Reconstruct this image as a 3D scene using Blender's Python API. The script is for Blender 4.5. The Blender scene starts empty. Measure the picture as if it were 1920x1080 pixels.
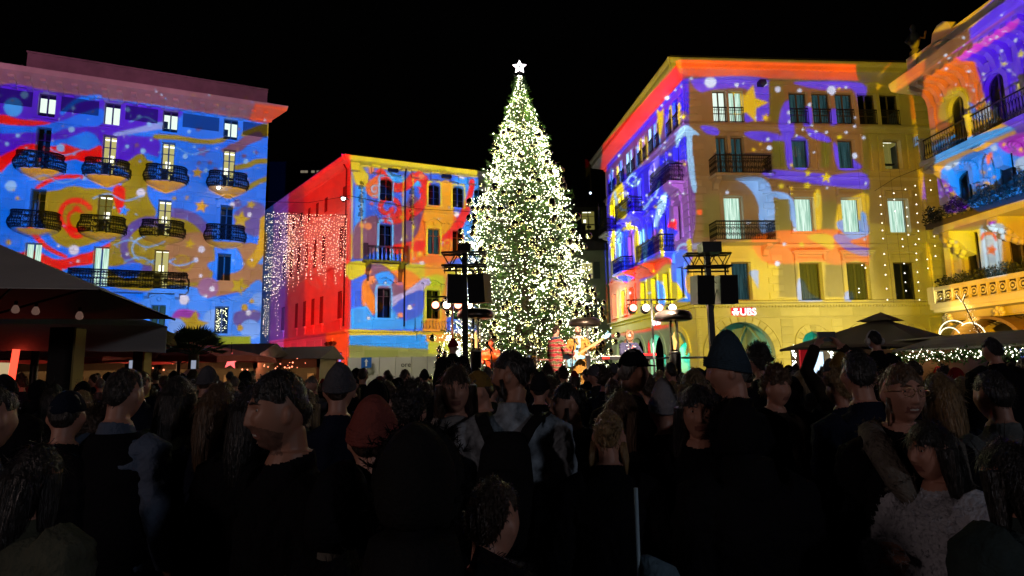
import bpy, bmesh, math, random
import numpy as np
from mathutils import Vector, Matrix
from mathutils import noise as mnoise
random.seed(7)
PI = math.pi
# ------------------------------------------------------------------ camera, sky, exposure
sc = bpy.context.scene
COL = sc.collection
FPX, TH, RO, CZ = 1120.0, math.atan(150/1120.0), 0.016, 1.78
cd = bpy.data.cameras.new('camera'); cam = bpy.data.objects.new('camera', cd); COL.objects.link(cam)
cd.lens = 36*FPX/1920; cd.sensor_width = 36; cd.clip_start = 0.05; cd.clip_end = 3000
cam.matrix_world = Matrix.Translation((0, 0, CZ)) @ Matrix.Rotation(PI/2+TH, 4, 'X') @ Matrix.Rotation(-RO, 4, 'Z')
sc.camera = cam
w = bpy.data.worlds.new('World'); sc.world = w; w.use_nodes = True
nt = w.node_tree; bg = nt.nodes['Background']
sky = nt.nodes.new('ShaderNodeTexSky'); sky.sky_type = 'NISHITA'; sky.sun_disc = False
sky.sun_elevation = math.radians(-4); sky.sun_rotation = math.radians(200); sky.air_density = 2.0
nt.links.new(sky.outputs[0], bg.inputs[0]); bg.inputs[1].default_value = 0.03
sd = bpy.data.lights.new('moon', 'SUN'); sd.energy = 0.002; sd.angle = math.radians(0.5); sd.color = (0.7, 0.8, 1.0)
so = bpy.data.objects.new('moon', sd); so.rotation_euler = (math.radians(40), 0, math.radians(200-180)); COL.objects.link(so)
sc.view_settings.view_transform = 'Standard'; sc.view_settings.look = 'None'
sc.view_settings.exposure = 0; sc.view_settings.gamma = 1
sc.cycles.use_denoising = True
sc.cycles.max_bounces = 5; sc.cycles.diffuse_bounces = 2; sc.cycles.glossy_bounces = 2
sc.cycles.transparent_max_bounces = 12; sc.cycles.transmission_bounces = 3
sc.cycles.sample_clamp_indirect = 4; sc.cycles.caustics_reflective = False; sc.cycles.caustics_refractive = False
sc.cycles.use_light_tree = True

# ------------------------------------------------------------------ survey of the square: sight lines -> places
CAMP = np.array([0, 0, CZ])
def sight(px, py):
    x = px-960.; y = 540.-py
    c, s = math.cos(RO), math.sin(RO)
    x, y = c*x+s*y, -s*x+c*y
    ct, st = math.cos(TH), math.sin(TH)
    return np.array([x, ct*FPX-st*y, st*FPX+ct*y])
def atY(px, py, Y):
    r = sight(px, py); return Vector(CAMP+r*Y/r[1])
def project(X, Y, Z):
    Z = Z-CZ; ct, st = math.cos(TH), math.sin(TH)
    f = ct*Y+st*Z; v = -st*Y+ct*Z
    f = np.maximum(f, 1e-6)
    x = X/f*FPX; y = v/f*FPX
    c, s = math.cos(RO), math.sin(RO)
    return 960+c*x-s*y, 540-(s*x+c*y)
def srgb(r, g, b):
    f = lambda v: (v/255/12.92 if v/255 <= .04045 else ((v/255+.055)/1.055)**2.4)
    return (f(r), f(g), f(b))

class Facade:
    def __init__(s, ox, oy, ux, uy, sg):
        s.o = np.array([ox, oy]); L = math.hypot(ux, uy); s.u = np.array([ux, uy])/L
        n = np.array([s.u[1], -s.u[0]])
        if n @ (-s.o) < 0: n = -n
        s.n = n; s.sg = sg                       # sg = +1 where u runs to the right as seen from the square
        r = s.u*sg; s.rz = math.atan2(r[1], r[0])
    def hit(s, px, py, d=0.):
        r = sight(px, py); n = s.n
        t = ((s.o+n*d) @ n)/(r[:2] @ n); p = CAMP+r*t
        return float((p[:2]-s.o) @ s.u), float(p[2])
    def W(s, u, d, z):
        p = s.o+s.u*u+s.n*d; return Vector((p[0], p[1], z))
F1 = Facade(-16.9, 40.0, -.914, -.406, -1)
F2R = Facade(-11.62, 42.0, .916, .401, 1)
F2L = Facade(-11.62, 42.0, -.622, .783, -1)
F3F = Facade(10.78, 35.0, .9969, .0782, 1)
F3L = Facade(10.78, 35.0, -.132, .991, -1)
F4 = Facade(22.86, 31.0, .0349, -.9994, 1)

# ------------------------------------------------------------------ projector slides (drawn shape by shape, thrown from masts by the camera)
BL=(32,110,255); PU=(78,22,205); RE=(222,48,22); OL=(150,130,52); YE=(225,185,40); LB=(150,190,255); TA=(160,115,90); MP=(98,80,160)
MA=(115,75,110); OR=(240,120,25); WH=(215,225,255); DB=(30,40,215); VI=(95,70,215)
class Slide:
    def __init__(s): s.ops = []
    def add(s, kind, *a): s.ops.append((kind,)+a)
    def paint(s, X, Y):
        out = np.zeros(X.shape+(3,), np.float32)
        for op in s.ops:
            k, col = op[0], op[1]
            if k == 'poly':
                P = np.array(op[2], float); mk = inpoly(X, Y, P)
            elif k == 'disc':
                cx, cy, rx, ry = op[2]; mk = ((X-cx)/rx)**2+((Y-cy)/ry)**2 < 1
            elif k == 'band':
                P = np.array(op[2], float); wd = op[3]
                mk = np.zeros(X.shape, bool)
                bb = (X > P[:, 0].min()-wd) & (X < P[:, 0].max()+wd) & (Y > P[:, 1].min()-wd) & (Y < P[:, 1].max()+wd)
                if bb.any():
                    x = X[bb]; y = Y[bb]; m = np.zeros(x.shape, bool); n = len(P)-1
                    for i in range(n):
                        a = P[i]; b = P[i+1]; ab = b-a; L2 = max(ab @ ab, 1e-6)
                        t = np.clip(((x-a[0])*ab[0]+(y-a[1])*ab[1])/L2, 0, 1)
                        d2 = (x-a[0]-t*ab[0])**2+(y-a[1]-t*ab[1])**2
                        tt = (i+.5)/n; ww = wd*.5*(op[4] if len(op) > 4 else 1.0)**tt
                        m |= d2 < ww*ww
                    mk[bb] = m
            c = np.array(srgb(*col), np.float32)
            out[mk] = c
        g = .86+.16*np.sin(X*.013+1.3*np.sin(Y*.011))*np.sin(Y*.017+X*.006)+.07*np.sin(X*.071+Y*.05)*np.sin(Y*.063-X*.03)
        lum = (out @ np.array([.3, .6, .1], np.float32))[..., None]; out = np.maximum(lum+(out-lum)*1.22, 0)   # projector primaries are deep
        return out*g[..., None].astype(np.float32)
def inpoly(X, Y, P):
    m = np.zeros(X.shape, bool)
    bb = (X >= P[:, 0].min()) & (X <= P[:, 0].max()) & (Y >= P[:, 1].min()) & (Y <= P[:, 1].max())
    if not bb.any(): return m
    x = X[bb]; y = Y[bb]; r = np.zeros(x.shape, bool); j = len(P)-1
    for i in range(len(P)):
        xi, yi = P[i]; xj, yj = P[j]
        if yi != yj:
            r ^= ((yi > y) != (yj > y)) & (x < (xj-xi)*(y-yi)/(yj-yi)+xi)
        j = i
    m[bb] = r; return m
def smooth(P, closed=True, k=6):
    P = [np.array(p, float) for p in P]; n = len(P); out = []
    rng = range(n) if closed else range(n-1)
    for i in rng:
        g = lambda q: P[q % n] if closed else P[min(max(q, 0), n-1)]
        a, b, c, d = g(i-1), g(i), g(i+1), g(i+2)
        for q in range(k):
            t = q/k
            out.append(.5*((2*b)+(-a+c)*t+(2*a-5*b+4*c-d)*t*t+(-a+3*b-3*c+d)*t**3))
    if not closed: out.append(P[-1])
    return [tuple(p) for p in out]
def star_pts(cx, cy, r, rot=0, k=5, inner=.45, sx=1., shear=0.):
    o = []
    for i in range(2*k):
        a = rot+PI*i/k; q = r if i % 2 == 0 else r*inner
        x = q*math.sin(a)*sx; y = -q*math.cos(a)
        o.append((cx+x, cy+y+shear*x))
    return o
def spiral(cx, cy, r0, r1, a0, turns, n=40, sx=1., sy=1.):
    return [(cx+sx*(r0+(r1-r0)*i/n)*math.cos(a0+2*PI*turns*i/n), cy+sy*(r0+(r1-r0)*i/n)*math.sin(a0+2*PI*turns*i/n)) for i in range(n+1)]
def crop(s, ox, oy):
    return lambda x, y: (ox+x/s, oy+y/s)
K1 = crop(3.4286, 0, 60); K2 = crop(3.177, 0, 360); K3 = crop(2.511, 480, 270); K6 = crop(3.085, 1110, 110)
K7 = crop(3.723, 1110, 430); K8 = crop(3, 1440, 100); K9 = crop(3.375, 1440, 400); KA = crop(4.5, 1680, 0); KB = crop(4.5, 1680, 220)
def T(K, pts): return [K(*p) for p in pts]
def mk(S, K, sc_):
    def poly(col, pts, sm=True): S.add('poly', col, smooth(T(K, pts)) if sm else T(K, pts))
    def band(col, pts, wd, tp=1.0): S.add('band', col, smooth(T(K, pts), False), wd/sc_, tp)
    def disc(col, *l):
        for x, y, r in l:
            a, b = K(x, y); S.add('disc', col, (a, b, r/sc_, r/sc_))
    def star(col, *l):
        for x, y, r, ro in l:
            a, b = K(x, y); S.add('poly', col, star_pts(a, b, r/sc_, ro))
    return poly, band, disc, star
rs = random.Random(3)
# --- slide for the building on the left
S1 = Slide(); S1.add('poly', (40,118,255), [(-300,0),(560,0),(560,760),(-300,760)])
poly, band, disc, star = mk(S1, K1, 3.4286)
poly((120,75,95), [(-200,60),(1900,330),(1870,540),(1727,585),(1060,480),(640,425),(40,350),(-200,320)], False)
poly((200,80,60), [(1640,470),(1900,500),(1870,560),(1727,590),(1600,570)], False)
poly(PU, [(0,345),(350,388),(700,438),(1060,490),(1180,520),(1060,600),(900,640),(760,655),(900,670),(1020,690),(1020,800),(950,780),(880,790),(800,840),(700,850),(640,700),(560,640),(420,690),(340,700),(180,720),(0,800),(-100,600)])
poly(PU, [(0,640),(200,640),(230,720),(120,790),(0,860),(-60,760)])
band((50,120,255), [(400,520),(500,440),(640,420)], 30)
poly(RE, [(15,530),(120,560),(240,570),(330,585),(240,600),(120,600),(-60,590)])
poly(BL, [(-60,585),(120,603),(230,605),(380,575),(500,530),(640,490),(680,540),(640,600),(540,610),(420,622),(330,655),(200,645),(0,650)])
poly(RE, [(-40,830),(80,760),(180,720),(340,735),(400,715),(480,740),(560,760),(650,730),(650,830),(560,840),(480,820),(400,830),(330,790),(180,760),(60,850),(0,900)])
band(BL, [(340,705),(420,700),(500,690)], 22)
band((150,160,240), [(740,660),(900,628),(1040,600)], 24, 2.0)
band(OL, [(1000,672),(1150,680),(1260,700),(1360,705),(1450,690)], 32)
poly(OL, [(740,850),(820,830),(880,790),(920,785),(950,825),(985,835),(950,900),(1010,1100),(740,1100),(830,930)])
poly(OL, [(1740,590),(1690,590),(1560,640),(1545,672),(1740,672)], False)
band(MA, [(1450,750),(1530,740),(1580,700),(1660,670)], 60)
band(BL, [(1300,760),(1400,745),(1480,700)], 34)
band(OL, [(1520,872),(1600,855),(1650,832),(1740,830)], 34); band(OL, [(1600,1000),(1660,965),(1740,935)], 34)
star((50,130,255), (545,705,68,.25)); star((110,90,165), (1305,770,46,.3)); star((190,150,45), (1270,905,40,.1)); star(MA, (880,728,24,.2), (1170,990,16,0))
disc((90,160,255), (85,483,60)); disc(LB, (157,405,24),(460,627,20),(390,745,26),(115,665,14),(45,720,12),(817,735,12),(920,765,17),(540,935,18),(70,990,36),(850,982,18),(910,1030,32),(1190,800,16),(1580,832,16),(1215,640,12),(1325,890,14),(895,545,14),(820,500,16),(960,590,15),(470,490,13),(970,695,8),(475,785,9),(1540,1010,14),(1270,1000,14),(1420,880,9),(1250,740,8))
disc(MA, (1350,840,13),(1385,885,14),(1570,797,14),(1650,775,11),(1580,912,10),(1275,627,13),(1280,840,12))
band(RE, [(240,1000),(330,950),(420,930),(525,932)], 26)
poly(OL, [(310,1100),(370,1025),(450,992),(540,1000),(600,1040),(640,1100)])
poly, band, disc, star = mk(S1, K2, 3.177)
poly(OL, [(250,0),(620,-20),(700,60),(770,150),(700,230),(640,270),(560,305),(420,335),(330,295),(280,230),(230,150),(230,60)])
poly(OL, [(730,-60),(930,-30),(925,190),(1000,120),(1150,110),(1250,220),(1280,400),(1250,540),(1180,600),(900,600),(640,560),(640,440),(650,260),(740,130)])
poly((220,55,25), [(690,-40),(745,-20),(742,60),(712,130),(672,20)])
band((225,60,25), spiral(450,142,95,88,-.5,-.75), 30); band((225,60,25), spiral(470,150,80,35,1.8,.55), 24, .6); band((225,60,25), [(400,225),(440,262),(480,262)], 26)
star((225,60,25), (455,98,34,.1))
poly(RE, [(-80,290),(100,360),(200,345),(330,400),(450,382),(540,335),(640,290),(655,330),(600,350),(580,420),(430,445),(300,480),(-80,420)])
band(BL, [(170,255),(260,310),(370,352),(500,350),(610,305),(670,270)], 34)
band((225,60,25), [(180,225),(280,330),(390,385)], 40, .5)
poly(TA, [(1020,270),(1230,250),(1270,420),(1230,520),(1150,540),(1000,525),(980,400)])
poly(TA, [(1400,330),(1560,330),(1560,560),(1400,600),(1180,640),(1150,560),(1300,530)])
band((172,140,60), spiral(1090,415,60,8,0,1.7), 15)
poly((45,120,255), [(900,-60),(1330,-60),(1400,60),(1380,100),(1300,110),(1265,200),(1235,240),(1200,190),(1150,130),(1040,112),(935,115)])
band(MP, spiral(880,335,170,120,-.9,-.62), 62, .6); band(MP, [(1235,230),(1160,160),(1080,130),(1000,120)], 60)
band(LB, spiral(855,345,75,60,-1.5,-.5), 9)
poly(BL, [(640,450),(700,440),(800,420),(850,440),(800,520),(700,500)])
poly(MP, [(1400,120),(1520,60),(1590,120),(1540,260),(1440,230),(1400,190)]); poly(MP, [(1390,60),(1420,40),(1440,80),(1400,90)])
poly((60,130,255), [(1235,430),(1300,400),(1400,330),(1450,430),(1400,480),(1280,480)])
poly((80,140,255), [(880,600),(1100,560),(1250,600),(1330,640),(1440,600),(1560,540),(1570,960),(1300,900),(1000,860),(820,760)])
poly((80,140,255), [(1560,290),(1600,400),(1540,430),(1520,360)])
disc((150,105,150), (1240,570,62)); poly((150,60,175), [(1020,760),(1060,700),(1150,705),(1190,740),(1120,780),(1040,800)]); poly(MP, [(1400,720),(1500,700),(1560,730),(1500,800),(1400,790)])
disc((130,170,255), (1050,800,48),(1270,760,60),(1490,820,60),(1540,640,40)); star((180,150,60), (1150,790,95,.2)); star((175,150,60), (1425,560,62,.4))
star((225,170,45), (1200,85,46,.2)); star((190,160,60), (1495,75,32,.3),(1435,165,58,.2),(1130,310,36,.2)); star((170,150,80), (855,338,36,.1),(850,412,26,.3)); star((70,135,255), (737,110,36,.2))
band((205,160,45), [(1500,420),(1560,330),(1580,170)], 60)
disc((225,220,250), (440,345,30),(840,5,26),(1200,342,20),(1167,405,15),(1487,135,14),(757,370,10),(1263,578,16),(465,412,9),(1195,500,10),(1097,642,30),(1480,720,16),(1330,120,12),(1383,75,14),(350,322,9),(1500,405,8),(1225,620,10))
disc((190,150,60), (50,300,16),(1037,40,13),(105,38,12),(1115,30,9),(1457,687,20),(1500,650,14),(1430,810,18))
poly((140,100,190), [(1350,925),(1600,925),(1600,1200),(1350,1200)], False)
poly((140,150,50), [(1260,856),(1495,860),(1495,925),(1260,925)], False)
for x, y in ((262,905),(690,948),(1068,985),(1470,1020)): S1.add('poly', (215,160,25), T(K1, [(x-132,y-30),(x+125,y-20),(x+118,y+4),(x+70,y+30),(x+10,y+52),(x-20,y+50),(x-80,y+22),(x-128,y-6)]))
for x, y in ((205,232),(610,258),(965,288),(1345,312)): S1.add('poly', (190,150,50), T(K2, [(x-110,y-14),(x+105,y-8),(x+98,y+8),(x+40,y+26),(x-40,y+24),(x-100,y+4)]))
for i in range(150):
    x = rs.uniform(0, 505); y = rs.uniform(165, 640); S1.add('disc', rs.choice([(150,190,255),(200,210,255),(120,150,240),(180,140,70)]), (x, y, rs.uniform(.8, 2.2), rs.uniform(.8, 2.2)))
for i in range(9):
    x = rs.uniform(20, 480); y = rs.uniform(200, 600); S1.add('band', (120,170,250), smooth([(x,y),(x+30,y-9),(x+60,y+4),(x+95,y-6)], False), 2.2)
# --- slide for the corner building in the middle
S2 = Slide(); poly, band, disc, star = mk(S2, K3, 2.511)
poly((85,12,75), [(-60,200),(300,60),(420,40),(470,40),(455,1100),(-60,1100)], False)
poly((130,10,40), [(150,250),(460,40),(455,1100),(150,1100)], False)
poly((208,6,8), [(225,200),(460,30),(450,900),(230,900)], False)
poly((170,52,62), [(50,930),(440,880),(440,1100),(50,1100)], False)  # street light on the ground floor put into the slide
poly((235,85,50), [(330,890),(442,875),(442,1100),(330,1100)], False)
poly((55,95,225), [(449,60),(1200,150),(1200,900),(445,1000)], False)
poly((215,195,20), [(449,40),(1200,120),(1200,175),(720,130),(449,105)], False)
poly((215,190,25), [(449,60),(500,110),(530,150),(520,200),(465,180)]); 
poly((70,150,255), [(470,200),(520,200),(515,390),(465,385)], False)
poly((120,70,105), [(465,390),(570,340),(600,470),(580,500),(460,540)]); poly((100,60,110), [(640,250),(720,230),(790,300),(800,470),(650,480),(640,360)])
poly((60,100,230), [(560,150),(700,160),(720,260),(640,330),(560,330),(530,250)])
poly(OR, [(520,190),(580,150),(580,250),(530,240)]); poly((70,160,255), [(600,130),(720,160),(800,170),(780,200),(640,180)])
band(RE, spiral(622,300,20,62,.3,1.25), 24); band(RE, [(590,140),(640,200),(700,200),(740,160)], 44); band(RE, [(640,355),(720,330),(790,270),(800,190),(770,150)], 52, .8)
poly((235,120,25), [(800,300),(900,290),(960,380),(1000,500),(890,560),(760,560),(690,560),(700,500),(760,420)])
poly((235,165,30), [(870,180),(930,200),(920,400),(860,420),(800,380),(800,290),(870,290)])
band(RE, [(640,500),(760,480),(860,470),(940,400),(985,320),(1010,210)], 50, .8)
poly((60,150,255), [(940,165),(1100,200),(1100,420),(1040,560),(985,460),(980,380),(1020,330),(960,230)]); band(RE, [(985,320),(1010,230),(1020,180)], 26)
poly((215,195,25), [(445,556),(690,560),(700,640),(560,600),(445,640)]); poly((205,190,25), [(690,560),(900,570),(1200,590),(1200,640),(820,640),(740,680),(690,620)], False)
poly((235,135,30), [(500,660),(560,620),(700,590),(780,640),(780,660),(640,720),(560,800),(510,800)]); poly((125,80,110), [(520,590),(600,570),(700,690),(640,760),(560,720)])
poly((235,150,30), [(795,560),(900,560),(900,900),(790,900)], False); poly((190,200,40), [(780,640),(880,620),(880,700),(800,840),(780,800)])
band((190,175,225), [(640,745),(720,710),(800,650)], 44); poly((70,150,255), [(560,620),(620,600),(655,640),(600,672)])
poly((75,160,250), [(445,780),(520,760),(560,820),(640,800),(690,740),(700,740),(780,700),(790,870),(445,872)], False); poly((60,90,215), [(650,770),(700,720),(790,690),(780,800),(690,830)])
poly((230,200,30), [(440,872),(1200,900),(1200,950),(440,915)], False); poly((60,150,240), [(440,900),(810,900),(810,965),(440,950)], False); poly((235,150,30), [(800,895),(1200,895),(1200,940),(800,930)], False)
poly((125,125,70), [(440,945),(810,965),(1200,975),(1200,1100),(436,1100)], False); poly((190,185,20), [(810,930),(1200,930),(1200,990),(810,990)], False)
disc((245,150,110), (545,640,20),(528,600,16),(545,125,16),(500,385,12),(530,388,16),(780,155,12),(680,805,13)); disc((240,225,230), (725,770,12),(945,330,12),(780,560,10),(1010,260,8),(530,820,8),(610,700,9),(965,155,8))
star((235,200,60), (705,437,11,0),(742,392,12,.2),(770,520,16,.2),(800,493,10,0),(728,503,10,.3),(682,345,10,0)); star((235,110,30), (692,240,10,0),(660,215,8,0),(545,282,12,0),(712,170,8,0)); star(RE, (785,215,30,.2)); star((60,110,230),(685,660,14,0))
for x, y, w_, h in ((612,212,50,100),(840,240,50,100),(952,252,46,96),(610,460,52,160),(838,460,50,116),(602,748,56,136),(834,755,56,136)):
    c = (110,190,255) if x < 700 else (225,205,35); band(c, [(x-w_*.62,y+h*.56),(x-w_*.62,y-h*.5),(x-w_*.2,y-h*.62)], 9); band(c, [(x+w_*.62,y+h*.56),(x+w_*.62,y-h*.5),(x+w_*.2,y-h*.62)], 9)
for x in (452,500,694,740): band((225,205,60), [(x,150),(x-1,400),(x-2,540)], 5)
for i in range(70): disc(rs.choice([(250,190,90),(230,235,255),(245,120,50),(120,180,255)]), (rs.uniform(460,1000), rs.uniform(160,860), rs.uniform(2,6)))
band((150,200,255), spiral(560,215,6,30,0,1.3), 7); band((235,170,40), spiral(900,470,6,34,1,1.4), 8); band((245,120,60), spiral(680,640,5,26,2,1.2), 7)
# --- slide for the large building on the right
S3 = Slide(); S3.add('poly', (94,80,26), [(1000,0),(1900,0),(1900,760),(1000,760)])  # olive tones here and below put the street light into the slide
poly, band, disc, star = mk(S3, K6, 3.085)
poly((205,55,20), [(-80,600),(480,0),(560,-20),(560,130),(60,680),(-80,680)], False)
poly((150,60,75), [(120,560),(540,95),(560,110),(560,150),(300,400),(80,620)], False)
poly((240,105,18), [(480,-20),(1545,10),(1545,105),(1545,120),(545,95),(500,60)], False)
poly((112,78,46), [(545,95),(1570,150),(1560,1500),(560,1500)], False)
poly(VI, [(600,110),(1010,110),(1020,330),(940,360),(880,350),(900,180),(700,180),(620,190)]); poly((100,84,34), [(1020,130),(1110,130),(1120,370),(1030,370)], False)
poly(VI, [(1110,260),(1160,260),(1170,440),(1120,400)]); poly(VI, [(630,385),(720,400),(730,440),(660,430)]); poly(VI, [(880,430),(1000,420),(1130,460),(1120,480),(960,475)]); band(VI, [(1040,665),(1200,680),(1330,690)], 50)
poly((98,84,34), [(645,790),(735,790),(745,1030),(640,1030)], False); poly((98,84,34), [(1040,500),(1110,500),(1140,640),(1040,640)], False); poly((98,84,34), [(1055,810),(1145,810),(1150,1010),(1065,1010)], False)
star((222,185,30), (905,260,118,.25)); star((225,185,60), (1003,340,26,.3),(1095,738,20,0),(935,527,15,0)); star((235,190,40),(975,495,9,0),(1003,580,11,.2),(1155,750,16,0),(1155,615,12,0))
poly((140,185,255), [(830,690),(1010,700),(1060,930),(1000,935),(975,880),(940,790),(890,730)]); band((140,185,255), [(1000,800),(1060,785),(1130,805),(1160,860),(1180,960)], 34)
disc(WH, (685,135,34),(837,151,13),(998,142,17),(1075,178,16),(1200,185,13),(1140,312,11),(1142,366,10),(1018,466,9),(1026,516,14),(572,110,10),(782,773,10),(905,945,12),(1173,990,10),(1005,665,6),(1035,655,6),(875,142,6),(948,340,6))
disc((240,105,40), (622,888,16))
poly((225,120,50), [(1040,1020),(1400,1010),(1400,1140),(1200,1140),(1050,1110)]); poly((215,175,60), [(1000,1100),(1200,1130),(1230,1280),(1000,1300)])
# the long left side
poly((40,35,215), [(85,610),(525,120),(560,110),(560,1500),(90,1500)], False)
poly((90,60,130), [(300,420),(530,300),(545,420),(400,560),(250,640),(100,700),(100,640)]); poly((110,65,140), [(420,640),(560,600),(600,900),(560,1080),(440,1080),(450,820),(400,740)])
for i in range(15):
    x = 110+i*28+rs.uniform(-8,8); y = 640-(x-90)*1.05+rs.uniform(20,60)
    poly(rs.choice([(150,200,255),(60,90,240),(90,140,255),(230,205,40)]), [(x,y),(x+12,y-8),(x+14,y+90+rs.uniform(0,60)),(x+2,y+110)])
poly((165,205,250), [(482,470),(500,410),(545,382),(600,420),(622,445),(580,450),(588,600),(605,765),(575,740),(550,560),(545,450),(510,470),(490,520)])
poly((120,110,255),[(330,640),(385,560),(380,640),(340,760)]); poly((165,205,250),[(380,830),(430,770),(420,870),(380,960),(400,1080),(350,1080)])
poly((225,205,35), [(375,290),(395,310),(415,285),(412,360),(395,470),(380,420)],False); poly((220,200,40), [(120,760),(175,720),(185,900),(140,920),(100,880)]); poly((225,205,35), [(190,935),(205,955),(225,930),(222,985),(192,985)],False); poly((222,205,35), [(175,985),(260,975),(280,1080),(262,1200),(230,1090),(190,1100)])
band((165,205,250), [(130,770),(150,860),(185,870)], 12); band((165,205,250), spiral(235,700,40,16,0,1.2), 10)
poly((225,45,35), [(440,960),(485,930),(480,1030),(440,1040)]); band((150,190,255), [(380,700),(350,800),(300,870)], 12)
disc(WH, (435,225,14),(403,268,7),(482,180,6),(516,160,6),(368,645,9),(467,935,8),(460,1000,6),(530,780,7),(300,560,5),(155,560,10),(420,480,6),(345,910,6))
for i in range(60):
    x = rs.uniform(95,560); y = rs.uniform(640-(x-90)*1.0+40, 1080); q = rs.uniform(3,7); disc(rs.choice([WH,WH,(150,180,255)]), (x,y,q))
star((235,205,40), (530,335,18,0),(505,280,12,0),(450,555,14,0),(365,855,12,0),(320,1020,14,0),(110,900,18,0),(535,610,12,0)); star(WH,(195,780,20,0),(450,555,10,0))
poly, band, disc, star = mk(S3, K7, 3.723)
poly((30,50,230), [(110,60),(300,0),(580,0),(600,190),(480,200),(320,290),(110,330)]); 
for i in range(9):
    x = 130+i*42; poly([(230,205,40),(130,190,255),(35,60,225),(110,60,150)][i%4], [(x,20),(x+28,10),(x+30,180),(x+10,240),(x-5,120)])
poly((120,80,165), [(570,60),(690,0),(700,300),(640,320),(600,220)])
poly((225,75,25), [(120,370),(300,260),(480,200),(560,220),(530,300),(330,350),(240,420),(170,640),(125,640)]); poly((35,70,230), [(150,345),(220,320),(310,345),(280,368),(190,365)])
poly((185,170,30), [(120,500),(160,430),(250,400),(420,330),(560,250),(720,600),(730,640),(600,640),(130,700)]); poly((225,75,25), [(250,380),(330,350),(330,480),(280,600),(220,620)]); poly((225,90,25),[(130,420),(175,400),(170,640),(130,640)])
poly((95,155,255), [(450,360),(500,400),(510,520),(480,540),(455,470)]); poly((80,120,255), [(560,180),(620,140),(680,180),(690,330),(690,500),(600,380),(560,350)]); poly((50,130,230), [(570,540),(650,480),(720,530),(740,600),(660,600)])
band((175,200,255), spiral(640,150,42,48,PI,.5), 16)
poly((160,150,35), [(125,660),(330,600),(735,560),(735,640),(520,680),(130,745)], False); band((225,70,20), [(130,748),(330,715),(520,675),(650,655)], 20); poly((90,100,70), [(130,755),(520,690),(720,650),(725,1100),(130,1100)], False)
disc((200,220,255), (487,375,9),(400,445,10),(197,400,7),(265,445,7),(370,360,6),(199,525,5),(120,210,7),(480,30,7)); star((235,205,60),(432,290,14,0),(300,120,10,0),(345,640,10,0))
poly((195,155,40), [(720,480),(700,200),(850,120),(1300,60),(1500,160),(1500,500)]); poly((135,135,175), [(700,100),(860,90),(870,130),(700,140)]); poly((205,175,40), [(1100,160),(1300,150),(1420,240),(1420,470),(1140,470)])
poly((150,175,215), [(1095,300),(1150,285),(1210,340),(1250,470),(1180,440),(1120,340)]); poly((225,125,55), [(1225,40),(1500,30),(1500,210),(1380,180),(1290,140)]); disc(WH, (1345,103,9),(1293,235,18))
poly((215,195,30),[(660,90),(690,70),(700,180),(672,160)])
poly, band, disc, star = mk(S3, K8, 3)
poly((92,78,25), [(520,-20),(1100,-20),(1100,1100),(570,1100)], False)
poly(VI, [(150,160),(530,165),(515,300),(470,200),(300,205)]); poly(VI, [(85,290),(130,290),(140,500),(95,480),(60,400)]); poly(VI, [(200,310),(245,310),(245,400),(200,400)]); poly(VI,[(350,320),(390,320),(390,395),(350,395)]); poly(VI, [(220,420),(300,450),(350,480),(340,500),(240,470)]); poly(VI, [(-40,440),(60,460),(200,500),(60,490)])
poly((90,80,225), [(145,485),(215,485),(222,640),(150,640)]); poly(VI,[(100,440),(140,450),(135,640),(105,620)]); poly(VI,[(370,500),(420,560),(530,640),(400,650)])
poly(VI, [(-20,660),(120,665),(300,690),(520,670),(570,720),(565,760),(350,745),(120,715),(0,690)]); poly((90,84,36), [(25,490),(90,490),(95,640),(28,640)], False); poly((90,84,36),[(300,500),(352,500),(352,640),(300,640)],False)
poly((130,175,240), [(-40,800),(60,790),(140,840),(160,930),(130,940),(60,820),(30,820),(40,1000),(-40,1000)]); poly((95,84,36), [(35,820),(120,820),(130,1010),(40,1010)], False); poly((95,84,36), [(300,830),(385,830),(385,1010),(300,1010)], False)
poly((220,185,60), [(255,800),(295,780),(300,1000),(260,1010)]); poly((215,180,40), [(390,870),(420,840),(560,790),(570,1000),(390,1010)]); poly((100,160,245),[(520,900),(550,905),(560,1000),(530,1010)]); poly((100,160,245),[(390,950),(430,945),(430,990),(395,985)])
poly((228,110,45), [(-40,1020),(580,1020),(580,1200),(-40,1200)], False); poly((215,180,40), [(230,1010),(330,1000),(390,1060),(330,1100),(210,1080)]); poly((130,90,150), [(365,1040),(420,1010),(500,1060),(430,1090)])
disc(WH, (55,203,16),(177,210,13),(357,209,25),(234,290,11),(119,333,11),(120,386,9),(487,362,7),(490,408,8),(329,444,8),(440,444,8),(539,474,9),(271,440,8),(198,427,6),(160,462,6),(235,454,6),(550,732,8),(486,577,17),(259,557,6),(170,582,6),(153,992,9),(250,402,6),(438,192,8),(1,484,7),(17,667,6),(333,757,6))
star((222,200,80), (225,676,22,.1),(328,698,34,.1),(222,742,26,.2),(75,748,21,0),(172,533,19,.1),(404,473,20,.1),(133,629,15,0),(185,1070,20,0),(135,790,10,0),(400,198,10,0)); band((215,200,110),[(280,790),(285,830),(275,860)],18)
poly, band, disc, star = mk(S3, K9, 3.375)
poly((205,175,44), [(-60,300),(640,290),(650,560),(-60,560)], False); poly((228,112,48), [(-60,130),(640,120),(650,320),(560,300),(440,330),(300,300),(0,320)]); poly((218,185,45), [(245,150),(330,130),(410,150),(410,230),(340,200)])
poly((125,95,190), [(415,150),(470,130),(600,190),(670,240),(600,270),(480,220)]); poly((225,100,50),[(520,180),(600,150),(655,180),(640,220)]); poly((125,160,240), [(440,60),(520,40),(620,60),(640,130),(520,160)])
poly((110,92,36), [(65,320),(190,320),(190,530),(70,530)], False); poly((110,92,36), [(360,325),(480,325),(485,530),(362,530)], False)
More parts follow.
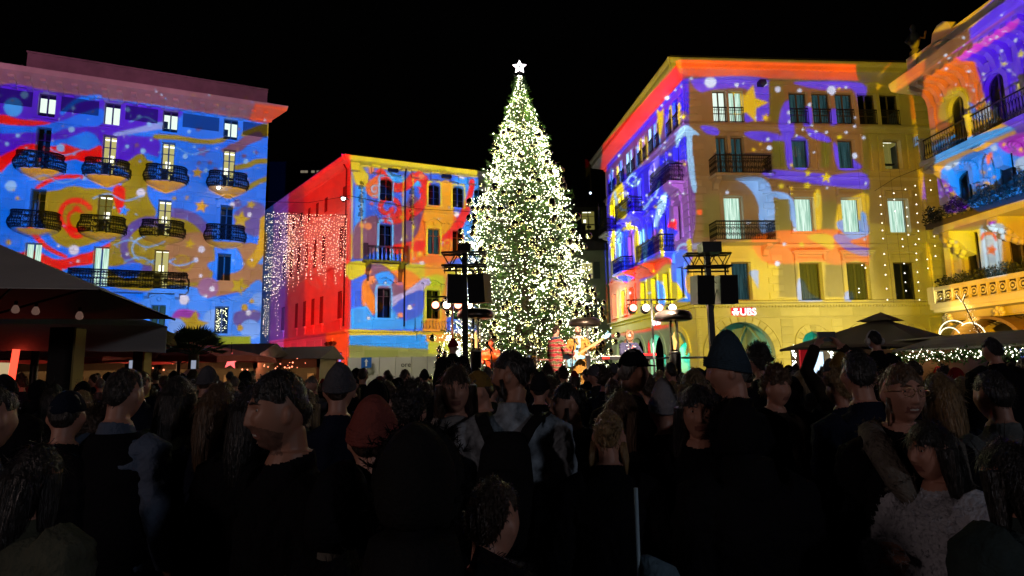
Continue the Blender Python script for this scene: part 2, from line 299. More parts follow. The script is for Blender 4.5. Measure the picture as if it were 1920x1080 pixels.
poly((150,180,240),[(190,420),(225,430),(260,500),(350,560),(200,560)]); poly((130,165,235),[(490,500),(530,500),(530,560),(490,560)]); disc(WH,(172,104,11),(103,195,11),(60,318,16),(613,165,9)); star((225,205,90),(213,198,24,.1))
poly((160,138,36), [(-600,560),(1050,560),(1050,1100),(-600,1100)], False)
poly((150,128,34), [(640,-200),(1100,-200),(1100,1100),(640,1100)], False); poly((112,86,28), [(640,-400),(1100,-400),(1100,120),(640,60)], False)
# --- slide for the ornate building at the right edge
S4 = Slide(); poly, band, disc, star = mk(S4, KA, 4.5)
S4.add('poly', (215,165,25), [(1600,-200),(2300,-200),(2300,800),(1600,800)])
poly((205,105,12), [(0,1000),(0,600),(600,200),(700,560),(740,850),(660,960),(380,1100)], False); poly((95,55,6), [(200,300),(600,180),(600,330),(200,620)], False)
poly((180,70,190), [(460,440),(1000,50),(1300,0),(1300,200),(1000,180),(520,480)], False)
poly((70,10,215), [(580,200),(900,-100),(1600,-100),(1600,1300),(1000,1100),(760,880),(700,640),(650,500),(520,480),(1000,180),(1000,80),(600,320)], False)
poly((205,175,20), [(370,900),(430,760),(560,740),(620,830),(640,1040),(560,1060),(380,1010)]); poly((30,130,255), [(615,860),(650,880),(690,960),(640,1010)],False); poly((190,205,225), [(640,1010),(800,850),(800,1000)],False)
star((215,205,50), (910,535,36,.2),(1050,720,60,.1),(1050,450,40,0)); disc(WH, (375,540,13),(600,588,14),(727,617,13),(650,760,13),(877,412,13),(1000,325,15),(808,262,12),(760,290,11),(955,593,12),(577,390,12),(376,797,9),(730,835,10),(862,80,11),(883,218,11),(533,278,12),(710,315,8),(496,704,8),(585,710,7),(627,720,6),(875,487,8),(742,665,9),(685,860,7),(995,627,8),(385,435,14))
poly, band, disc, star = mk(S4, KB, 4.5)
poly((35,140,255), [(340,440),(560,300),(800,200),(1300,150),(1300,600),(640,780),(520,720),(360,560)], False); poly((60,150,230),[(190,240),(980,0),(1010,60),(200,400)],False); poly((70,10,190),[(820,0),(1300,-50),(1300,150),(1000,130),(960,60)],False)
poly((110,30,205), [(350,520),(430,560),(530,680),(530,760),(340,780)]); poly((170,60,200), [(860,180),(1100,120),(1200,330),(1010,320),(880,260)]); poly((190,205,225), [(400,380),(520,330),(500,400),(410,440)]); poly((180,205,240),[(760,230),(820,210),(840,260),(780,270)],False); poly((180,205,240),[(1010,350),(1150,330),(1150,420),(1010,440)])
star((225,175,30), (475,650,40,.3),(765,560,38,.1),(823,503,20,0),(730,460,26,.2),(1050,270,34,0),(900,225,26,0),(405,735,22,0),(400,570,24,0)); disc(WH,(377,608,11),(420,610,11),(513,693,13),(782,435,12),(1057,493,13),(440,690,7),(375,668,8)); disc((170,120,120),(680,570,14)); poly(OR,[(750,300),(790,280),(790,380),(760,390)])
poly((235,205,20), [(390,900),(720,900),(720,1200),(400,1200)], False); poly((200,225,240), [(700,900),(850,890),(890,950),(890,1500),(720,1500)], False); poly((205,130,75),[(480,930),(740,850),(740,890),(480,950)],False); poly((150,50,190),[(730,870),(790,860),(790,900),(730,905)],False); disc((235,240,240),(470,1050,9))
poly, band, disc, star = mk(S4, K9, 3.375)
poly((190,218,240), [(1350,80),(1460,70),(1480,180),(1450,290),(1380,300),(1345,250)]); band((225,95,35), spiral(1395,170,46,46,-2.9,.45), 22); star((225,90,30),(1412,232,42,.15)); poly((200,125,80),[(1130,70),(1345,30),(1345,60),(1130,110)],False)
poly((225,160,35), [(1480,60),(1800,0),(1800,320),(1480,300)],False)
poly((240,172,22), [(1040,470),(1800,340),(1800,1100),(1000,1100)], False)

_test_sign = (1, 1)
def projector(name, pos, tgt, half, parts, ref=1600., n=640, power=1.0):
    """parts: (slide, facade, u-range, albedo, overspill test polygon in sight-line units)"""
    pos = Vector(pos); tgt = Vector(tgt)
    q = (tgt-pos).to_track_quat('-Z', 'Y'); R = q.to_matrix()
    T_ = math.tan(half)
    jj, ii = np.meshgrid(np.arange(n), np.arange(n), indexing='ij')
    tx = ((ii+.5)/n*2-1)*T_; ty = ((jj+.5)/n*2-1)*T_
    Rn = np.array(R)
    D = np.stack([tx, ty, -np.ones_like(tx)], -1) @ Rn.T
    img = np.zeros((n, n, 4), np.float32); img[..., 3] = 1
    P0 = np.array(pos)
    for S, F, u0, u1, z0, z1, alb in parts:
        den = D[..., 0]*F.n[0]+D[..., 1]*F.n[1]
        t = ((F.o-P0[:2]) @ F.n)/np.where(abs(den) < 1e-6, 1e-6, den)
        X = P0[0]+D[..., 0]*t; Y = P0[1]+D[..., 1]*t; Z = P0[2]+D[..., 2]*t
        U = (X-F.o[0])*F.u[0]+(Y-F.o[1])*F.u[1]
        ok = (t > 0) & ((U > u0) ) & ((U < u1) | ((Z > 18.4) & (U < u1+1.5) & (F is F3L))) & (Z > z0) & (Z < z1) & (Y > 2)
        px, py = project(X[ok], Y[ok], Z[ok])
        c = S.paint(px, py)
        L = np.linalg.norm(D[ok], axis=-1); d2 = (L*t[ok])**2; cs = np.abs(den[ok])/L
        g = np.minimum(d2/ref/np.maximum(cs, .15)/alb, 14.)
        img[ok, :3] = c*g[:, None]
    for _ in range(2):                                      # lens softness
        c_ = img.copy(); c_[1:-1, 1:-1] = (img[1:-1, 1:-1]*4+img[:-2, 1:-1]+img[2:, 1:-1]+img[1:-1, :-2]+img[1:-1, 2:])/8; img = c_
    im = bpy.data.images.new(name+'_slide', n, n, float_buffer=True, is_data=True)
    im.pixels.foreach_set(img.ravel()); im.update(); im.pack()
    ld = bpy.data.lights.new(name, 'SPOT'); ld.spot_size = min(2*half*1.5, 3.0); ld.spot_blend = 0; ld.shadow_soft_size = .03
    ld.energy = 4*PI*PI*ref*power; ld.use_nodes = True
    t_ = ld.node_tree; N = t_.nodes; L_ = t_.links
    em = N['Emission'] if 'Emission' in N else N.new('ShaderNodeEmission')
    tc = N.new('ShaderNodeTexCoord'); sp = N.new('ShaderNodeSeparateXYZ'); L_.new(tc.outputs['Normal'], sp.inputs[0])
    def m(op, a, b):
        q_ = N.new('ShaderNodeMath'); q_.operation = op
        for k, v in enumerate((a, b)):
            if isinstance(v, (int, float)): q_.inputs[k].default_value = v
            else: L_.new(v, q_.inputs[k])
        return q_.outputs[0]
    az = m('ABSOLUTE', sp.outputs[2], 0)
    cx = N.new('ShaderNodeCombineXYZ')
    L_.new(m('ADD', m('MULTIPLY', m('DIVIDE', sp.outputs[0], az), _test_sign[0]*.5/T_), .5), cx.inputs[0])
    L_.new(m('ADD', m('MULTIPLY', m('DIVIDE', sp.outputs[1], az), _test_sign[1]*.5/T_), .5), cx.inputs[1])
    it = N.new('ShaderNodeTexImage'); it.image = im; it.extension = 'CLIP'; it.interpolation = 'Linear'
    L_.new(cx.outputs[0], it.inputs[0]); L_.new(it.outputs[0], em.inputs[0])
    ob = bpy.data.objects.new(name, ld); ob.location = pos; ob.rotation_euler = q.to_euler(); COL.objects.link(ob)
    return ob
projector('projector_lamp', (1.5, -2.5, 4.6), F1.W(8, 0, 13), math.radians(17.5), [(S1, F1, -1.6, 17.5, 2, 26, .5)], n=760, power=.86)
projector('projector_lamp', (-4.0, -2.5, 5.5), F2R.W(5, 0, 10), math.radians(13), [(S2, F2R, -.15, 9.9, 1.5, 21, .5)])
projector('projector_lamp', (-0.5, -2.5, 5.6), F2L.W(8, 0, 10), math.radians(12), [(S2, F2L, .1, 18, 1.5, 21, .5)])
MASTP = (4.25, 12.7, 4.45)                              # this one sits on top of the right speaker mast
projector('projector_lamp', MASTP, F3F.W(3.2, 0, 11.5), math.radians(33), [(S3, F3F, -.1, 16.4, 1, 27, .5), (S3, F3L, .1, 17.2, 1, 27, .5)], ref=700., n=1000, power=.92)
def offset_plane(F, d): return Facade(F.o[0]+F.n[0]*d, F.o[1]+F.n[1]*d, F.u[0], F.u[1], F.sg)
projector('projector_lamp', (10.0, 9.0, 3.3), F4.W(4, 0, 10), math.radians(24), [(S4, F4, -.5, 8.3, 1, 18.0, .5), (S4, offset_plane(F4, 1.6), -.7, 9, 16.35, 17.3, .5), (S4, offset_plane(F4, .8), .2, 9, 17.32, 18.9, .5)], power=.68)
# ------------------------------------------------------------------ helpers
MATS = {}
def mat(name, col=(.5,.5,.5), rough=.7, metal=0., emit=None, es=0., noise=0., nscale=3., bump=0., bscale=20., spec=.5, coords='Object', stretch=None, trans=0.):
    if name in MATS: return MATS[name]
    m = bpy.data.materials.new(name); m.use_nodes = True; t = m.node_tree; p = t.nodes['Principled BSDF']
    p.inputs['Base Color'].default_value = (*col, 1); p.inputs['Roughness'].default_value = rough; p.inputs['Metallic'].default_value = metal
    p.inputs['Specular IOR Level'].default_value = spec
    if emit is not None:
        p.inputs['Emission Color'].default_value = (*emit, 1); p.inputs['Emission Strength'].default_value = es
    if noise > 0 or bump > 0:
        tc = t.nodes.new('ShaderNodeTexCoord'); src = tc.outputs[coords]
        if stretch:
            mp = t.nodes.new('ShaderNodeMapping'); mp.inputs['Scale'].default_value = stretch; t.links.new(src, mp.inputs[0]); src = mp.outputs[0]
        if noise > 0:
            n = t.nodes.new('ShaderNodeTexNoise'); n.inputs['Scale'].default_value = nscale; n.inputs['Detail'].default_value = 5; t.links.new(src, n.inputs[0])
            r = t.nodes.new('ShaderNodeValToRGB'); r.color_ramp.elements[0].position = .3; r.color_ramp.elements[1].position = .7
            r.color_ramp.elements[0].color = (*[max(0, c*(1-noise)) for c in col], 1); r.color_ramp.elements[1].color = (*[min(1, c*(1+noise*.7)) for c in col], 1)
            t.links.new(n.outputs[0], r.inputs[0]); t.links.new(r.outputs[0], p.inputs['Base Color'])
        if bump > 0:
            n2 = t.nodes.new('ShaderNodeTexNoise'); n2.inputs['Scale'].default_value = bscale; n2.inputs['Detail'].default_value = 4; t.links.new(src, n2.inputs[0])
            b = t.nodes.new('ShaderNodeBump'); b.inputs['Strength'].default_value = bump; b.inputs['Distance'].default_value = .02
            t.links.new(n2.outputs[0], b.inputs['Height']); t.links.new(b.outputs[0], p.inputs['Normal'])
    MATS[name] = m; return m
def emat(name, col, s, sample=True, noise=0.):
    if name in MATS: return MATS[name]
    m = bpy.data.materials.new(name); m.use_nodes = True; t = m.node_tree; t.nodes.clear()
    o = t.nodes.new('ShaderNodeOutputMaterial'); e = t.nodes.new('ShaderNodeEmission'); e.inputs[0].default_value = (*col, 1); e.inputs[1].default_value = s
    t.links.new(e.outputs[0], o.inputs[0])
    if not sample: m.cycles.emission_sampling = 'NONE'
    MATS[name] = m; return m
def curtain_mat(name, col, s, dark):  # room light as glow; dark stripes put fold shade into it
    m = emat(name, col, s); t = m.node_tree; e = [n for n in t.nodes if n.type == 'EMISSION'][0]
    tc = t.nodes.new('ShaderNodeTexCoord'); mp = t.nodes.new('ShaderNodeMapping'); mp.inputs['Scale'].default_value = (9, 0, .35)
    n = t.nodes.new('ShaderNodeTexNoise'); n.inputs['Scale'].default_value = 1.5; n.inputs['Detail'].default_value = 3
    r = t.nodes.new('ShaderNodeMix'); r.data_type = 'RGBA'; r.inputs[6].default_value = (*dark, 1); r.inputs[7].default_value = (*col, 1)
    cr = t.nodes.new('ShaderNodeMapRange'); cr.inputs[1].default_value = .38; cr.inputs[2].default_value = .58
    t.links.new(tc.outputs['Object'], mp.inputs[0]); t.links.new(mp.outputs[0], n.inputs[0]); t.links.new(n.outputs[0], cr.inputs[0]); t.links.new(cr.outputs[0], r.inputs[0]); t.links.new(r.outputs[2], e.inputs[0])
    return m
def glass_mat():
    if 'glass' in MATS: return MATS['glass']
    m = bpy.data.materials.new('window_glass'); m.use_nodes = True; t = m.node_tree; t.nodes.clear()
    o = t.nodes.new('ShaderNodeOutputMaterial'); mx = t.nodes.new('ShaderNodeMixShader'); tr = t.nodes.new('ShaderNodeBsdfTransparent'); tr.inputs[0].default_value = (.85,.9,.88,1)
    g = t.nodes.new('ShaderNodeBsdfGlossy'); g.inputs[1].default_value = .06; g.inputs[0].default_value = (.9,.9,.9,1)
    f = t.nodes.new('ShaderNodeFresnel'); f.inputs[0].default_value = 1.5
    t.links.new(f.outputs[0], mx.inputs[0]); t.links.new(tr.outputs[0], mx.inputs[1]); t.links.new(g.outputs[0], mx.inputs[2]); t.links.new(mx.outputs[0], o.inputs[0])
    MATS['glass'] = m; return m

class MB:
    def __init__(s): s.v = []; s.f = []; s.m = []; s.sm = []
    def add(s, vs, fs, mi=0, smooth=False):
        b = len(s.v); s.v += [tuple(v) for v in vs]; s.f += [tuple(i+b for i in f) for f in fs]; s.m += [mi]*len(fs); s.sm += [smooth]*len(fs); return s
    def box(s, x0, x1, y0, y1, z0, z1, mi=0):
        if x0 > x1: x0, x1 = x1, x0
        v = [(x0,y0,z0),(x1,y0,z0),(x1,y1,z0),(x0,y1,z0),(x0,y0,z1),(x1,y0,z1),(x1,y1,z1),(x0,y1,z1)]
        return s.add(v, [(0,3,2,1),(4,5,6,7),(0,1,5,4),(1,2,6,5),(2,3,7,6),(3,0,4,7)], mi)
    def tube(s, pts, r, n=6, mi=0, cap=True, closed=False):
        pts = [Vector(p) for p in pts]; L = len(pts)
        rr = r if isinstance(r, (list, tuple)) else [r]*L; vs = []; up = None
        for i, p in enumerate(pts):
            d = (pts[(i+1) % L]-pts[i-1]) if closed else (pts[min(i+1, L-1)]-pts[max(i-1, 0)])
            if d.length < 1e-9: d = Vector((0,0,1))
            d.normalize()
            if up is None: up = Vector((0,0,1)) if abs(d.z) < .9 else Vector((0,1,0))
            a = d.cross(up)
            if a.length < 1e-4: a = d.cross(Vector((1,.3,0)))
            a.normalize(); b = a.cross(d); up = b
            for k in range(n):
                t = 2*PI*k/n; vs.append(p+(a*math.cos(t)+b*math.sin(t))*rr[i])
        fs = []
        for i in range(L if closed else L-1):
            j = (i+1) % L
            for k in range(n): fs.append((i*n+k, i*n+(k+1) % n, j*n+(k+1) % n, j*n+k))
        if cap and not closed: fs += [tuple(range(n))[::-1], tuple(range((L-1)*n, L*n))]
        return s.add(vs, fs, mi, n > 5)
    def lathe(s, prof, n=16, cx=0, cy=0, mi=0, sx=1., sy=1.):
        vs = []; L = len(prof)
        for r, z in prof:
            for k in range(n):
                t = 2*PI*k/n; vs.append((cx+r*sx*math.cos(t), cy+r*sy*math.sin(t), z))
        fs = [(i*n+k, i*n+(k+1) % n, (i+1)*n+(k+1) % n, (i+1)*n+k) for i in range(L-1) for k in range(n)]
        if prof[0][0] > 1e-4: fs.append(tuple(range(n))[::-1])
        if prof[-1][0] > 1e-4: fs.append(tuple(range((L-1)*n, L*n)))
        return s.add(vs, fs, mi, True)
    def prism(s, pts, y0, y1, mi=0, plane='xz'):
        n = len(pts); P = (lambda a, b, y: (a, y, b)) if plane == 'xz' else (lambda a, b, y: (y, a, b)) if plane == 'yz' else (lambda a, b, y: (a, b, y))
        vs = [P(a, b, y0) for a, b in pts]+[P(a, b, y1) for a, b in pts]
        fs = [tuple(range(n)), tuple(range(n, 2*n))[::-1]]+[(i, i+n, (i+1) % n+n, (i+1) % n) for i in range(n)]
        return s.add(vs, fs, mi)
    def ball(s, c, r, n=8, mi=0, sz=1.):
        cx, cy, cz = c
        return s.lathe([(max(1e-5, r*math.sin(PI*i/(n//2+1))), -r*sz*math.cos(PI*i/(n//2+1))+cz) for i in range(n//2+2)], n, cx, cy, mi)
    def mesh(s, name, mats):
        me = bpy.data.meshes.new(name); me.from_pydata(s.v, [], s.f)
        for m in (mats if isinstance(mats, (list, tuple)) else [mats]): me.materials.append(m)
        me.polygons.foreach_set('material_index', s.m); me.polygons.foreach_set('use_smooth', s.sm); me.update()
        bm = bmesh.new(); bm.from_mesh(me); bmesh.ops.recalc_face_normals(bm, faces=bm.faces); bm.to_mesh(me); bm.free()
        return me
def link(name, me, parent=None, loc=(0,0,0), rz=0.):
    o = bpy.data.objects.new(name, me); COL.objects.link(o); o.location = loc; o.rotation_euler = (0, 0, rz)
    if parent is not None: o.parent = parent
    return o
def thing(name, label, cat, loc=(0,0,0), rz=0., group=None, me=None):
    o = link(name, me, None, loc, rz); o['label'] = label; o['category'] = cat
    if group: o['group'] = group
    return o
def tree_copy(o, parent=None):
    c = o.copy(); COL.objects.link(c); c.parent = parent
    for ch in o.children: tree_copy(ch, c)
    return c
def part(F, name, me, B, u, z, d=0., label=None, stuff=False):
    """a piece of building B standing on facade F; mesh axes: x right, y into the wall, z up"""
    o = link(name, me, B, F.W(u, d, z)-B.location, F.rz)
    if label: o['label'] = label
    if stuff: o['kind'] = 'stuff'
    return o
def ring(holes):
    return holes
def arch_pts(u0, u1, z0, z1, n=12, rise=None):
    r = (u1-u0)/2; h = r if rise is None else rise; c = (u0+u1)/2
    return [(u0, z0), (u1, z0)]+[(c+r*math.cos(PI*i/n), z1-h+h*math.sin(PI*i/n)) for i in range(n+1)]
def rect(u0, u1, z0, z1): return [(u0, z0), (u1, z0), (u1, z1), (u0, z1)]
def wall(F, B, u0, u1, z0, z1, holes, m, depth=.34, name='wall', d=0., rm=None):
    bm = bmesh.new(); sg = F.sg
    def loop(pts):
        vs = [bm.verts.new((sg*u, 0, z)) for u, z in pts]
        return vs, [bm.edges.new((vs[i], vs[(i+1) % len(vs)])) for i in range(len(vs))]
    E = loop(rect(u0, u1, z0, z1))[1]; hl = []
    for h in holes:
        vs, es = loop(h); E += es; hl.append(vs)
    bmesh.ops.triangle_fill(bm, use_beauty=True, edges=E)
    for vs in hl:
        back = [bm.verts.new(v.co+Vector((0, depth, 0))) for v in vs]; n = len(vs)
        for i in range(n): bm.faces.new((vs[i], vs[(i+1) % n], back[(i+1) % n], back[i])).material_index = 1 if rm else 0
    me = bpy.data.meshes.new(name); bm.to_mesh(me); bm.free(); me.materials.append(m)
    if rm: me.materials.append(rm)
    return part(F, name, me, B, 0, 0, d)
def clip_blocks(u0, u1, z0, z1, bw, bh, avoid, rnd, minw=.3, off=True, grow=0.):
    """courses of stones: rectangles between z0 and z1 that keep clear of the openings"""
    out = []; rows = max(1, round((z1-z0)/bh)); h = (z1-z0)/rows
    for r in range(rows):
        a = z0+r*h; b = a+h; sp = [(u0, u1)]
        for (x0, x1, y0, y1) in avoid:
            if y1 > a+.02 and y0 < b-.02:
                sp = [q for s_, e_ in sp for q in ((s_, min(e_, x0)), (max(s_, x1), e_)) if q[1]-q[0] > .12]
        for s_, e_ in sp:
            x = s_; first = True
            while x < e_-1e-3:
                L = bw*rnd.uniform(.8, 1.25)
                if first and off and r % 2: L *= .5
                first = False
                if e_-(x+L) < minw: L = e_-x
                out.append((x, x+L, a, b)); x += L
    return out
def stones(F, B, blocks, m, thick=.03, gap=.012, name='stone', d=0.0, limit=300):
    mats = m if isinstance(m, list) else [m]
    cache = {}
    for i, (a, b, c, e) in enumerate(blocks[:limit]):
        w_, h_ = round(b-a-gap, 2), round(e-c-gap, 3); k = (w_, h_, i % len(mats), name)
        if k not in cache:
            q = MB(); t = thick; bv = min(.012, t*.5)
            v = [(-w_/2,0,-h_/2),(w_/2,0,-h_/2),(w_/2,0,h_/2),(-w_/2,0,h_/2),(-w_/2+bv,-t,-h_/2+bv),(w_/2-bv,-t,-h_/2+bv),(w_/2-bv,-t,h_/2-bv),(-w_/2+bv,-t,h_/2-bv)]
            q.add(v, [(4,5,6,7),(0,1,5,4),(1,2,6,5),(2,3,7,6),(3,0,4,7)]); cache[k] = q.mesh(name, mats[i % len(mats)])
        part(F, name, cache[k], B, (a+b)/2, (c+e)/2, d-.001)
    if len(blocks) > limit:
        q = MB()
        for a, b, c, e in blocks[limit:]:
            x0, x1 = sorted((F.sg*a, F.sg*b)); q.box(x0+gap/2, x1-gap/2, -thick, 0, c+gap/2, e-gap/2)
        part(F, 'stonework', q.mesh('stonework', mats[0]), B, 0, 0, d-.001, stuff=True)
PL = mat('plaster', (.5,.48,.44), .85, noise=.12, nscale=.6, bump=.25, bscale=9)
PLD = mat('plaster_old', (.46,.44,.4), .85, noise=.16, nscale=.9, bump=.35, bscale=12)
STN = mat('stone', (.52,.5,.46), .8, noise=.1, nscale=1.4, bump=.3, bscale=14)
STN2 = mat('stone_b', (.46,.445,.41), .8, noise=.12, nscale=1.4, bump=.3, bscale=14)
STN3 = mat('stone_c', (.56,.54,.5), .8, noise=.1, nscale=1.4, bump=.3, bscale=14)
SS = [STN, STN2, STN3]
IRON = mat('wrought_iron', (.010,.010,.011), .6, metal=.1)
FRM = mat('window_frame_paint', (.12,.1,.08), .5); FRW = mat('window_frame_white', (.45,.45,.42), .5)
DARKIN = mat('room_shade', (.015,.016,.015), .9)
ROOF = mat('roof_tiles', (.03,.025,.025), .9, noise=.3, nscale=4)
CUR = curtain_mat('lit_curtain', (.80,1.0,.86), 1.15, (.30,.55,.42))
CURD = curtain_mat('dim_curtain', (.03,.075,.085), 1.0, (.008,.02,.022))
WARMW = emat('warm_wall_glow', (1.0,.86,.33), .62); WHW = emat('blind_glow', (.86,1.0,.88), 1.25); WARMD = emat('dim_room_glow', (.5,.42,.1), .35)  # room light put into walls and blinds as glow
TEAL = emat('teal_room', (.05,.6,.55), .8); CEIL = emat('ceiling_light', (1,.95,.75), 2.2)
SHUT = mat('wooden_shutter', (.10,.105,.05), .6, noise=.2, nscale=5, stretch=(10,1,.5)); SHD = mat('shelf_dark', (.02,.02,.018), .7)
WMESH = {}
def window(F, B, u0, u1, z0, z1, style='casement', rec=.24, arch=0., frame=None, label=None):
    """one window with frame, panes and what stands behind it"""
    w_ = round(u1-u0, 2); h_ = round(z1-z0, 2); fr = frame or FRM; key = (w_, h_, style, arch, fr.name)
    if key not in WMESH:
        q = MB(); a = w_/2; t = .055
        if arch > 0:
            P = arch_pts(-a, a, 0, h_, 10, arch); inn = arch_pts(-a+t, a-t, t, h_-t, 10, max(arch-t*.5, .05)); n = len(P)
            q.add([(x, -.03, z) for x, z in P]+[(x, -.03, z) for x, z in inn]+[(x, .03, z) for x, z in P]+[(x, .03, z) for x, z in inn],
                  [(i, (i+1) % n, (i+1) % n+n, i+n) for i in range(n)]+[(i+n, (i+1) % n+n, (i+1) % n+3*n, i+3*n) for i in range(n)])
        else:
            q.box(-a, -a+t, -.03, .03, 0, h_); q.box(a-t, a, -.03, .03, 0, h_); q.box(-a+t, a-t, -.03, .03, 0, t); q.box(-a+t, a-t, -.03, .03, h_-t, h_)
        if style not in ('fixed',): q.box(-.04, .04, -.036, .036, t, h_-t*1.1)
        if style in ('transom', 'door', 'room'):
            zt = h_*(.72 if style != 'door' else .3); q.box(-a+t, -.04, -.026, .026, zt, zt+.045); q.box(.04, a-t, -.026, .026, zt, zt+.045)
        if style == 'grid':
            for zt in (.36, .68): q.box(-a+t, -.04, -.02, .02, h_*zt, h_*zt+.03); q.box(.04, a-t, -.02, .02, h_*zt, h_*zt+.03)
        p = MB(); x0, x1 = -a+t, -.04
        p.add([(x0, 0, t), (x1, 0, t), (x1, 0, h_-t), (x0, 0, h_-t)], [(0,1,2,3)])
        WMESH[key] = (q.mesh('window', fr), p.mesh('pane', glass_mat()), a)
    wm, pm, a = WMESH[key]; um = (u0+u1)/2
    o = part(F, 'window', wm, B, um, z0, -rec, label)
    pa = link('pane', pm, o, (0, .001, 0)); pb = link('pane', pm, o, (a-.055+.04, .001, 0)) if False else link('pane', pm, o, (a-.015, .001, 0))
    return o
def behind(o, w_, h_, what, rnd, y=.14):
    """curtain, blind, shutter or lit room behind the panes of window o"""
    a = w_/2-.01; k = (what, w_, h_)
    def sheet(y0, amp=0., n=2, x0=-a, x1=a, z0=0., z1=h_):
        q = MB(); vs = []
        for i in range(n+1):
            x = x0+(x1-x0)*i/n; yy = y0+amp*math.sin(i*2.4+w_); vs += [(x, yy, z0), (x, yy, z1)]
        return q.add(vs, [(2*i, 2*i+2, 2*i+3, 2*i+1) for i in range(n)], 0, amp > 0)
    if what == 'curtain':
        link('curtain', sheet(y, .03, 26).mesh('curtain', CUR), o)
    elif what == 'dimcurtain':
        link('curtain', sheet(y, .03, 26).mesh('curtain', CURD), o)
    elif what == 'blind':
        link('blind', sheet(y, z0=.25*h_).mesh('blind', WHW), o)
        q = MB(); q.box(-a, a, y, y+.05, 0, .25*h_)
        if rnd.random() < .7: q.box(-a, -a+.3*w_, y-.06, y-.01, .25*h_, .55*h_)
        link('furniture', q.mesh('furniture', SHD), o)
    elif what == 'whiteblind':
        link('blind', sheet(y, 0).mesh('blind', WHW), o)
    elif what == 'shutter':
        q = MB()
        for i in range(6):
            x0 = -a+i*2*a/6; q.box(x0+.008, x0+2*a/6-.008, y, y+.03, .03, h_-.03)
        link('shutter', q.mesh('shutter', SHUT), o)
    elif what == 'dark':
        link('dark_backing', sheet(.9).mesh('dark_backing', DARKIN), o)  # black sheet standing in for the shade of an unlit room
    elif what in ('room', 'dimroom'):
        q = MB(); D = 1.6; W_ = 1.4
        q.add([(-W_,D,0),(W_,D,0),(W_,D,h_+.2),(-W_,D,h_+.2)], [(0,1,2,3)], 0)
        q.add([(-W_,.05,h_+.2),(W_,.05,h_+.2),(W_,D,h_+.2),(-W_,D,h_+.2)], [(0,1,2,3)], 0)
        q.box(-.6, .6, .3, .5, h_+.1, h_+.16, 2); q.box(-.5, .5, 1.0, 1.2, h_+.1, h_+.16, 2)
        q.box(-W_, -.15, D-.3, D-.02, .0, h_*.5, 1); q.box(.25, .3, D-.35, D-.3, .0, h_*.8, 1); q.box(-.9, .9, .7, 1.0, h_*.36, h_*.39, 1); q.box(.0, .5, D-.4, D-.1, h_*.25, h_*.36, 1)
        q.box(-.35, -.05, D-.1, D-.05, h_*.55, h_*.72, 2)
        link('room', q.mesh('room', [WARMW if what == 'room' else WARMD, SHD, CEIL]), o)
def box_part(F, B, name, u0, u1, z0, z1, d0, d1, m, label=None):
    q = MB(); hw = abs(u1-u0)/2; q.box(-hw, hw, -(d1), -(d0), 0, z1-z0)
    return part(F, name, q.mesh(name, m), B, (u0+u1)/2, z0, 0, label)
def profile_part(F, B, name, prof, u0, u1, m, mitre0=0., mitre1=0.):
    """a moulding run: prof = [(d, z)...]; ends grow with d by the mitre factors"""
    sg = F.sg; q = MB(); n = len(prof)
    A = [(sg*(u0-mitre0*max(d, 0)), -d, z) for d, z in prof]; C = [(sg*(u1+mitre1*max(d, 0)), -d, z) for d, z in prof]
    q.add(A+C, [(i, (i+1) % n, (i+1) % n+n, i+n) for i in range(n)]+[tuple(range(n)), tuple(range(n, 2*n))[::-1]])
    return part(F, name, q.mesh(name, m), B, 0, 0, 0)
def building(F, name, label, cat='building'):
    return thing(name, label, cat, (F.o[0], F.o[1], 0))
def surround(F, B, u0, u1, z0, z1, w_=.16, d=.07, m=None, sill=True, hood=None):
    m = m or STN; q = MB(); a = (u1-u0)/2
    q.box(-a-w_, -a, -d, 0, 0, z1-z0); q.box(a, a+w_, -d, 0, 0, z1-z0); q.box(-a-w_, a+w_, -d-.01, 0, z1-z0, z1-z0+w_)
    o = part(F, 'window_surround', q.mesh('window_surround', m), B, (u0+u1)/2, z0, -.001)
    if sill:
        q = MB(); q.box(-a-w_-.08, a+w_+.08, -d-.1, 0, -.14, -.003); part(F, 'sill', q.mesh('sill', m), B, (u0+u1)/2, z0, -.002)
    if hood == 'flat':
        q = MB(); q.box(-a-w_-.12, a+w_+.12, -.34, 0, .1, .2); q.box(-a-w_-.06, a+w_+.06, -.22, 0, -.02, .1); q.box(-a-w_, -a-w_+.14, -.2, 0, -.4, -.02); q.box(a+w_-.14, a+w_, -.2, 0, -.4, -.02)
        part(F, 'hood', q.mesh('hood', m), B, (u0+u1)/2, z1+w_+.25, -.002)
    if hood == 'wave':
        q = MB(); W_ = a+w_+.2; top = []; bot = []
        for i in range(21):
            x = -W_+2*W_*i/20; e = abs(x)/W_; h = .34*math.cos(min(1, e*1.25)*PI/2)**1.2+(.07*math.sin((e-.8)/.2*PI) if e > .8 else 0); top.append((x, h+.1)); bot.append((x, h-.02))
        q.prism(bot+top[::-1], -.26, 0); q.box(-W_+.12, -W_+.3, -.18, 0, -.55, -.05); q.box(W_-.3, W_-.12, -.18, 0, -.55, -.05); q.ball((0, -.08, .0), .14, 8)
        part(F, 'pediment', q.mesh('pediment', m), B, (u0+u1)/2, z1+w_+.22, -.002)
    return o
# ------------------------------------------------------------------ the ground
q = MB(); q.box(-400, 400, -60, 600, -.3, 0); g = link('ground', q.mesh('ground', mat('paving', (.07,.065,.06), .7, noise=.3, nscale=2, bump=.3, bscale=8))); g['kind'] = 'structure'
rnd = random.Random(11)
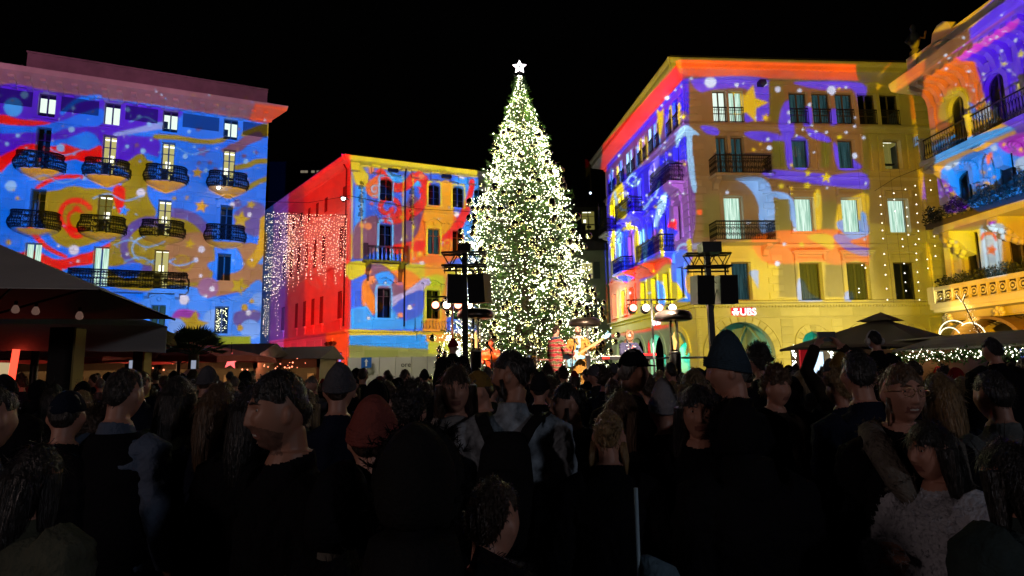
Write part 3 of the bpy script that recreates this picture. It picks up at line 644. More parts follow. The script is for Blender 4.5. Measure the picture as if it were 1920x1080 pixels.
# ------------------------------------------------------------------ building on the left
B1 = building(F1, 'apartment_building', 'pale stone five storey building at the left with bulging iron balconies and lit windows')
C4 = [2.38, 5.99, 9.23, 12.63, 16.0]
H = []; AV = []
def hole1(u, w_, z0, z1): H.append(rect(u-w_/2, u+w_/2, z0, z1)); AV.append((u-w_/2-.22, u+w_/2+.22, z0-.16, z1+.25))
WL = []
for i, u in enumerate(C4):
    hole1(u, .88, 17.5, 19.02); WL.append((u, .88, 17.5, 19.02, 'casement', 'blind' if i != 2 else 'whiteblind'))
    hole1(u, .74, 14.05, 16.82); WL.append((u, .74, 14.05, 16.82, 'room', ['room','room','room','dark','dark'][i]))
    hole1(u, .76, 10.45, 12.92); WL.append((u, .76, 10.45, 12.92, 'room', ['dark','room','dimroom','dark','dark'][i]))
    if i == 0: hole1(u, .82, 7.8, 9.62); WL.append((u, .82, 7.8, 9.62, 'casement', 'dark'))
    else: hole1(u, .82, 7.1, 9.62); WL.append((u, .82, 7.1, 9.62, 'casement', ['', 'room', 'curtain', 'curtain', 'dark'][i]))
    hole1(u, .84, 4.3, 6.1); WL.append((u, .84, 4.3, 6.1, 'casement', 'dark' if i != 1 else 'dimcurtain'))
wall(F1, B1, -.0, 18.5, 0, 19.12, H, PL)
q = MB(); q.box(0, 18.5, .36, 14, 0, 19.4); me = q.mesh('back_wall', PL)   # the body behind is two side walls and a rear wall
def shell(F, B, u0, u1, zt, depth, m, skip=()):
    for nm, a, b, c, d in (('side_wall', u0, u0+.3, .35, depth), ('side_wall', u1-.3, u1, .35, depth), ('rear_wall', u0, u1, depth, depth+.3)):
        q = MB(); x0, x1 = sorted((F.sg*a, F.sg*b)); q.box(x0, x1, c, d, 0, zt); part(F, nm, q.mesh(nm, m), B, 0, 0, 0)
    q = MB(); x0, x1 = sorted((F.sg*u0, F.sg*u1)); q.box(x0, x1, .36, depth, zt-.3, zt-.02); part(F, 'roof_slab', q.mesh('roof_slab', ROOF), B, 0, 0, 0)
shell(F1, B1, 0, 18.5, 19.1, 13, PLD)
for u, w_, z0, z1, st, bh in WL:
    fr = FRM if bh in ('dark',) else FRW
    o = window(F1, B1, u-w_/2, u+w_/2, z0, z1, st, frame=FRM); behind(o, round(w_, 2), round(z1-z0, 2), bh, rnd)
for u in C4:
    surround(F1, B1, u-.41, u+.41, 4.3, 6.1, .14, .06, hood='wave'); surround(F1, B1, u-.37, u+.37, 14.05, 16.82, .1, .05, sill=False); surround(F1, B1, u-.38, u+.38, 10.45, 12.92, .12, .05, sill=False, hood='wave' if u < 3 else None)
    surround(F1, B1, u-.41, u+.41, 7.8 if u < 3 else 7.1, 9.62, .14, .05, sill=u < 3); box_part(F1, B1, 'sill', u-.62, u+.62, 17.36, 17.49, 0, .14, STN)
for i in range(5):
    a = C4[i]+.62; b = (C4[i+1]-.62) if i < 4 else 18.3
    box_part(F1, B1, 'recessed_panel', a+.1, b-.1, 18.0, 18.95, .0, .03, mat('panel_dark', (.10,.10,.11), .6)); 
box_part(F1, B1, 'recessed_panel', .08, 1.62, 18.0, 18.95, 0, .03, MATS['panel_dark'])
for z in (17.2, 13.35, 9.98, 6.75, 4.18): profile_part(F1, B1, 'string_course', [(0, z), (.05, z), (.08, z+.06), (0, z+.07)], -.02, 18.5, STN)
bl = clip_blocks(0.02, 15.4, 4.25, 17.2, 1.35, .72, AV, rnd)
bl = [b for b in bl if not (b[1] < 0)]
stones(F1, B1, bl, [PL, mat('plaster_b', (.465,.45,.41), .85, noise=.12, nscale=.8, bump=.3, bscale=9)], .03, .022, 'stone')
profile_part(F1, B1, 'cornice', [(0,19.1),(.2,19.12),(.22,19.25),(1.0,19.66),(1.12,19.72),(1.2,19.98),(1.2,20.05),(0,20.12)], 0, 18.6, STN, 1, 0)
for i in range(24):
    u = .0+i*.78; q = MB(); q.prism([(-.0,19.13),(-.9,19.56),(-.9,19.4),(-.62,19.3),(-.3,19.02),(0,18.98)], -.15, .15, plane='yz'); part(F1, 'cornice_bracket', q.mesh('cornice_bracket', STN) if i == 0 else bpy.data.meshes['cornice_bracket'], B1, u+.2, 0, .0)
q = MB(); q.box(-13.9, -.15, .3, .6, 20.1, 21.6); q.box(-13.95, -.1, .22, .7, 21.6, 21.7); part(F1, 'parapet', q.mesh('parapet', mat('parapet_plaster', (.2,.165,.17), .9, noise=.15, nscale=2)), B1, 0, 0, 0)
q = MB(); q.prism([(-.0, 2.05), (-9.0, 2.05), (-9.0, 2.3), (0, 2.3)], 0, 1.1, plane='xz'); 
box_part(F1, B1, 'shop_sign_board', .62, 2.75, 3.47, 4.12, 0, .08, STN); box_part(F1, B1, 'pier', -.0, .5, 0, 4.1, 0, .12, STN)
box_part(F1, B1, 'door', .3, .95, 0, 2.75, 0, .05, mat('door_blue', (.06,.06,.12), .6)); 
for i in range(4):
    box_part(F1, B1, 'shop_window', 3.2+i*3.2, 5.7+i*3.2, .5, 3.3, 0, .06, emat('shop_glow', (1,.75,.4), .5)); box_part(F1, B1, 'mullion', 4.4+i*3.2, 4.5+i*3.2, .5, 3.3, .07, .12, FRM)
# iron balconies with a pot-bellied basket
def basket(W_, D, H_, nb, name, long=False):
    path = []; n = nb
    for i in range(n+1):
        t = PI*i/n; x = -W_/2*abs(math.cos(t))**(.45 if not long else .12)*(1 if math.cos(t) > 0 else -1); y = -D*abs(math.sin(t))**(.5 if not long else .2)
        path.append(Vector((x, y, 0)))
    if long:
        path = [Vector((-W_/2, 0, 0)), Vector((-W_/2, -D*.5, 0))]+[Vector((-W_/2+W_*i/(n-4), -D, 0)) for i in range(n-3)]+[Vector((W_/2, -D*.5, 0)), Vector((W_/2, 0, 0))]
    def off(p, i, k):
        a = path[max(i-1, 0)]; b = path[min(i+1, len(path)-1)]; d = (b-a).normalized(); nn = Vector((d.y, -d.x, 0))
        if nn.y > 0 and abs(nn.y) > .1: nn = -nn
        if abs(nn.y) <= .1: nn = Vector((-1 if p.x < 0 else 1, 0, 0))
        return p+nn*k
    def prof(z): t = z/H_; return .17*math.sin(min(1, t/.72)*PI)*(1-.25*t)
    q = MB(); 
    for z, r in ((0.02, .035), (H_*.3, .024), (H_*.72, .026), (H_, .045)):
        q.tube([off(p, i, prof(z))+Vector((0, 0, z)) for i, p in enumerate(path)], r, 5)
    for i, p in enumerate(path):
        q.tube([off(p, i, prof(z))+Vector((0, 0, z)) for z in [H_*k/6 for k in range(7)]], .02, 4)
        if i < len(path)-1:
            nx = path[i+1]; d = (nx-p); 
            for zc, r in ((H_*.5, .42), (H_*.16, .26), (H_*.86, .22)):
                c = off((p+nx)/2, i, prof(zc)); dn = d.normalized(); R_ = min(d.length*.5, H_*r)
                q.tube([c+dn*(R_*(1-.7*k/12)*math.cos(k*.95+i))+Vector((0, 0, zc+R_*(1-.7*k/12)*math.sin(k*.95+i)*1.1)) for k in range(13)], .021, 3, cap=False)
    return q.mesh(name, IRON)
bm_r = basket(2.3, .78, 1.02, 22, 'railing'); q = MB()
q.lathe([(.10,-.56),(.18,-.46),(.5,-.33),(.86,-.2),(1.0,-.08),(1.04,-.06),(1.04,0)], 28, 0, 0, 0, 1.12, .82); bm_s = q.mesh('slab', STN)
for fl, z in ((3, 14.02), (2, 10.4)):
    for u in C4:
        e = link('balcony', None, B1, F1.W(u, 0, z)-B1.location, F1.rz)
        link('slab', bm_s, e); r = link('railing', bm_r, e); r['kind'] = 'stuff'
e = link('balcony', None, B1, F1.W(7.55, 0, 7.02)-B1.location, F1.rz)
q = MB(); q.box(-3.2, 3.2, -.95, 0, -.16, 0); q.box(-3.1, 3.1, -.85, 0, -.26, -.16)
for x in (-2.6, -.9, .9, 2.6): q.prism([(0,-.26),(-.8,-.26),(-.75,-.45),(-.3,-.6),(-.12,-.95),(0,-.95)], x-.12, x+.12, plane='yz')
link('slab', q.mesh('slab_long', STN), e); r = link('railing', basket(6.2, .85, 1.05, 46, 'railing_long', True), e); r['kind'] = 'stuff'
# ------------------------------------------------------------------ corner building in the middle
B2 = building(F2R, 'corner_building', 'three storey corner building left of the tall tree with one side lit deep red')
HR = [(2.62,.95,14.2,15.92),(6.3,.95,14.2,15.92),(8.23,.95,14.2,15.92),(10.0,.95,14.2,15.92),(12,.95,14.2,15.92),(2.6,.92,9.75,12.42),(6.26,.95,10.4,12.4),(8.2,.95,10.4,12.4),(10.1,.95,10.4,12.4),(2.55,.98,5.5,7.68),(6.2,1.0,5.5,7.68),(8.3,1.0,5.5,7.68),(10.2,1.0,5.5,7.68)]
holes = [(arch_pts(u-w_/2, u+w_/2, a, b, 8, .22) if a > 14 else rect(u-w_/2, u+w_/2, a, b)) for u, w_, a, b in HR]
wall(F2R, B2, 0, 14, 0, 17.1, holes, PL)
for u, w_, a, b in HR:
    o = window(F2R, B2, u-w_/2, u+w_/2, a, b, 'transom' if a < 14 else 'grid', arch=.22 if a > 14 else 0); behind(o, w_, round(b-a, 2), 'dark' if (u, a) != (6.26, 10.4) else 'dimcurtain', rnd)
    if a > 14: surround(F2R, B2, u-w_/2, u+w_/2, a, b+.0, .14, .06)
    elif a > 9: surround(F2R, B2, u-w_/2, u+w_/2, a, b, .2, .09, sill=a > 10, hood='wave' if a > 10 else 'flat')
    else: surround(F2R, B2, u-w_/2, u+w_/2, a, b, .2, .1, hood='wave'); box_part(F2R, B2, 'window_apron', u-.8, u+.8, 4.62, 5.3, 0, .1, STN)
for u0 in (.25, 4.02):
    box_part(F2R, B2, 'pilaster', u0, u0+1.0, 9.75, 16.2, 0, .09, STN); box_part(F2R, B2, 'pilaster', u0, u0+1.0, 4.62, 8.9, 0, .12, STN)
    for z in (5.0, 6.3): box_part(F2R, B2, 'pilaster_panel', u0+.2, u0+.8, z, z+1.1, .12, .16, STN2)
    box_part(F2R, B2, 'capital', u0-.06, u0+1.06, 8.9, 9.15, 0, .2, STN); box_part(F2R, B2, 'capital', u0+.1, u0+.9, 8.0, 8.9, .12, .2, STN)
    q = MB()
    for k in range(9):
        z = 15.4-k*.34; q.ball((0, -.03, z), .13+.07*math.sin(k*2.1), 6, sz=1.1); q.ball((.14*(-1)**k, -.02, z-.12), .08, 6)
    part(F2R, 'carved_ornament', q.mesh('carved_ornament', mat('ornament_dark', (.2,.19,.17), .8)), B2, u0+.5, 0, .1)
for z, d in ((9.3,.22),(4.42,.2),(13.55,.05)): profile_part(F2R, B2, 'string_course', [(0, z), (d*.6, z+.05), (d, z+.16), (d, z+.24), (0, z+.26)], 0, 14, STN, 1, 0); profile_part(F2L, B2, 'string_course', [(0, z), (d*.6, z+.05), (d, z+.16), (d, z+.24), (0, z+.26)], 0, 22, STN, 0, 0)
CP = [(0,16.55),(.12,16.6),(.15,16.72),(.62,16.8),(.7,16.86),(.78,17.08),(.78,17.14),(0,17.3)]
profile_part(F2R, B2, 'cornice', CP, 0, 14, STN, 1, 0); profile_part(F2L, B2, 'cornice', CP, 0, 22, STN, 1, 0)
q = MB(); q.box(-.3, .3, -.5, 0, 0, .58); q.box(-.34, .34, -.55, 0, .42, .52); cbm = q.mesh('cornice_bracket', STN); q = MB()
q.box(-.36,.36,-.12,0,0,.5)
dm = q.mesh('frieze_panel', STN2)
for i in range(8): part(F2R, 'cornice_bracket', cbm, B2, .25+i*1.5, 16.15, 0)
for i in range(8): part(F2R, 'frieze_panel', dm, B2, 1.0+i*1.5, 16.12, 0)
box_part(F2R, B2, 'shutter_board', 1.21, 3.59, 2.3, 3.2, 0, .05, mat('board_pale', (.4,.4,.3), .7)); box_part(F2R, B2, 'lit_notice', 8.0, 8.4, 2.75, 3.35, .0, .08, emat('notice_glow', (.9,1,.95), 1.2))
e = link('balcony', None, B2, F2R.W(2.5, 0, 9.56)-B2.location, F2R.rz)
q = MB(); q.box(-1.6, 1.6, -.9, 0, -.12, .02); q.box(-1.5, 1.5, -.85, -.75, .95, 1.08); q.box(-1.6, -1.3, -.92, -.6, .02, 1.2); q.box(1.3, 1.6, -.92, -.6, .02, 1.2)
for x in (-1.2, 1.2): q.prism([(0,-.12),(-.8,-.12),(-.6,-.5),(-.2,-.7),(0,-1.4)], x-.14, x+.14, plane='yz')
link('slab', q.mesh('slab', mat('balcony_dark_stone', (.10,.095,.09), .8)), e)
def balusters(n, x0, x1, y, h):
    q = MB()
    for i in range(n): q.lathe([(.05,0),(.035,.05),(.09,h*.3),(.08,h*.4),(.03,h*.7),(.05,h*.9),(.05,h)], 8, x0+(x1-x0)*(i+.5)/n, y)
    return q.mesh('baluster', STN)
link('baluster', balusters(9, -1.3, 1.3, -.8, .93), e)['kind'] = 'stuff'
e = link('balustrade', None, B2, F2R.W(6.3, 0, 4.68)-B2.location, F2R.rz)
link('baluster', balusters(11, -1.2, 1.4, -.6, .62), e)['kind'] = 'stuff'; q = MB(); q.box(-1.6, 2.0, -.72, 0, -.14, 0); q.box(-1.5, 1.9, -.7, -.5, .62, .76); q.box(-1.6,-1.2,-.74,-.4,0,.8); q.prism([(0,-.14),(-.6,-.14),(-.3,-.6),(0,-.9)], -1.4, -1.1, plane='yz'); link('rail', q.mesh('rail', STN), e)
HL = [(u, .62, 14.15, 15.3) for u in (1.07,4.66,6.53,8.4,10.3,12.2,14.1,16.0)]+[(u, .72, 10.0, 12.3) for u in (1.4,4.9,6.8,8.7,10.6,12.5,14.4)]+[(1.48,.78,5.5,7.53),(5.07,.74,5.4,7.5),(6.9,.74,5.4,7.5),(8.8,.72,5.4,7.5),(10.73,.7,5.4,7.5),(14.3,.9,5.4,7.5)]+[(5.17,.7,2.15,3.13),(7.1,.7,2.1,3.12),(9.0,.65,2.05,3.15),(10.95,.68,2.1,3.13),(14.4,1.3,2.0,3.1)]
wall(F2L, B2, .001, 22, 0, 17.1, [rect(u-w_/2, u+w_/2, a, b) for u, w_, a, b in HL], PL, rm=mat('reveal_shade', (.07,.05,.05), .9))  # dark reveals: shade put into the colour against the raking beam
for u, w_, a, b in HL:
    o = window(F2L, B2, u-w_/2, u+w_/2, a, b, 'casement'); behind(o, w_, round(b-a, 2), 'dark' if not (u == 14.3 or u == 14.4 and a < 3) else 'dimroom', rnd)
    if a < 9 and a > 4: box_part(F2L, B2, 'sill', u-w_/2-.12, u+w_/2+.12, a-.14, a-.01, 0, .16, STN); box_part(F2L, B2, 'window_apron', u-w_/2, u+w_/2, 4.75, a-.15, 0, .05, STN)
box_part(F2L, B2, 'door', .85, 2.4, 0, 3.1, 0, .04, FRM); box_part(F2L, B2, 'door_sign', .9, 1.15, 1.9, 3.0, .05, .12, emat('violet_sign', (.4,.3,1), 1.0))
stones(F2L, B2, clip_blocks(2.6, 17, .2, 4.2, 1.8, .57, [(u-w_/2-.05, u+w_/2+.05, a-.05, b+.05) for u, w_, a, b in HL if a < 4], rnd), [STN, STN2], .035, .03, 'stone', limit=110)
stones(F2R, B2, clip_blocks(.1, 9.5, .2, 4.2, 1.5, .57, [(1.1, 3.7, 2.2, 3.3), (7.9,8.5,2.7,3.4)], rnd), [STN, STN2], .03, .02, 'stone', limit=80)
for F, u in ((F2L, .35), (F2R, 4.0)):
    q = MB(); q.tube([(0, -.16, 4.9), (0, -.16, 16.4), (0, -.4, 16.75)], .065, 8); part(F, 'drainpipe', q.mesh('drainpipe', mat('pipe_dark', (.05,.03,.03), .5)), B2, u, 0, 0)
q = MB(); x = [F2R.W(-.8,.8,17.2)-B2.location, F2R.W(14,.8,17.2)-B2.location, F2R.W(14,-12,17.2)-B2.location, F2L.W(22,.8,17.2)-B2.location, F2L.W(-.3,.8,17.2)-B2.location]
c = Vector((3, 9, 18.6)); q.add(x+[c], [(0,1,5),(1,2,5),(2,3,5),(3,4,5),(4,0,5)]); link('roof', q.mesh('roof', ROOF), B2)
q = MB(); q.box(-.15,.15,-.3,0,0,.3); q.box(-.35,.35,-.32,-.02,.1,.2)
for u, z in ((1.7, 3.6), (2.6, 3.6)): part(F2L, 'floodlight', q.mesh('floodlight', IRON) if u < 2 else bpy.data.meshes['floodlight'], B2, u, z, .2)
for u in (2.9, 7.0):
    q = MB(); q.box(-.35,.35,-.5,-.15,0,.2); q.tube([(0,0,.1),(0,-.3,.1)], .03, 5); q.ball((.28,-.36,.1), .15, 8); part(F2R, 'floodlight', q.mesh('floodlight_b', IRON), B2, u, 16.25, .5)
# ------------------------------------------------------------------ large building on the right
B3 = building(F3F, 'bank_building', 'large five storey stone building right of the tree with arcades and orange lit cornice')
W3 = [(u, w_, 16.62, 18.68, 'door', k) for u, w_, k in ((2.28,.9,'whiteblind'),(3.33,.95,'curtain'),(7.37,1.24,'dimcurtain'),(8.87,1.24,'dimcurtain'),(10.4,1.24,'dimcurtain'),(11.9,1.24,'dark'),(13.4,1.3,'dark'))]
W3 += [(2.2,.75,13.4,15.7,'casement','dimcurtain'),(3.2,.85,13.4,15.7,'casement','dimcurtain'),(7.22,1.15,13.68,15.6,'fixed','dimcurtain'),(10.2,1.15,13.68,15.6,'fixed','dimcurtain'),(13.2,1.18,13.66,15.6,'fixed','dimroom')]
W3 += [(2.68,1.2,9.2,11.9,'fixed','curtain'),(7.17,1.28,9.7,11.86,'fixed','curtain'),(10.17,1.32,9.66,11.84,'fixed','curtain'),(13.2,1.36,9.64,11.8,'fixed','curtain')]
W3 += [(2.9,1.2,5.56,7.85,'fixed','dimcurtain'),(7.22,1.42,5.49,7.8,'fixed','shutter'),(10.2,1.45,5.47,7.8,'fixed','shutter'),(13.2,1.48,5.45,7.8,'fixed','shutter')]
AR = [(.75, 4.65, 0, 4.25, None), (6.35, 7.8, 0, 3.66, None), (9.4, 10.9, 0, 3.66, None), (12.5, 14.0, 0, 3.66, None)]
wall(F3F, B3, 0, 17.2, 0, 19.4, [rect(u-w_/2, u+w_/2, a, b) for u, w_, a, b, s_, k in W3]+[arch_pts(a, b, .01, d, 20) for a, b, c, d, e in AR], PL, .4)
RAILM = {}
def bars(w_, h_, D=0., name='railing', scroll=True, dx=.11):
    k = (round(w_, 2), h_, D, scroll)
    if k in RAILM: return RAILM[k]
    q = MB(); a = w_/2
    sides = [((-a, -D), (a, -D))]+([((-a, 0), (-a, -D)), ((a, -D), (a, 0))] if D > 0 else [])
    for (x0, y0), (x1, y1) in sides:
        L = math.hypot(x1-x0, y1-y0); n = max(2, int(L/dx))
        for z, r in ((.04, .03), (h_*.82, .02), (h_, .045)): q.tube([(x0, y0, z), (x1, y1, z)], r, 4)
        for i in range(n+1):
            x = x0+(x1-x0)*i/n; y = y0+(y1-y0)*i/n; q.tube([(x, y, .03), (x, y, h_)], .017, 3, cap=False)
            if scroll and i < n and i % 2 == 0:
                for zc in (.3, .62): q.tube([(x+(x1-x0)/n+.10*(1-k2/14)*math.cos(k2*.9)*(x1-x0)/L, y+(y1-y0)/n+.10*(1-k2/14)*math.cos(k2*.9)*(y1-y0)/L, h_*zc+.13*(1-k2/14)*math.sin(k2*.9)) for k2 in range(12)], .018, 3, cap=False)
    RAILM[k] = q.mesh(name, IRON); return RAILM[k]
for u, w_, a, b, st, k in W3:
    o = window(F3F, B3, u-w_/2, u+w_/2, a, b, st, rec=.28, frame=FRW if k == 'curtain' else FRM); behind(o, round(w_, 2), round(b-a, 2), k, rnd)
    if a > 16: r = part(F3F, 'railing', bars(w_-.02, .95, 0, scroll=False), B3, u, a+.02, -.06, stuff=True)
    elif u > 5:
        surround(F3F, B3, u-w_/2, u+w_/2, a, b, .26, .08, hood='flat' if a < 12 else None)
        if a > 12:
            for s_ in (-1, 1): box_part(F3F, B3, 'pilaster', u+s_*(w_/2+.62)-.16, u+s_*(w_/2+.62)+.16, a-.1, b+.35, 0, .1, STN)
    else: surround(F3F, B3, u-w_/2, u+w_/2, a, b, .2, .08, sill=False)
SC3 = [(16.0,.28,.5),(13.0,.1,.2),(8.75,.12,.22),(5.12,.34,.4),(4.45,.06,.1)]
for z, d, h in SC3:
    for F, L in ((F3F, 17.2), (F3L, 17)): profile_part(F, B3, 'string_course', [(0,z),(d*.4,z+.05*h),(d*.5,z+.5*h),(d,z+.6*h),(d,z+.85*h),(d*.4,z+h),(0,z+h)], 0, L, STN, 1, 0)
q = MB()
for i in range(95): q.box(i*.18, i*.18+.09, -.26, -.12, 5.1, 5.2)
part(F3F, 'dentil_row', q.mesh('dentil_row', STN), B3, .1, 0, .0, stuff=True)
for F, L in ((F3F, 17.5), (F3L, 17)): profile_part(F, B3, 'cornice', [(0,19.1),(.12,19.15),(.14,19.3),(1.25,19.42),(1.3,19.5),(1.3,19.72),(1.45,19.9),(1.45,20.0),(0,20.4)], 0, L, PL, 1, 0)
for u0, flip in ((.12, 0), (4.55, 1), (15.0, 0)):          # rusticated corner stones
    bl = []
    z = 5.6; i = 0
    while z < 18.7:
        w_ = .95 if i % 2 == 0 else .7
        if not any(abs(z+.2-s_[0]-.15) < .42 for s_ in SC3[:4]): bl.append((u0 if not flip else u0+.95-w_, u0+w_ if not flip else u0+.95, z, z+.4))
        z += .46; i += 1
    stones(F3F, B3, bl, [STN, STN3], .07, .03, 'quoin_stone')
z = 5.6; bl = []; i = 0
while z < 18.7:
    w_ = .7 if i % 2 == 0 else .95
    if not any(abs(z+.2-s_[0]-.15) < .42 for s_ in SC3[:4]): bl.append((.1, w_, z, z+.4))
    z += .46; i += 1
stones(F3L, B3, bl, [STN, STN3], .07, .03, 'quoin_stone')
av = [(a-.45, b+.45, 0, d+.45) for a, b, c, d, e in AR]+[(2.0, 3.5, 4.55, 5.1)]
stones(F3F, B3, clip_blocks(.05, 17.1, .1, 4.42, 1.5, .48, av, rnd), SS, .05, .03, 'stone', limit=230)
stones(F3F, B3, clip_blocks(.05, 17.1, 4.58, 5.08, 2.0, .5, [(2.1, 3.5, 4.5, 5.1)], rnd), SS, .02, .02, 'frieze_stone')
for a, b, c, d, e in AR:                                    # arch rings of wedge stones
    r = (b-a)/2; cc = (a+b)/2; zc = d-r; n = 15 if r > 1 else 9
    q = MB()
    for i in range(n):
        t0 = PI*i/n+.012; t1 = PI*(i+1)/n-.012
        P = [(r*math.cos(t0), r*math.sin(t0)), ((r+.38)*math.cos(t0), (r+.38)*math.sin(t0)), ((r+.38)*math.cos(t1), (r+.38)*math.sin(t1)), (r*math.cos(t1), r*math.sin(t1))]
        q2 = MB(); q2.prism(P, -.07, .0); part(F3F, 'arch_stone', q2.mesh('arch_stone', SS[i % 3]), B3, cc, zc, 0)
    q.prism([((r+.38)*math.cos(PI*i/24), (r+.38)*math.sin(PI*i/24)) for i in range(25)]+[((r+.46)*math.cos(PI*i/24), (r+.46)*math.sin(PI*i/24)) for i in range(24, -1, -1)], -.12, 0)
    part(F3F, 'arch_moulding', q.mesh('arch_moulding', STN), B3, cc, zc, 0)
    for s_ in (a-.2, b+.2):
        box_part(F3F, B3, 'impost', s_-.24, s_+.24, zc-.22, zc, 0, .14, STN); q = MB(); q.lathe([(.16,0),(.12,.1),(.11,zc-.5),(.16,zc-.25)], 10); part(F3F, 'half_column', q.mesh('half_column', STN), B3, s_, 0, .02)
# vaulted arcade behind the arches, green lit
TEALW = mat('arcade_plaster', (.35,.36,.33), .8, noise=.1)
q = MB()
for k in range(10): pass
def inner_arch(u, w_, zt, dep, mtl):
    q = MB(); P = [(-w_/2*1.5, 0), (-w_/2, 0)]+[(w_/2*math.cos(PI-PI*i/12), zt-w_/2*1.2+w_/2*1.2*math.sin(PI*i/12)) for i in range(13)]+[(w_/2, 0), (w_/2*1.5, 0), (w_/2*1.5, 5), (-w_/2*1.5, 5)]
    q.prism(P, dep, dep+.35); part(F3F, 'inner_arch', q.mesh('inner_arch', mtl), B3, u, 0, 0)
for u in (1.1, 2.75, 4.4): inner_arch(u, 1.05, 3.3, 4.6, TEALW)
for u in (7.07, 10.15, 13.25): inner_arch(u, 1.1, 3.4, 3.4, TEALW)
q = MB(); q.box(0.5, 16.5, .45, 7.5, 4.6, 4.72); q.box(.5, 16.5, 7.5, 7.7, 0, 4.6); q.box(5.2, 5.6, .5, 7.5, 0, 4.6)
for u in (1.1, 2.75, 4.4):
    q.tube([(u-.9, 2.4, 2.4), (u-.6, 2.6, 3.4), (u, 2.9, 4.3), (u+.6, 3.2, 4.55)], .09, 6); q.tube([(u+.9, 2.4, 2.4), (u+.6, 2.6, 3.4), (u, 2.9, 4.3), (u-.6, 3.2, 4.55)], .09, 6)
part(F3F, 'arcade_vault', q.mesh('arcade_vault', TEALW), B3, 0, 0, 0)
def lamp(name, kind, loc, power, col, size=.3, rot=None, spot=None):
    l = bpy.data.lights.new(name, kind); l.energy = power; l.color = col
    if kind == 'AREA': l.size = size
    else: l.shadow_soft_size = size
    if spot: l.spot_size = spot; l.spot_blend = .8
    o = bpy.data.objects.new(name, l); o.location = loc
    if rot: o.rotation_euler = rot
    COL.objects.link(o); return o
def aim(o, t): o.rotation_euler = (Vector(t)-o.location).to_track_quat('-Z', 'Y').to_euler()
for u, p in ((1.2, 110), (4.0, 110), (7.1, 60), (10.2, 40), (13.2, 40)):
    lamp('arcade_lamp', 'POINT', F3F.W(u, -6.2, 2.6), p*2.2, (.02,.85,.6), .2); lamp('arcade_lamp', 'POINT', F3F.W(u, -2.2, 2.3), p*.45, (.05,.6,.45), .2)
q = MB(); q.box(-.2,.2,.0,.05,0,.9); part(F3F, 'hanging_lantern', q.mesh('hanging_lantern', emat('lantern_glow', (.7,1,.75), 1.3)), B3, 2.85, 2.9, -4.4)
for W_ in [(3.06, 14.33-1.3, 3.4, .95), (2.9, 8.98, 3.55, 1.0)]:
    u, z, w_, D = W_; e = link('balcony', None, B3, F3F.W(u, 0, z)-B3.location, F3F.rz)
    q = MB(); q.box(-w_/2-.1, w_/2+.1, -D-.1, 0, -.16, 0)
    for x in (-w_/2+.25, w_/2-.25): q.prism([(0,-.16),(-.8,-.16),(-.75,-.3),(-.35,-.45),(-.2,-.75),(0,-.8)], x-.16, x+.16, plane='yz')
    link('slab', q.mesh('slab', STN), e); link('railing', bars(w_, 1.12, D), e)['kind'] = 'stuff'
# the bank sign: white three-key mark and red letters
def text_mesh(s, size, ext, bold=0.0):
    c = bpy.data.curves.new('t', 'FONT'); c.body = s; c.size = size; c.extrude = ext; c.offset = bold; c.align_x = 'LEFT'; o = bpy.data.objects.new('t', c); COL.objects.link(o)
    bpy.context.view_layer.update(); me = bpy.data.meshes.new_from_object(o.evaluated_get(bpy.context.evaluated_depsgraph_get())); bpy.data.objects.remove(o)
    me.transform(Matrix.Rotation(PI/2, 4, 'X')); return me
REDG = emat('red_sign_face', (1,.02,.04), 1.1, False); WHG = emat('white_sign_face', (1,.95,.95), 1.6, False)
def bank_sign(F, u, z, s, label):
    e = thing('bank_sign', label, 'sign', F.W(u, .16, z), F.rz)
    q = MB(); q.box(.0, 1.2*s, .06, .1, -.03*s, .42*s); link('back_board', q.mesh('back_board', REDG), e)
    me = text_mesh('UBS', .52*s, .015, .012*s); me.materials.append(WHG); link('letter', me, e, (.44*s if True else 0, .03, .03*s))
    q = MB()
    for a in (0, 1, 2):
        t = PI/2+a*2*PI/3; x, zz = .2*s+.1*s*math.cos(t), .2*s+.1*s*math.sin(t); q.prism([(x+.085*s*math.cos(k*PI/5), zz+.085*s*math.sin(k*PI/5)) for k in range(10)], -.02, .03)
    for a in range(3):
        t = a*PI/3; q.prism([(.2*s+.2*s*math.cos(t)+.03*s*math.sin(t), .2*s+.2*s*math.sin(t)-.03*s*math.cos(t)), (.2*s+.2*s*math.cos(t)-.03*s*math.sin(t), .2*s+.2*s*math.sin(t)+.03*s*math.cos(t)), (.2*s-.2*s*math.cos(t)-.03*s*math.sin(t), .2*s-.2*s*math.sin(t)+.03*s*math.cos(t)), (.2*s-.2*s*math.cos(t)+.03*s*math.sin(t), .2*s-.2*s*math.sin(t)-.03*s*math.cos(t))], -.025, .02)
    link('key_mark', q.mesh('key_mark', WHG), e)
bank_sign(F3F, 2.12, 4.62, 1.12, 'illuminated red UBS letters with white key mark over the large arch')
bank_sign(F3L, 6.6, 4.5, 1.0, 'small red and white lit UBS sign on the shaded side wall')
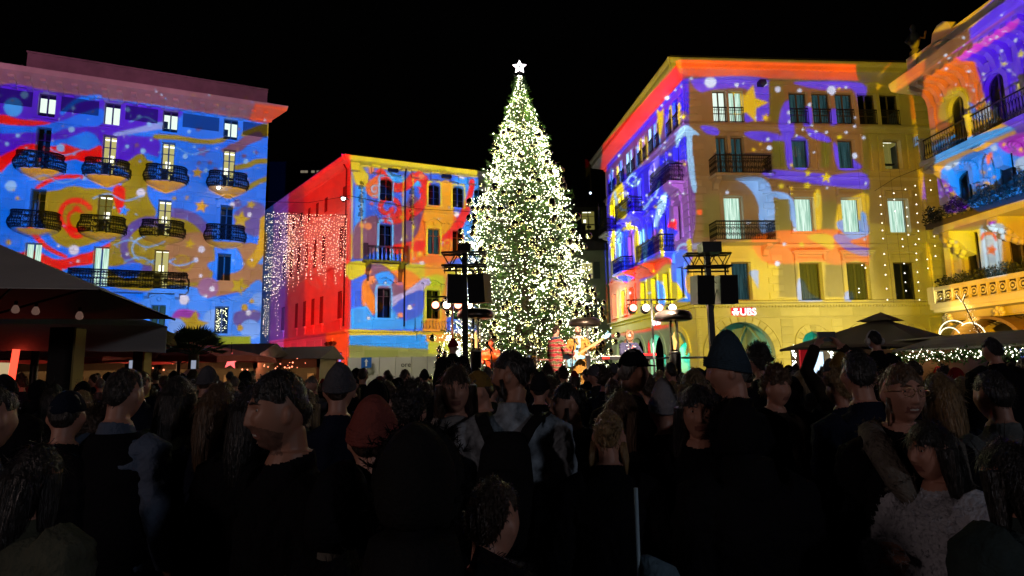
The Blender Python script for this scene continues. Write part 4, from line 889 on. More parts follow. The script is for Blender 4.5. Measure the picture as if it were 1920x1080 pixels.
# long left side of the same building
WS = [(u, .82, 16.75, 18.6, 'casement') for u in (1.37,2.45,4.6,5.7,7.0,8.1,9.6,10.7,12.2,13.3,14.6,15.7)]+[(u, .8, 13.6, 15.6, 'casement') for u in (1.4,3.6,5.8,8.2,10.5,12.8,15.2)]+[(u, .95, 9.6, 11.85, 'casement') for u in (1.75,4.0,6.4,8.6,10.9,13.2,15.4)]+[(u, 1.0, 5.9, 7.85, 'fixed') for u in (1.8,4.1,6.3,8.5,11,13.1,15.5)]
LA = [(1.2,4.0),(5.0,7.8),(8.8,11.6),(12.6,15.4)]
wall(F3L, B3, .001, 17, 0, 19.4, [rect(u-w_/2, u+w_/2, a, b) for u, w_, a, b, s_ in WS]+[arch_pts(a, b, .01, 3.9, 14) for a, b in LA], PL, .4)
for u, w_, a, b, st in WS:
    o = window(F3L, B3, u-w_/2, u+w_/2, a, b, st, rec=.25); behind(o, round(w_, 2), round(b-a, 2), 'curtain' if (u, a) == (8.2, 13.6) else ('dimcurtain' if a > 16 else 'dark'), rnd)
    if a > 16: part(F3L, 'railing', bars(w_-.02, .85, 0, scroll=False), B3, u, a+.02, .03, stuff=True)
    else: surround(F3L, B3, u-w_/2, u+w_/2, a, b, .2, .09, hood='flat' if a > 9 and a < 12 else None, sill=a < 9)
for a, b in LA:
    q = MB(); r = 1.4; q.prism([(r*math.cos(PI*i/20), r*math.sin(PI*i/20)) for i in range(21)]+[((r+.3)*math.cos(PI*i/20), (r+.3)*math.sin(PI*i/20)) for i in range(20, -1, -1)], -.1, 0); part(F3L, 'arch_moulding', q.mesh('arch_moulding', STN), B3, (a+b)/2, 3.9-r, 0)
for u, z, w_ in ((2.05,13.0,3.0),(9.4,13.0,3.2),(4.6,9.0,4.2),(11.5,9.05,2.3),(15.2,13.0,1.8)):
    e = link('balcony', None, B3, F3L.W(u, 0, z)-B3.location, F3L.rz); D = .95
    q = MB(); q.box(-w_/2-.1, w_/2+.1, -D-.1, 0, -.16, 0)
    for x in (-w_/2+.25, w_/2-.25): q.prism([(0,-.16),(-.8,-.16),(-.75,-.3),(-.35,-.45),(-.2,-.75),(0,-.8)], x-.16, x+.16, plane='yz')
    link('slab', q.mesh('slab', STN), e); link('railing', bars(w_, 1.1, D), e)['kind'] = 'stuff'
q = MB(); x = [F3F.W(-1.2,1.3,20.2)-B3.location, F3F.W(17.3,1.3,20.2)-B3.location, F3F.W(17.3,-14,20.2)-B3.location, F3L.W(17,1.3,20.2)-B3.location]
q.add(x+[Vector((7,9,22.4))], [(0,1,4),(1,2,4),(2,3,4),(3,0,4)]); link('roof', q.mesh('roof', ROOF), B3)
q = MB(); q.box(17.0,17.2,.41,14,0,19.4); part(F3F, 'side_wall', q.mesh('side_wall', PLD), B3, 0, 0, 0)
for u, z in ((4.9, 18.9), ): 
    q = MB(); q.box(-.2,.2,-.5,-.1,0,.3); q.tube([(0,0,.15),(0,-.3,.15)], .04, 5); part(F3F, 'floodlight', q.mesh('floodlight_c', IRON), B3, u, z, 0)
box_part(F3F, B3, 'wall_box', 8.15, 8.35, 5.75, 6.0, 0, .1, FRW)
# ------------------------------------------------------------------ ornate building at the right edge
B4 = building(F4, 'ornate_building', 'ornate gilded facade at the right edge with stone balustrade, bracketed cornice and planted balcony')
WD = [(1.85,1.15,12.2,15.25,1),(4.2,1.2,12.2,15.25,1),(6.7,1.2,12.2,15.25,1),(1.75,1.15,9.1,11.3,2),(4.25,1.2,9.1,11.3,2),(6.8,1.2,9.1,11.3,2),(1.75,1.15,5.6,8.1,0),(4.25,1.2,5.6,8.1,0),(6.8,1.2,5.6,8.1,0)]
wall(F4, B4, 0, 9, 0, 16.6, [arch_pts(u-w_/2, u+w_/2, a, b, 14, {1: w_/2, 2: .35, 0: .12}[k]) for u, w_, a, b, k in WD]+[arch_pts(1.2, 5.2, .01, 3.6, 18, 1.2)], PL, .4)
for u, w_, a, b, k in WD:
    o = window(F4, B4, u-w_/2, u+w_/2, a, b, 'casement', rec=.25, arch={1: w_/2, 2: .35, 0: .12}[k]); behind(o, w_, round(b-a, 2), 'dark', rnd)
    P = arch_pts(-w_/2, w_/2, 0, b-a, 14, {1: w_/2, 2: .35, 0: .12}[k]); Q = arch_pts(-w_/2-.22, w_/2+.22, 0, b-a+.22, 14, {1: w_/2+.22, 2: .5, 0: .3}[k])
    q = MB(); n = len(P); q.add([(x, -.12, z) for x, z in P]+[(x, -.12, z) for x, z in Q]+[(x, 0, z) for x, z in P]+[(x, 0, z) for x, z in Q], [(i, i+1, i+1+n, i+n) for i in range(1, n-1)]+[(0, n-1, 2*n-1, n), ]+[(i+n, i+1+n, i+1+3*n, i+3*n) for i in range(1, n-1)])
    q.box(-.16, .16, -.3, 0, b-a+.05, b-a+.55)
    if k == 2:
        for j in range(11):
            t = PI*j/10; q.ball(((w_/2+.28)*math.cos(t), -.12, b-a-.1+.42*math.sin(t)), .17, 6)
        q.ball((0, -.2, b-a+.5), .26, 8); q.box(-w_/2-.35, -w_/2-.1, -.3, 0, b-a-.9, b-a-.2); q.box(w_/2+.1, w_/2+.35, -.3, 0, b-a-.9, b-a-.2)
    part(F4, 'window_surround', q.mesh('window_surround', STN if k != 2 else STN2), B4, u, a, -.002)
profile_part(F4, B4, 'cornice', [(0,15.95),(.15,16.0),(.18,16.15),(1.5,16.6),(1.62,16.7),(1.7,17.0),(1.7,17.1),(0,17.25)], 0, 9, STN, .35, 0)
q = MB(); q.prism([(0,-.0),(-1.25,.42),(-1.3,.2),(-1.0,.05),(-.6,.0),(-.35,-.3),(-.25,-.75),(0,-.85)], -.13, .13, plane='yz'); cb = q.mesh('cornice_bracket', STN)
for i in range(15): part(F4, 'cornice_bracket', cb, B4, .35+i*.6, 16.1, 0)
e = link('attic_parapet', None, B4, F4.W(0, 0, 17.2)-B4.location, F4.rz)
q = MB(); q.box(.2, 9, -.9, -.6, 0, .8); q.box(.1, 9, -1.0, -.5, .8, .92); q.box(.1, .8, -1.05, -.5, 0, 1.0)
for x in (2.6, 6.6): q.prism([(x-.7,.9),(x+.7,.9),(x+.55,1.35),(x+.2,1.6),(x-.2,1.6),(x-.55,1.35)], -1.0, -.6); q.lathe([(.0,.2),(.42,.45),(.42,.5),(0,.55)], 10, x, -.95)
link('parapet_wall', q.mesh('parapet_wall', STN), e)
q = MB(); q.lathe([(.28,0),(.26,.3),(.12,.4),(.2,.55),(.3,.95),(.22,1.25),(.1,1.4),(.14,1.55),(.15,1.7),(.05,1.85)], 10); q.tube([(.2,0,1.15),(.5,-.1,1.0),(.45,-.3,1.3)], .07, 6); q.tube([(-.2,0,1.15),(-.45,0,.85),(-.4,-.2,.6)], .07, 6)
o = thing('roof_statue', 'dark stone statue standing on the roof corner of the gilded building', 'statue', F4.W(.45, .75, 18.2), 0, me=q.mesh('statue', mat('weathered_stone', (.12,.12,.09), .9)))
def cast_rail(w_, h_, name):
    q = MB(); a = w_/2; q.tube([(-a,-0,h_),(a,0,h_)], .04, 5); q.tube([(-a,0,.06),(a,0,.06)], .03, 5); n = int(w_/.16)
    for i in range(n+1):
        x = -a+w_*i/n; q.tube([(x,0,0),(x,0,h_)], .014, 4)
        if i < n: q.tube([(x+.08+.075*math.cos(k*.8), 0, h_*.5+.3*math.sin(k*.8)*h_) for k in range(9)], .014, 4)
    return q.mesh(name, IRON)
e = link('balcony', None, B4, F4.W(3.9, 0, 12.05)-B4.location, F4.rz)
q = MB(); q.box(-3.1, 4.6, -1.5, 0, -.22, 0); q.box(-3.0, 4.5, -1.35, 0, -.34, -.22)
for x in (-3.0, .2, 3.4): q.prism([(-1.3,-.34),(-1.45,-.5),(-1.2,-.62),(-.9,-.6),(-.5,-.9),(-.4,-1.4),(0,-1.5),(0,-.34)], x, x+.45, plane='yz')
for x in (-3.05, .05, 3.3): q.lathe([(.13,0),(.15,.1),(.08,.25),(.13,.5),(.16,.8),(.14,1.1),(.2,1.15),(.2,1.22)], 10, x+.12, -1.38)
link('slab', q.mesh('slab', STN), e); r = link('railing', cast_rail(6.6, 1.1, 'railing_c'), e, (.2, -1.38, 0)); r['kind'] = 'stuff'
e = link('balcony', None, B4, F4.W(4.6, 0, 8.35)-B4.location, F4.rz)
q = MB(); q.box(-3.4, 4, -1.5, 0, -.2, 0); q.box(-3.3, 4, -1.5, -1.35, 0, .75)
for x in (-2.9, .0, 2.4):
    q.prism([(-1.3,-.2),(-1.35,-.5),(-.8,-.75),(-.4,-1.2),(0,-1.4),(0,-.2)], x-.3, x+.3, plane='yz')
    for k in range(9): q.ball((x+random.uniform(-.3,.3), -1.25+.12*k, -.45-.11*k), .17, 6)
link('slab', q.mesh('slab', STN2), e)
e = link('balustrade', None, B4, F4.W(4.2, 0, 4.7)-B4.location, F4.rz)
q = MB(); q.box(-4.0, 4.4, -1.3, 0, -.3, 0); q.box(-3.9, 4.4, -1.2, 0, -.45, -.3); q.box(-4.0, 4.4, -1.3, -1.05, .66, .82); q.box(-4.05,-3.6,-1.33,-1.0,0,.85)
link('rail', q.mesh('rail', STN), e)
q = MB()
for i in range(3): pass
q.tube([(.17*math.cos(t*PI/6),0,.33+.17*math.sin(t*PI/6)) for t in range(12)], .035, 6, closed=True); q.ball((0,0,.33), .07, 6); q.box(-.27,-.21,-.07,.07,0,.66); q.box(-.21,.21,-.05,.05,0,.06); q.box(-.21,.21,-.05,.05,.6,.66)
bm_b = q.mesh('baluster_panel', STN)
for i in range(15): link('baluster_panel', bm_b, e, (-3.35+i*.53, -1.18, 0))
box_part(F4, B4, 'frieze', 0.0, 9, 3.9, 4.25, 0, .15, STN); q = MB(); q.box(-.05,.05,-.3,0,0,4)
for u in (.25, 3.0, 5.6, 8.0):
    box_part(F4, B4, 'pilaster', u-.2, u+.2, 12.2, 15.9, 0, .12, STN); box_part(F4, B4, 'pilaster', u-.2, u+.2, 5.5, 8.2, 0, .12, STN)
stones(F4, B4, clip_blocks(.5, 8.8, 8.6, 12.0, 1.1, .48, [(u-w_/2-.4, u+w_/2+.4, a-.1, b+.6) for u, w_, a, b, k in WD if k == 2], rnd)+clip_blocks(.5, 8.8, 5.5, 8.2, 1.1, .48, [(u-w_/2-.3, u+w_/2+.3, a-.1, b+.4) for u, w_, a, b, k in WD if k == 0]+[(u-.25,u+.25,5,9) for u in (.25,3.,5.6,8.)], rnd), SS, .03, .02, 'stone', limit=200)
q = MB()
for k in range(14): q.ball((.28*math.cos(k*.9)*(.4+.05*k), -.1, .28*math.sin(k*.9)*(.4+.05*k)), .12, 6)
part(F4, 'carved_crest', q.mesh('carved_crest', STN), B4, 3.4, 3.95, .35); part(F4, 'carved_crest', bpy.data.meshes['carved_crest'], B4, .3, 3.9, .4)
q = MB(); 
for i in range(22): q.tube([(-2.5+i*.3, -.05, 0), (-2.5+i*.3+.12, -.9, .28)], .02, 4)
q.tube([(-2.6,-.9,.28),(4.2,-.9,.28)], .03, 5); part(F4, 'canopy_rib', q.mesh('canopy_rib', IRON), B4, 3.4, 3.45, .0, stuff=True)
q = MB(); P = [(2.1*math.cos(PI*i/16), 1.25*math.sin(PI*i/16)) for i in range(17)]; q.prism(P+[(x*.9, z*.9) for x, z in P[::-1]], -1.3, -.0); part(F4, 'entrance_canopy', q.mesh('entrance_canopy', mat('canopy_brown', (.12,.07,.03), .6)), B4, 3.4, 2.55, .1)
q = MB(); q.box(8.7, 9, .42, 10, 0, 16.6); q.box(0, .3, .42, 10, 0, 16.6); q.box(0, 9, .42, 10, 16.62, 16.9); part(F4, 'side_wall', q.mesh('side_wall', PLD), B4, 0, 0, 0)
l = lamp('facade_uplight', 'AREA', F4.W(2.5, 4.0, 2.9), 75, (1,.55,.07), 1.2); aim(l, F4.W(3, 0, 4.0)); l = lamp('facade_uplight', 'AREA', F4.W(6.0, 4.0, 3.1), 75, (1,.55,.07), 1.2); aim(l, F4.W(6, 0, 4.2))
def hedge(name, label, u0, u1, z, d, h, n, bumps):
    q = MB(); rg = random.Random(int(z*10))
    for i in range(n):
        t = rg.random(); u = u0+(u1-u0)*t; k = h*(.55+.45*abs(math.sin(u*bumps)))+.1*math.sin(u*7); a = rg.random()*2*PI; r = rg.random()**.5
        c = Vector((u, -d+.38*r*math.cos(a), z+k*(.5+.55*r*math.sin(a)))); dd = Vector((rg.gauss(0,1), rg.gauss(0,1), rg.gauss(0,1))).normalized()*.11; s_ = Vector((rg.gauss(0,1), rg.gauss(0,1), rg.gauss(0,1)))*.025; q.add([c-dd*.3, c+s_, c+dd, c-s_], [(0,1,2,3)])
    o = thing(name, label, 'hedge', F4.W(0, 0, 0), F4.rz); link('foliage', q.mesh('foliage', mat('dark_leaves', (.022,.03,.02), .6, noise=.5, nscale=5)), o)['kind'] = 'stuff'
    q = MB(); q.box(u0, u1, -d-.15, -d+.15, z-.15, z+.12); link('planter', q.mesh('planter', mat('planter_dark', (.05,.04,.035), .8)), o)
hedge('balcony_hedge', 'thick dark hanging hedge along the middle balcony of the gilded building', .9, 8.6, 8.62, 1.45, .95, 5200, 1.7)
hedge('balcony_shrubs', 'row of low dark shrubs behind the stone balustrade of the gilded building', .5, 8.6, 5.35, .9, .75, 2600, 2.3)
# street floods that give the stone of the bank its sodium yellow
for u, p in ((5.0, 450), (9.8, 520)): l = lamp('street_flood', 'SPOT', F3F.W(u, 8.5, 3.4), p*2.6, (1,.8,.2), .3, spot=math.radians(96)); aim(l, F3F.W(u, 0, 4.4))
# ------------------------------------------------------------------ houses further back
def far_house(name, label, x0, x1, Y, ztop, m, wins, roofh=1.0, eave=.5):
    F = Facade(x0, Y, 1, 0, 1); B = thing(name, label, 'house', (x0, Y, 0)); W_ = x1-x0
    wall(F, B, 0, W_, 0, ztop, [rect(a, b, c, d) for a, b, c, d, k in wins], m, .3)
    for a, b, c, d, k in wins:
        o = window(F, B, a, b, c, d, 'transom', rec=.2); behind(o, round(b-a, 2), round(d-c, 2), k, rnd)
        if k != 'curtain':
            for s_ in ((a-.62, a-.04), (b+.04, b+.62)): box_part(F, B, 'shutter', s_[0], s_[1], c, d, .01, .07, mat('shutter_green', (.03,.045,.035), .7))
    q = MB(); q.prism([(-eave, ztop), (W_+eave, ztop), (W_+eave, ztop+.2), (W_/2, ztop+roofh), (-eave, ztop+.2)], -.6, 10); part(F, 'roof', q.mesh('roof', ROOF), B, 0, 0, 0)
    q = MB(); q.box(0, .3, .31, 9.5, 0, ztop-.05); q.box(W_-.3, W_, .31, 9.5, 0, ztop-.05); part(F, 'side_wall', q.mesh('side_wall', m), B, 0, 0, 0); return B
dk = mat('old_plaster_dark', (.16,.18,.12), .9, noise=.25, nscale=.7)
def AT(px, py, Y): return atY(px, py, Y)
a = AT(1040, 600, 56); b = AT(1136, 600, 56); zt = AT(1090, 470, 56).z
w1 = AT(1090, 523, 56); w2 = AT(1112, 491, 56); w3 = AT(1090, 605, 56); w4 = AT(1112, 560, 56)
far_house('town_house', 'dark plastered house with green shutters seen between tree and large building', a.x, b.x+2, 56, zt, dk, [(w1.x-a.x, w2.x-a.x, w1.z, w2.z, 'room'), (w3.x-a.x, w4.x-a.x, w3.z, w4.z, 'dark')], .9)
a = AT(1060, 600, 68); b = AT(1142, 600, 68); zt = AT(1100, 388, 68).z; w1 = AT(1091, 431, 68); w2 = AT(1115, 395, 68)
far_house('tall_house', 'tall dark house with one lit top window behind the shuttered house', a.x, b.x+1, 68, zt, mat('old_plaster_b', (.14,.13,.09), .9, noise=.2, nscale=.6), [(w1.x-a.x, w2.x-a.x, w1.z, w2.z, 'dimroom')], .6)
a = AT(1072, 290, 95); b = AT(1136, 290, 95); q = MB(); q.box(0, b.x-a.x, 0, 10, 0, a.z); q.box(-.3, b.x-a.x+.3, -.3, 10, a.z, a.z+.4)
e = thing('roof_block', 'tall unlit block rising behind the houses right of the tree', 'building', (a.x, 95, 0)); link('wall', q.mesh('wall', mat('unlit_wall', (.02,.02,.02), .9)), e)
a = AT(478, 600, 74); b = AT(530, 600, 74); zt = AT(505, 450, 74).z; ws = []
for y0, y1, k in ((600, 572, 'curtain'), (560, 515, 'curtain'), (648, 618, 'curtain')):
    p, r_ = AT(500, y0, 74), AT(508, y1, 74); ws.append((p.x-a.x, r_.x-a.x, p.z, r_.z, k))
far_house('alley_house', 'narrow cream house lit by lamps at the end of the alley', a.x, b.x, 74, zt, PL, ws, .5)
lamp('alley_fill', 'POINT', (a.x+2.5, 68, 5.0), 900, (1,.75,.5), .3); lamp('alley_fill', 'POINT', (6.6, 48, 7.0), 430, (.85,.9,.6), .3); lamp('alley_fill', 'POINT', (-17.5, 50, 4.2), 50, (1,.3,.4), .3)  # unseen lamps, added to brighten the houses and the alley
a = AT(505, 318, 170); b = AT(625, 318, 170); e = thing('hill_hotel', 'unlit hotel on the dark hillside with a few small lit windows', 'building', (a.x, 170, 0))
q = MB(); q.box(0, b.x-a.x, 0, 12, 0, a.z+2.4); link('wall', q.mesh('wall', mat('hill_wall', (.02,.02,.03), .9)), e)
for px in (567, 574, 587, 597): p = AT(px, 322, 170); q = MB(); q.box(-.5, .5, -.1, 0, -.35, .35); link('window', q.mesh('window', emat('far_window', (1,.85,.6), .18, False)), e, (p.x-a.x, -.02, p.z))
q = MB(); nx = 24; vs = []
for j in range(5):
    for i in range(nx+1): x = -260+i*22; vs.append((x, 180+j*45, (18+10*math.sin(i*.9)+6*math.sin(i*2.3))*(j/2.5)*(1.2 if x < 60 else .8)*(1 if j < 4 else .8)))
q.add(vs, [(j*(nx+1)+i, j*(nx+1)+i+1, (j+1)*(nx+1)+i+1, (j+1)*(nx+1)+i) for j in range(4) for i in range(nx)]); h = link('hill', q.mesh('hill', mat('dark_wood', (.01,.014,.01), 1)), None); h['kind'] = 'structure'
# ------------------------------------------------------------------ the lit tree
TX, TY = .47, 24.0
TREE = thing('christmas_tree', 'tall fir tree covered in warm fairy lights in the middle of the square', 'tree', (TX, TY, 0))
TP = [(0.9,3.15),(2.0,3.1),(2.8,3.0),(4.5,2.6),(6.0,2.35),(8.1,1.95),(9.6,1.42),(11.5,.88),(12.8,.46),(13.7,.18),(14.25,.03)]
def trad(z):
    for (a, r0), (b, r1) in zip(TP, TP[1:]):
        if a <= z <= b: return (r0+(r1-r0)*(z-a)/(b-a))*(1+.055*math.sin(z*4.6+.6)+.03*math.sin(z*9.1))
    return .1
q = MB(); q.tube([(0,0,0),(0,0,5),(0.03,0,10),(0,0,14.05)], [.24,.19,.1,.03], 10); link('trunk', q.mesh('trunk', mat('bark', (.07,.05,.03), .9, noise=.4, nscale=8)), TREE)
R = np.random.RandomState(5)
tri = []; brv = MB(); tips = []
for i in range(640):
    z = .9+13.0*(i/640.)**1.15; az = i*2.39996+R.uniform(-.2, .2); r = trad(z)*R.uniform(.78, 1.13)*(1.16 if R.rand() < .07 else 1)
    n = 7; pts = []
    for k in range(n):
        t = k/(n-1); pts.append(np.array([r*t*math.cos(az), r*t*math.sin(az), z-.10*r*math.sin(t*PI)+.10*r*t*t+.12*t]))
    brv.tube([tuple(p) for p in pts], [.035*(1-.8*k/(n-1))+.004 for k in range(n)], 4)
    if r > .5: tips.append((pts, az, r, z))
    side = np.array([-math.sin(az), math.cos(az), 0])
    m = max(6, int(26*min(1, r/1.6)))
    for k in range(m):
        t = R.uniform(.22, 1.0)**.75; j = min(int(t*(n-1)), n-2); p = pts[j]+(pts[j+1]-pts[j])*(t*(n-1)-j)
        fw = np.array([math.cos(az), math.sin(az), .1]); s_ = R.choice([-1, 1]); L = R.uniform(.16, .42)*(1.15-t*.6)*(1.0 if z < 11.5 else .6)
        d = fw*.75+side*s_*.9+np.array([0, 0, R.uniform(-.25, .2)]); d /= np.linalg.norm(d)
        for c in range(7):
            b = p+d*L*(c/7.); e = d*.10+R.normal(0, .055, 3); w_ = np.cross(d, [0,0,1])*.012+R.normal(0, .006, 3)
            tri.append([b-w_, b+w_, b+e])
    for c in range(10):
        b = pts[-1]-(pts[-1]-pts[-2])*c*.12; tri.append([b, b+R.normal(0,.012,3), b+(pts[-1]-pts[-2])*.3+R.normal(0,.06,3)])
tri = np.array(tri, np.float32); nv = len(tri)*3
me = bpy.data.meshes.new('needles'); me.from_pydata(tri.reshape(-1, 3).tolist(), [], np.arange(nv).reshape(-1, 3).tolist())
NEED = mat('fir_needles', (.05,.14,.01), .55, noise=.4, nscale=3); me.materials.append(NEED)
link('foliage', me, TREE)['kind'] = 'stuff'; link('branches', brv.mesh('branches', MATS['bark']), TREE)['kind'] = 'stuff'
# fairy lights strung along the branches
def bulbs(points, radii, name, m):
    P = np.array(points, np.float32); r = np.array(radii, np.float32)[:, None, None]
    O = np.array([[1,0,0],[-1,0,0],[0,1,0],[0,-1,0],[0,0,1],[0,0,-1]], np.float32); V = (P[:, None, :]+O[None]*r).reshape(-1, 3)
    T_ = np.array([[0,2,4],[2,1,4],[1,3,4],[3,0,4],[2,0,5],[1,2,5],[3,1,5],[0,3,5]]); Fc = (T_[None]+np.arange(len(P))[:, None, None]*6).reshape(-1, 3)
    me = bpy.data.meshes.new(name); me.from_pydata(V.tolist(), [], Fc.tolist()); me.materials.append(m); return me
BULB = emat('fairy_light', (1.0,.97,.66), 17, False); BULBW = emat('fairy_light_white', (1.0,.80,.55), 10, False)
P = []; rr = []; glow = []
clump = [(R.uniform(-PI, 0), R.uniform(1.5, 11), R.uniform(.25, .55)) for _ in range(24)]
while len(P) < 9000:
    z = .9+13.2*R.rand()**1.2; az = R.uniform(-PI, PI); n_ = mnoise.noise(Vector((math.cos(az)*trad(z)*1.1, math.sin(az)*trad(z)*1.1, z*.9)))
    if R.rand() > .8+n_*.7 or (z > 11.8 and R.rand() < .55): continue
    r = trad(z)*R.uniform(.72, 1.08); P.append((r*math.cos(az), r*math.sin(az), z)); rr.append(R.choice([.008,.011,.014,.019,.027], p=[.25,.33,.25,.13,.04]))
for a, z, s_ in clump:
    for k in range(11):
        r = trad(z)*1.02; P.append((r*math.cos(a)+R.normal(0, s_*.35), r*math.sin(a)+R.normal(0, .12), z+R.normal(0, s_*.35))); rr.append(.025)
for pts, az, r, z in tips[::3]:
    p = pts[-1]; P.append(tuple(p)); rr.append(.026)
link('fairy_lights', bulbs(P, rr, 'fairy_lights', BULB), TREE)['kind'] = 'stuff'
for i in range(70):
    z = 1.3+12.0*(i/70.)**1.1; az = -PI/2+math.sin(i*2.4)*1.55; r = trad(z)*.93
    lamp('tree_light', 'POINT', (TX+r*math.cos(az), TY+r*math.sin(az), z), R.uniform(7, 20), (1,.96,.42), .05)
for z in (3, 6): lamp('tree_glow', 'POINT', (TX, TY-4.2, z), 60, (1,.92,.5), .6)
q = MB(); q.ball((0,0,0), 1, 20); q.lathe([(.14,.98),(.14,1.12),(.0,1.13)], 8); q.tube([(0,0,1.1),(.06,0,1.25),(0,0,1.36),(-.06,0,1.25),(0,0,1.1)], .03, 4)
BAU = q.mesh('bauble', mat('mirror_bauble', (.75,.72,.5), .05, metal=1.0))
k = 0
while k < 235:
    z = 1.4+10.6*R.rand()**1.4; az = R.uniform(-PI*.97, -PI*.03); r = trad(z)*1.14+.04
    o = thing('bauble', 'round mirror bauble hanging among the fairy lights of the tall fir', 'bauble', (TX+r*math.cos(az), TY+r*math.sin(az), z), 0, 'mirror baubles on the tall fir tree', BAU)
    s_ = R.choice([.10,.12,.135,.15])*(1 if z < 9 else .7); o.scale = (s_, s_, s_); k += 1
e = thing('tree_star', 'glowing white outline star on the tip of the fir', 'star', (TX, TY, 14.5))
for R_, nm, rad in ((.29, 'star_outline', .022), (.125, 'inner_star', .012)):
    q = MB(); q.tube([(x, 0, -y) for x, y in star_pts(0, 0, R_, 0, inner=.46)], rad, 6, closed=True); q.tube([(x*.82, 0, -y*.82) for x, y in star_pts(0, 0, R_, 0, inner=.46)], rad*.8, 6, closed=True)
    link(nm, q.mesh(nm, emat('star_glow', (1,.88,.95), 5)), e)
q = MB(); q.tube([(0,0,-.6),(0,0,-.25)], .03, 6); link('mount', q.mesh('mount', IRON), e)
# curtains of lights across the alley
def light_curtain(pa, pb, Y0, Y1, ytop, ybot, n, label, ragged=.25):
    a = AT(pa, ytop, Y0); b = AT(pb, ytop, Y1); zb = AT((pa+pb)/2, ybot, (Y0+Y1)/2).z
    e = thing('light_curtain', label, 'light curtain', (a.x, a.y, a.z)); L = b-a; ns = int(n/26); P = []; rr = []; wires = MB()
    wires.tube([(0,0,0), tuple(L*.5+Vector((0,0,-.15))), tuple(L)], .015, 4)
    for i in range(ns):
        p = L*((i+.5)/ns); d = (a.z-zb)*R.uniform(1-ragged, 1.05); m = int(26*d/(a.z-zb))
        for j in range(m): P.append(tuple(p+Vector((R.normal(0,.035), R.normal(0,.03), -d*(j+R.rand()*.8)/m)))); rr.append(R.choice([.014,.019,.025,.031], p=[.45,.35,.15,.05]))
    link('wire', wires.mesh('wire', IRON), e)['kind'] = 'stuff'; link('bulbs', bulbs(P, rr, 'bulbs', BULBW), e)['kind'] = 'stuff'; return e
light_curtain(533, 652, 40.6, 41.2, 402, 530, 680, 'wide curtain of white icicle lights in front of the red wall')
light_curtain(500, 556, 44, 46, 398, 560, 420, 'hanging icicle light curtain beside the left building over the alley')
light_curtain(494, 530, 56, 58, 560, 655, 240, 'lowest and farthest icicle light curtain at the end of the alley', .4)
light_curtain(503, 528, 50, 51, 470, 640, 150, 'narrow strand curtain of icicle lights in the alley behind the others', .5)
# loose strands of bright lamps hanging before the bank
q = MB(); q.add([(0,0,.05),(.05,0,-.035),(-.05,0,-.035),(0,-.04,-.01)], [(0,1,3),(1,2,3),(2,0,3),(0,2,1)])
LM = q.mesh('lamp_cone', emat('cone_lamp', (1,.95,.85), 3, False))
cols = [(1653,382,[(0,0),(4,17),(9,36),(12,49),(10,64),(6,78)]),(1682,378,[(0,0),(-5,-2),(34,20),(38,27)]),(1704,352,[(0,3),(-2,22),(3,29)]),(1723,345,[(0,3),(5,20),(8,38),(7,54),(11,70),(15,92),(18,119),(22,136),(30,200)]),(1746,336,[(2,0),(-1,20),(5,36),(8,56),(12,75),(16,87),(24,120),(27,152)])]
e = thing('lamp_strands', 'loose hanging strands of small white cone lamps before the right part of the bank', 'string lights', F3F.W(12, 1.5, 12.6), F3F.rz)
pts = []
for px0, ys in ((1656,(368,384,401,418,432,447,476,497,515,541,562)),(1692,(448,462,494,512,529,545)),(1682,(362,374,396)),(1704,(355,389,406,423,440)),(1716,(458,475,487,510,529,545,562)),(1723,(348,365,383,400,417,433,448)),(1736,(486,503)),(1752,(338,356,392,406,425,443,461,480)),(1757,(539,560)),(1619,(502,)),(1604,(541,548)),(1613,(497,))):
    for y in ys: u, z = F3F.hit(px0+(y-450)*.07, y, 1.5); pts.append((u-12, z-12.6))
for x, z in pts: link('lamp_cone', LM, e, (x, 0, z), random.uniform(-.5, .5))
q = MB()
for x0 in (-2.2, -.9, -.2, .4, 1.6, 2.8): zs = [z for x, z in pts if abs(x-x0) < .6]; q.tube([(x0, .02, 1.0), (x0+.1, .02, min(zs+[0])-.2)], .006, 3)
u, z = F3F.hit(1640, 358, 1.5); q.tube([(u-12, 0, z-12.6), (0, 0, -.2+.2), (3.6, 0, 1.4)], .012, 4); link('wire', q.mesh('wire', IRON), e)['kind'] = 'stuff'
# street lamp on the wall of the corner building and cable across
e = thing('wall_lamp', 'bright white lamp bracketed near the corner of the red wall', 'lamp', F2R.W(-.1, .1, 14.0))
q = MB(); q.tube([(0,0,0),(-.15,-.5,.1)], .04, 6); q.lathe([(.0,.12),(.2,.05),(.24,-.05),(.0,-.06)], 12, -.2, -.7); link('bracket', q.mesh('bracket', IRON), e)
q = MB(); q.ball((-.2,-.7,-.08), .15, 10); link('bulb', q.mesh('bulb', emat('lamp_bulb', (.9,.97,1), 14)), e)
e = thing('overhead_cable', 'thin dark cable strung across from the red wall towards the fir', 'cable', (0,0,0)); A_ = F2R.W(-.1,.1,14.3); B_ = AT(905, 398, 43); C_ = F1.W(0, .1, 13.4)
q = MB(); q.tube([C_, (C_+A_)/2+Vector((0,0,-.3)), A_], .02, 4); q.tube([A_, (A_+B_)/2+Vector((0,0,-.35)), B_], .02, 4); link('cable', q.mesh('cable', IRON), e)
e = thing('facade_lamp', 'small white lamp under the lowest right balcony of the left building', 'lamp', F1.W(2.9, .95, 13.8)); q = MB(); q.ball((0,0,0), .1, 8); link('bulb', q.mesh('bulb', MATS['lamp_bulb']), e); q = MB(); q.tube([(0,0,.05),(0.2,.8,.1)], .03, 5); link('arm', q.mesh('arm', IRON), e)
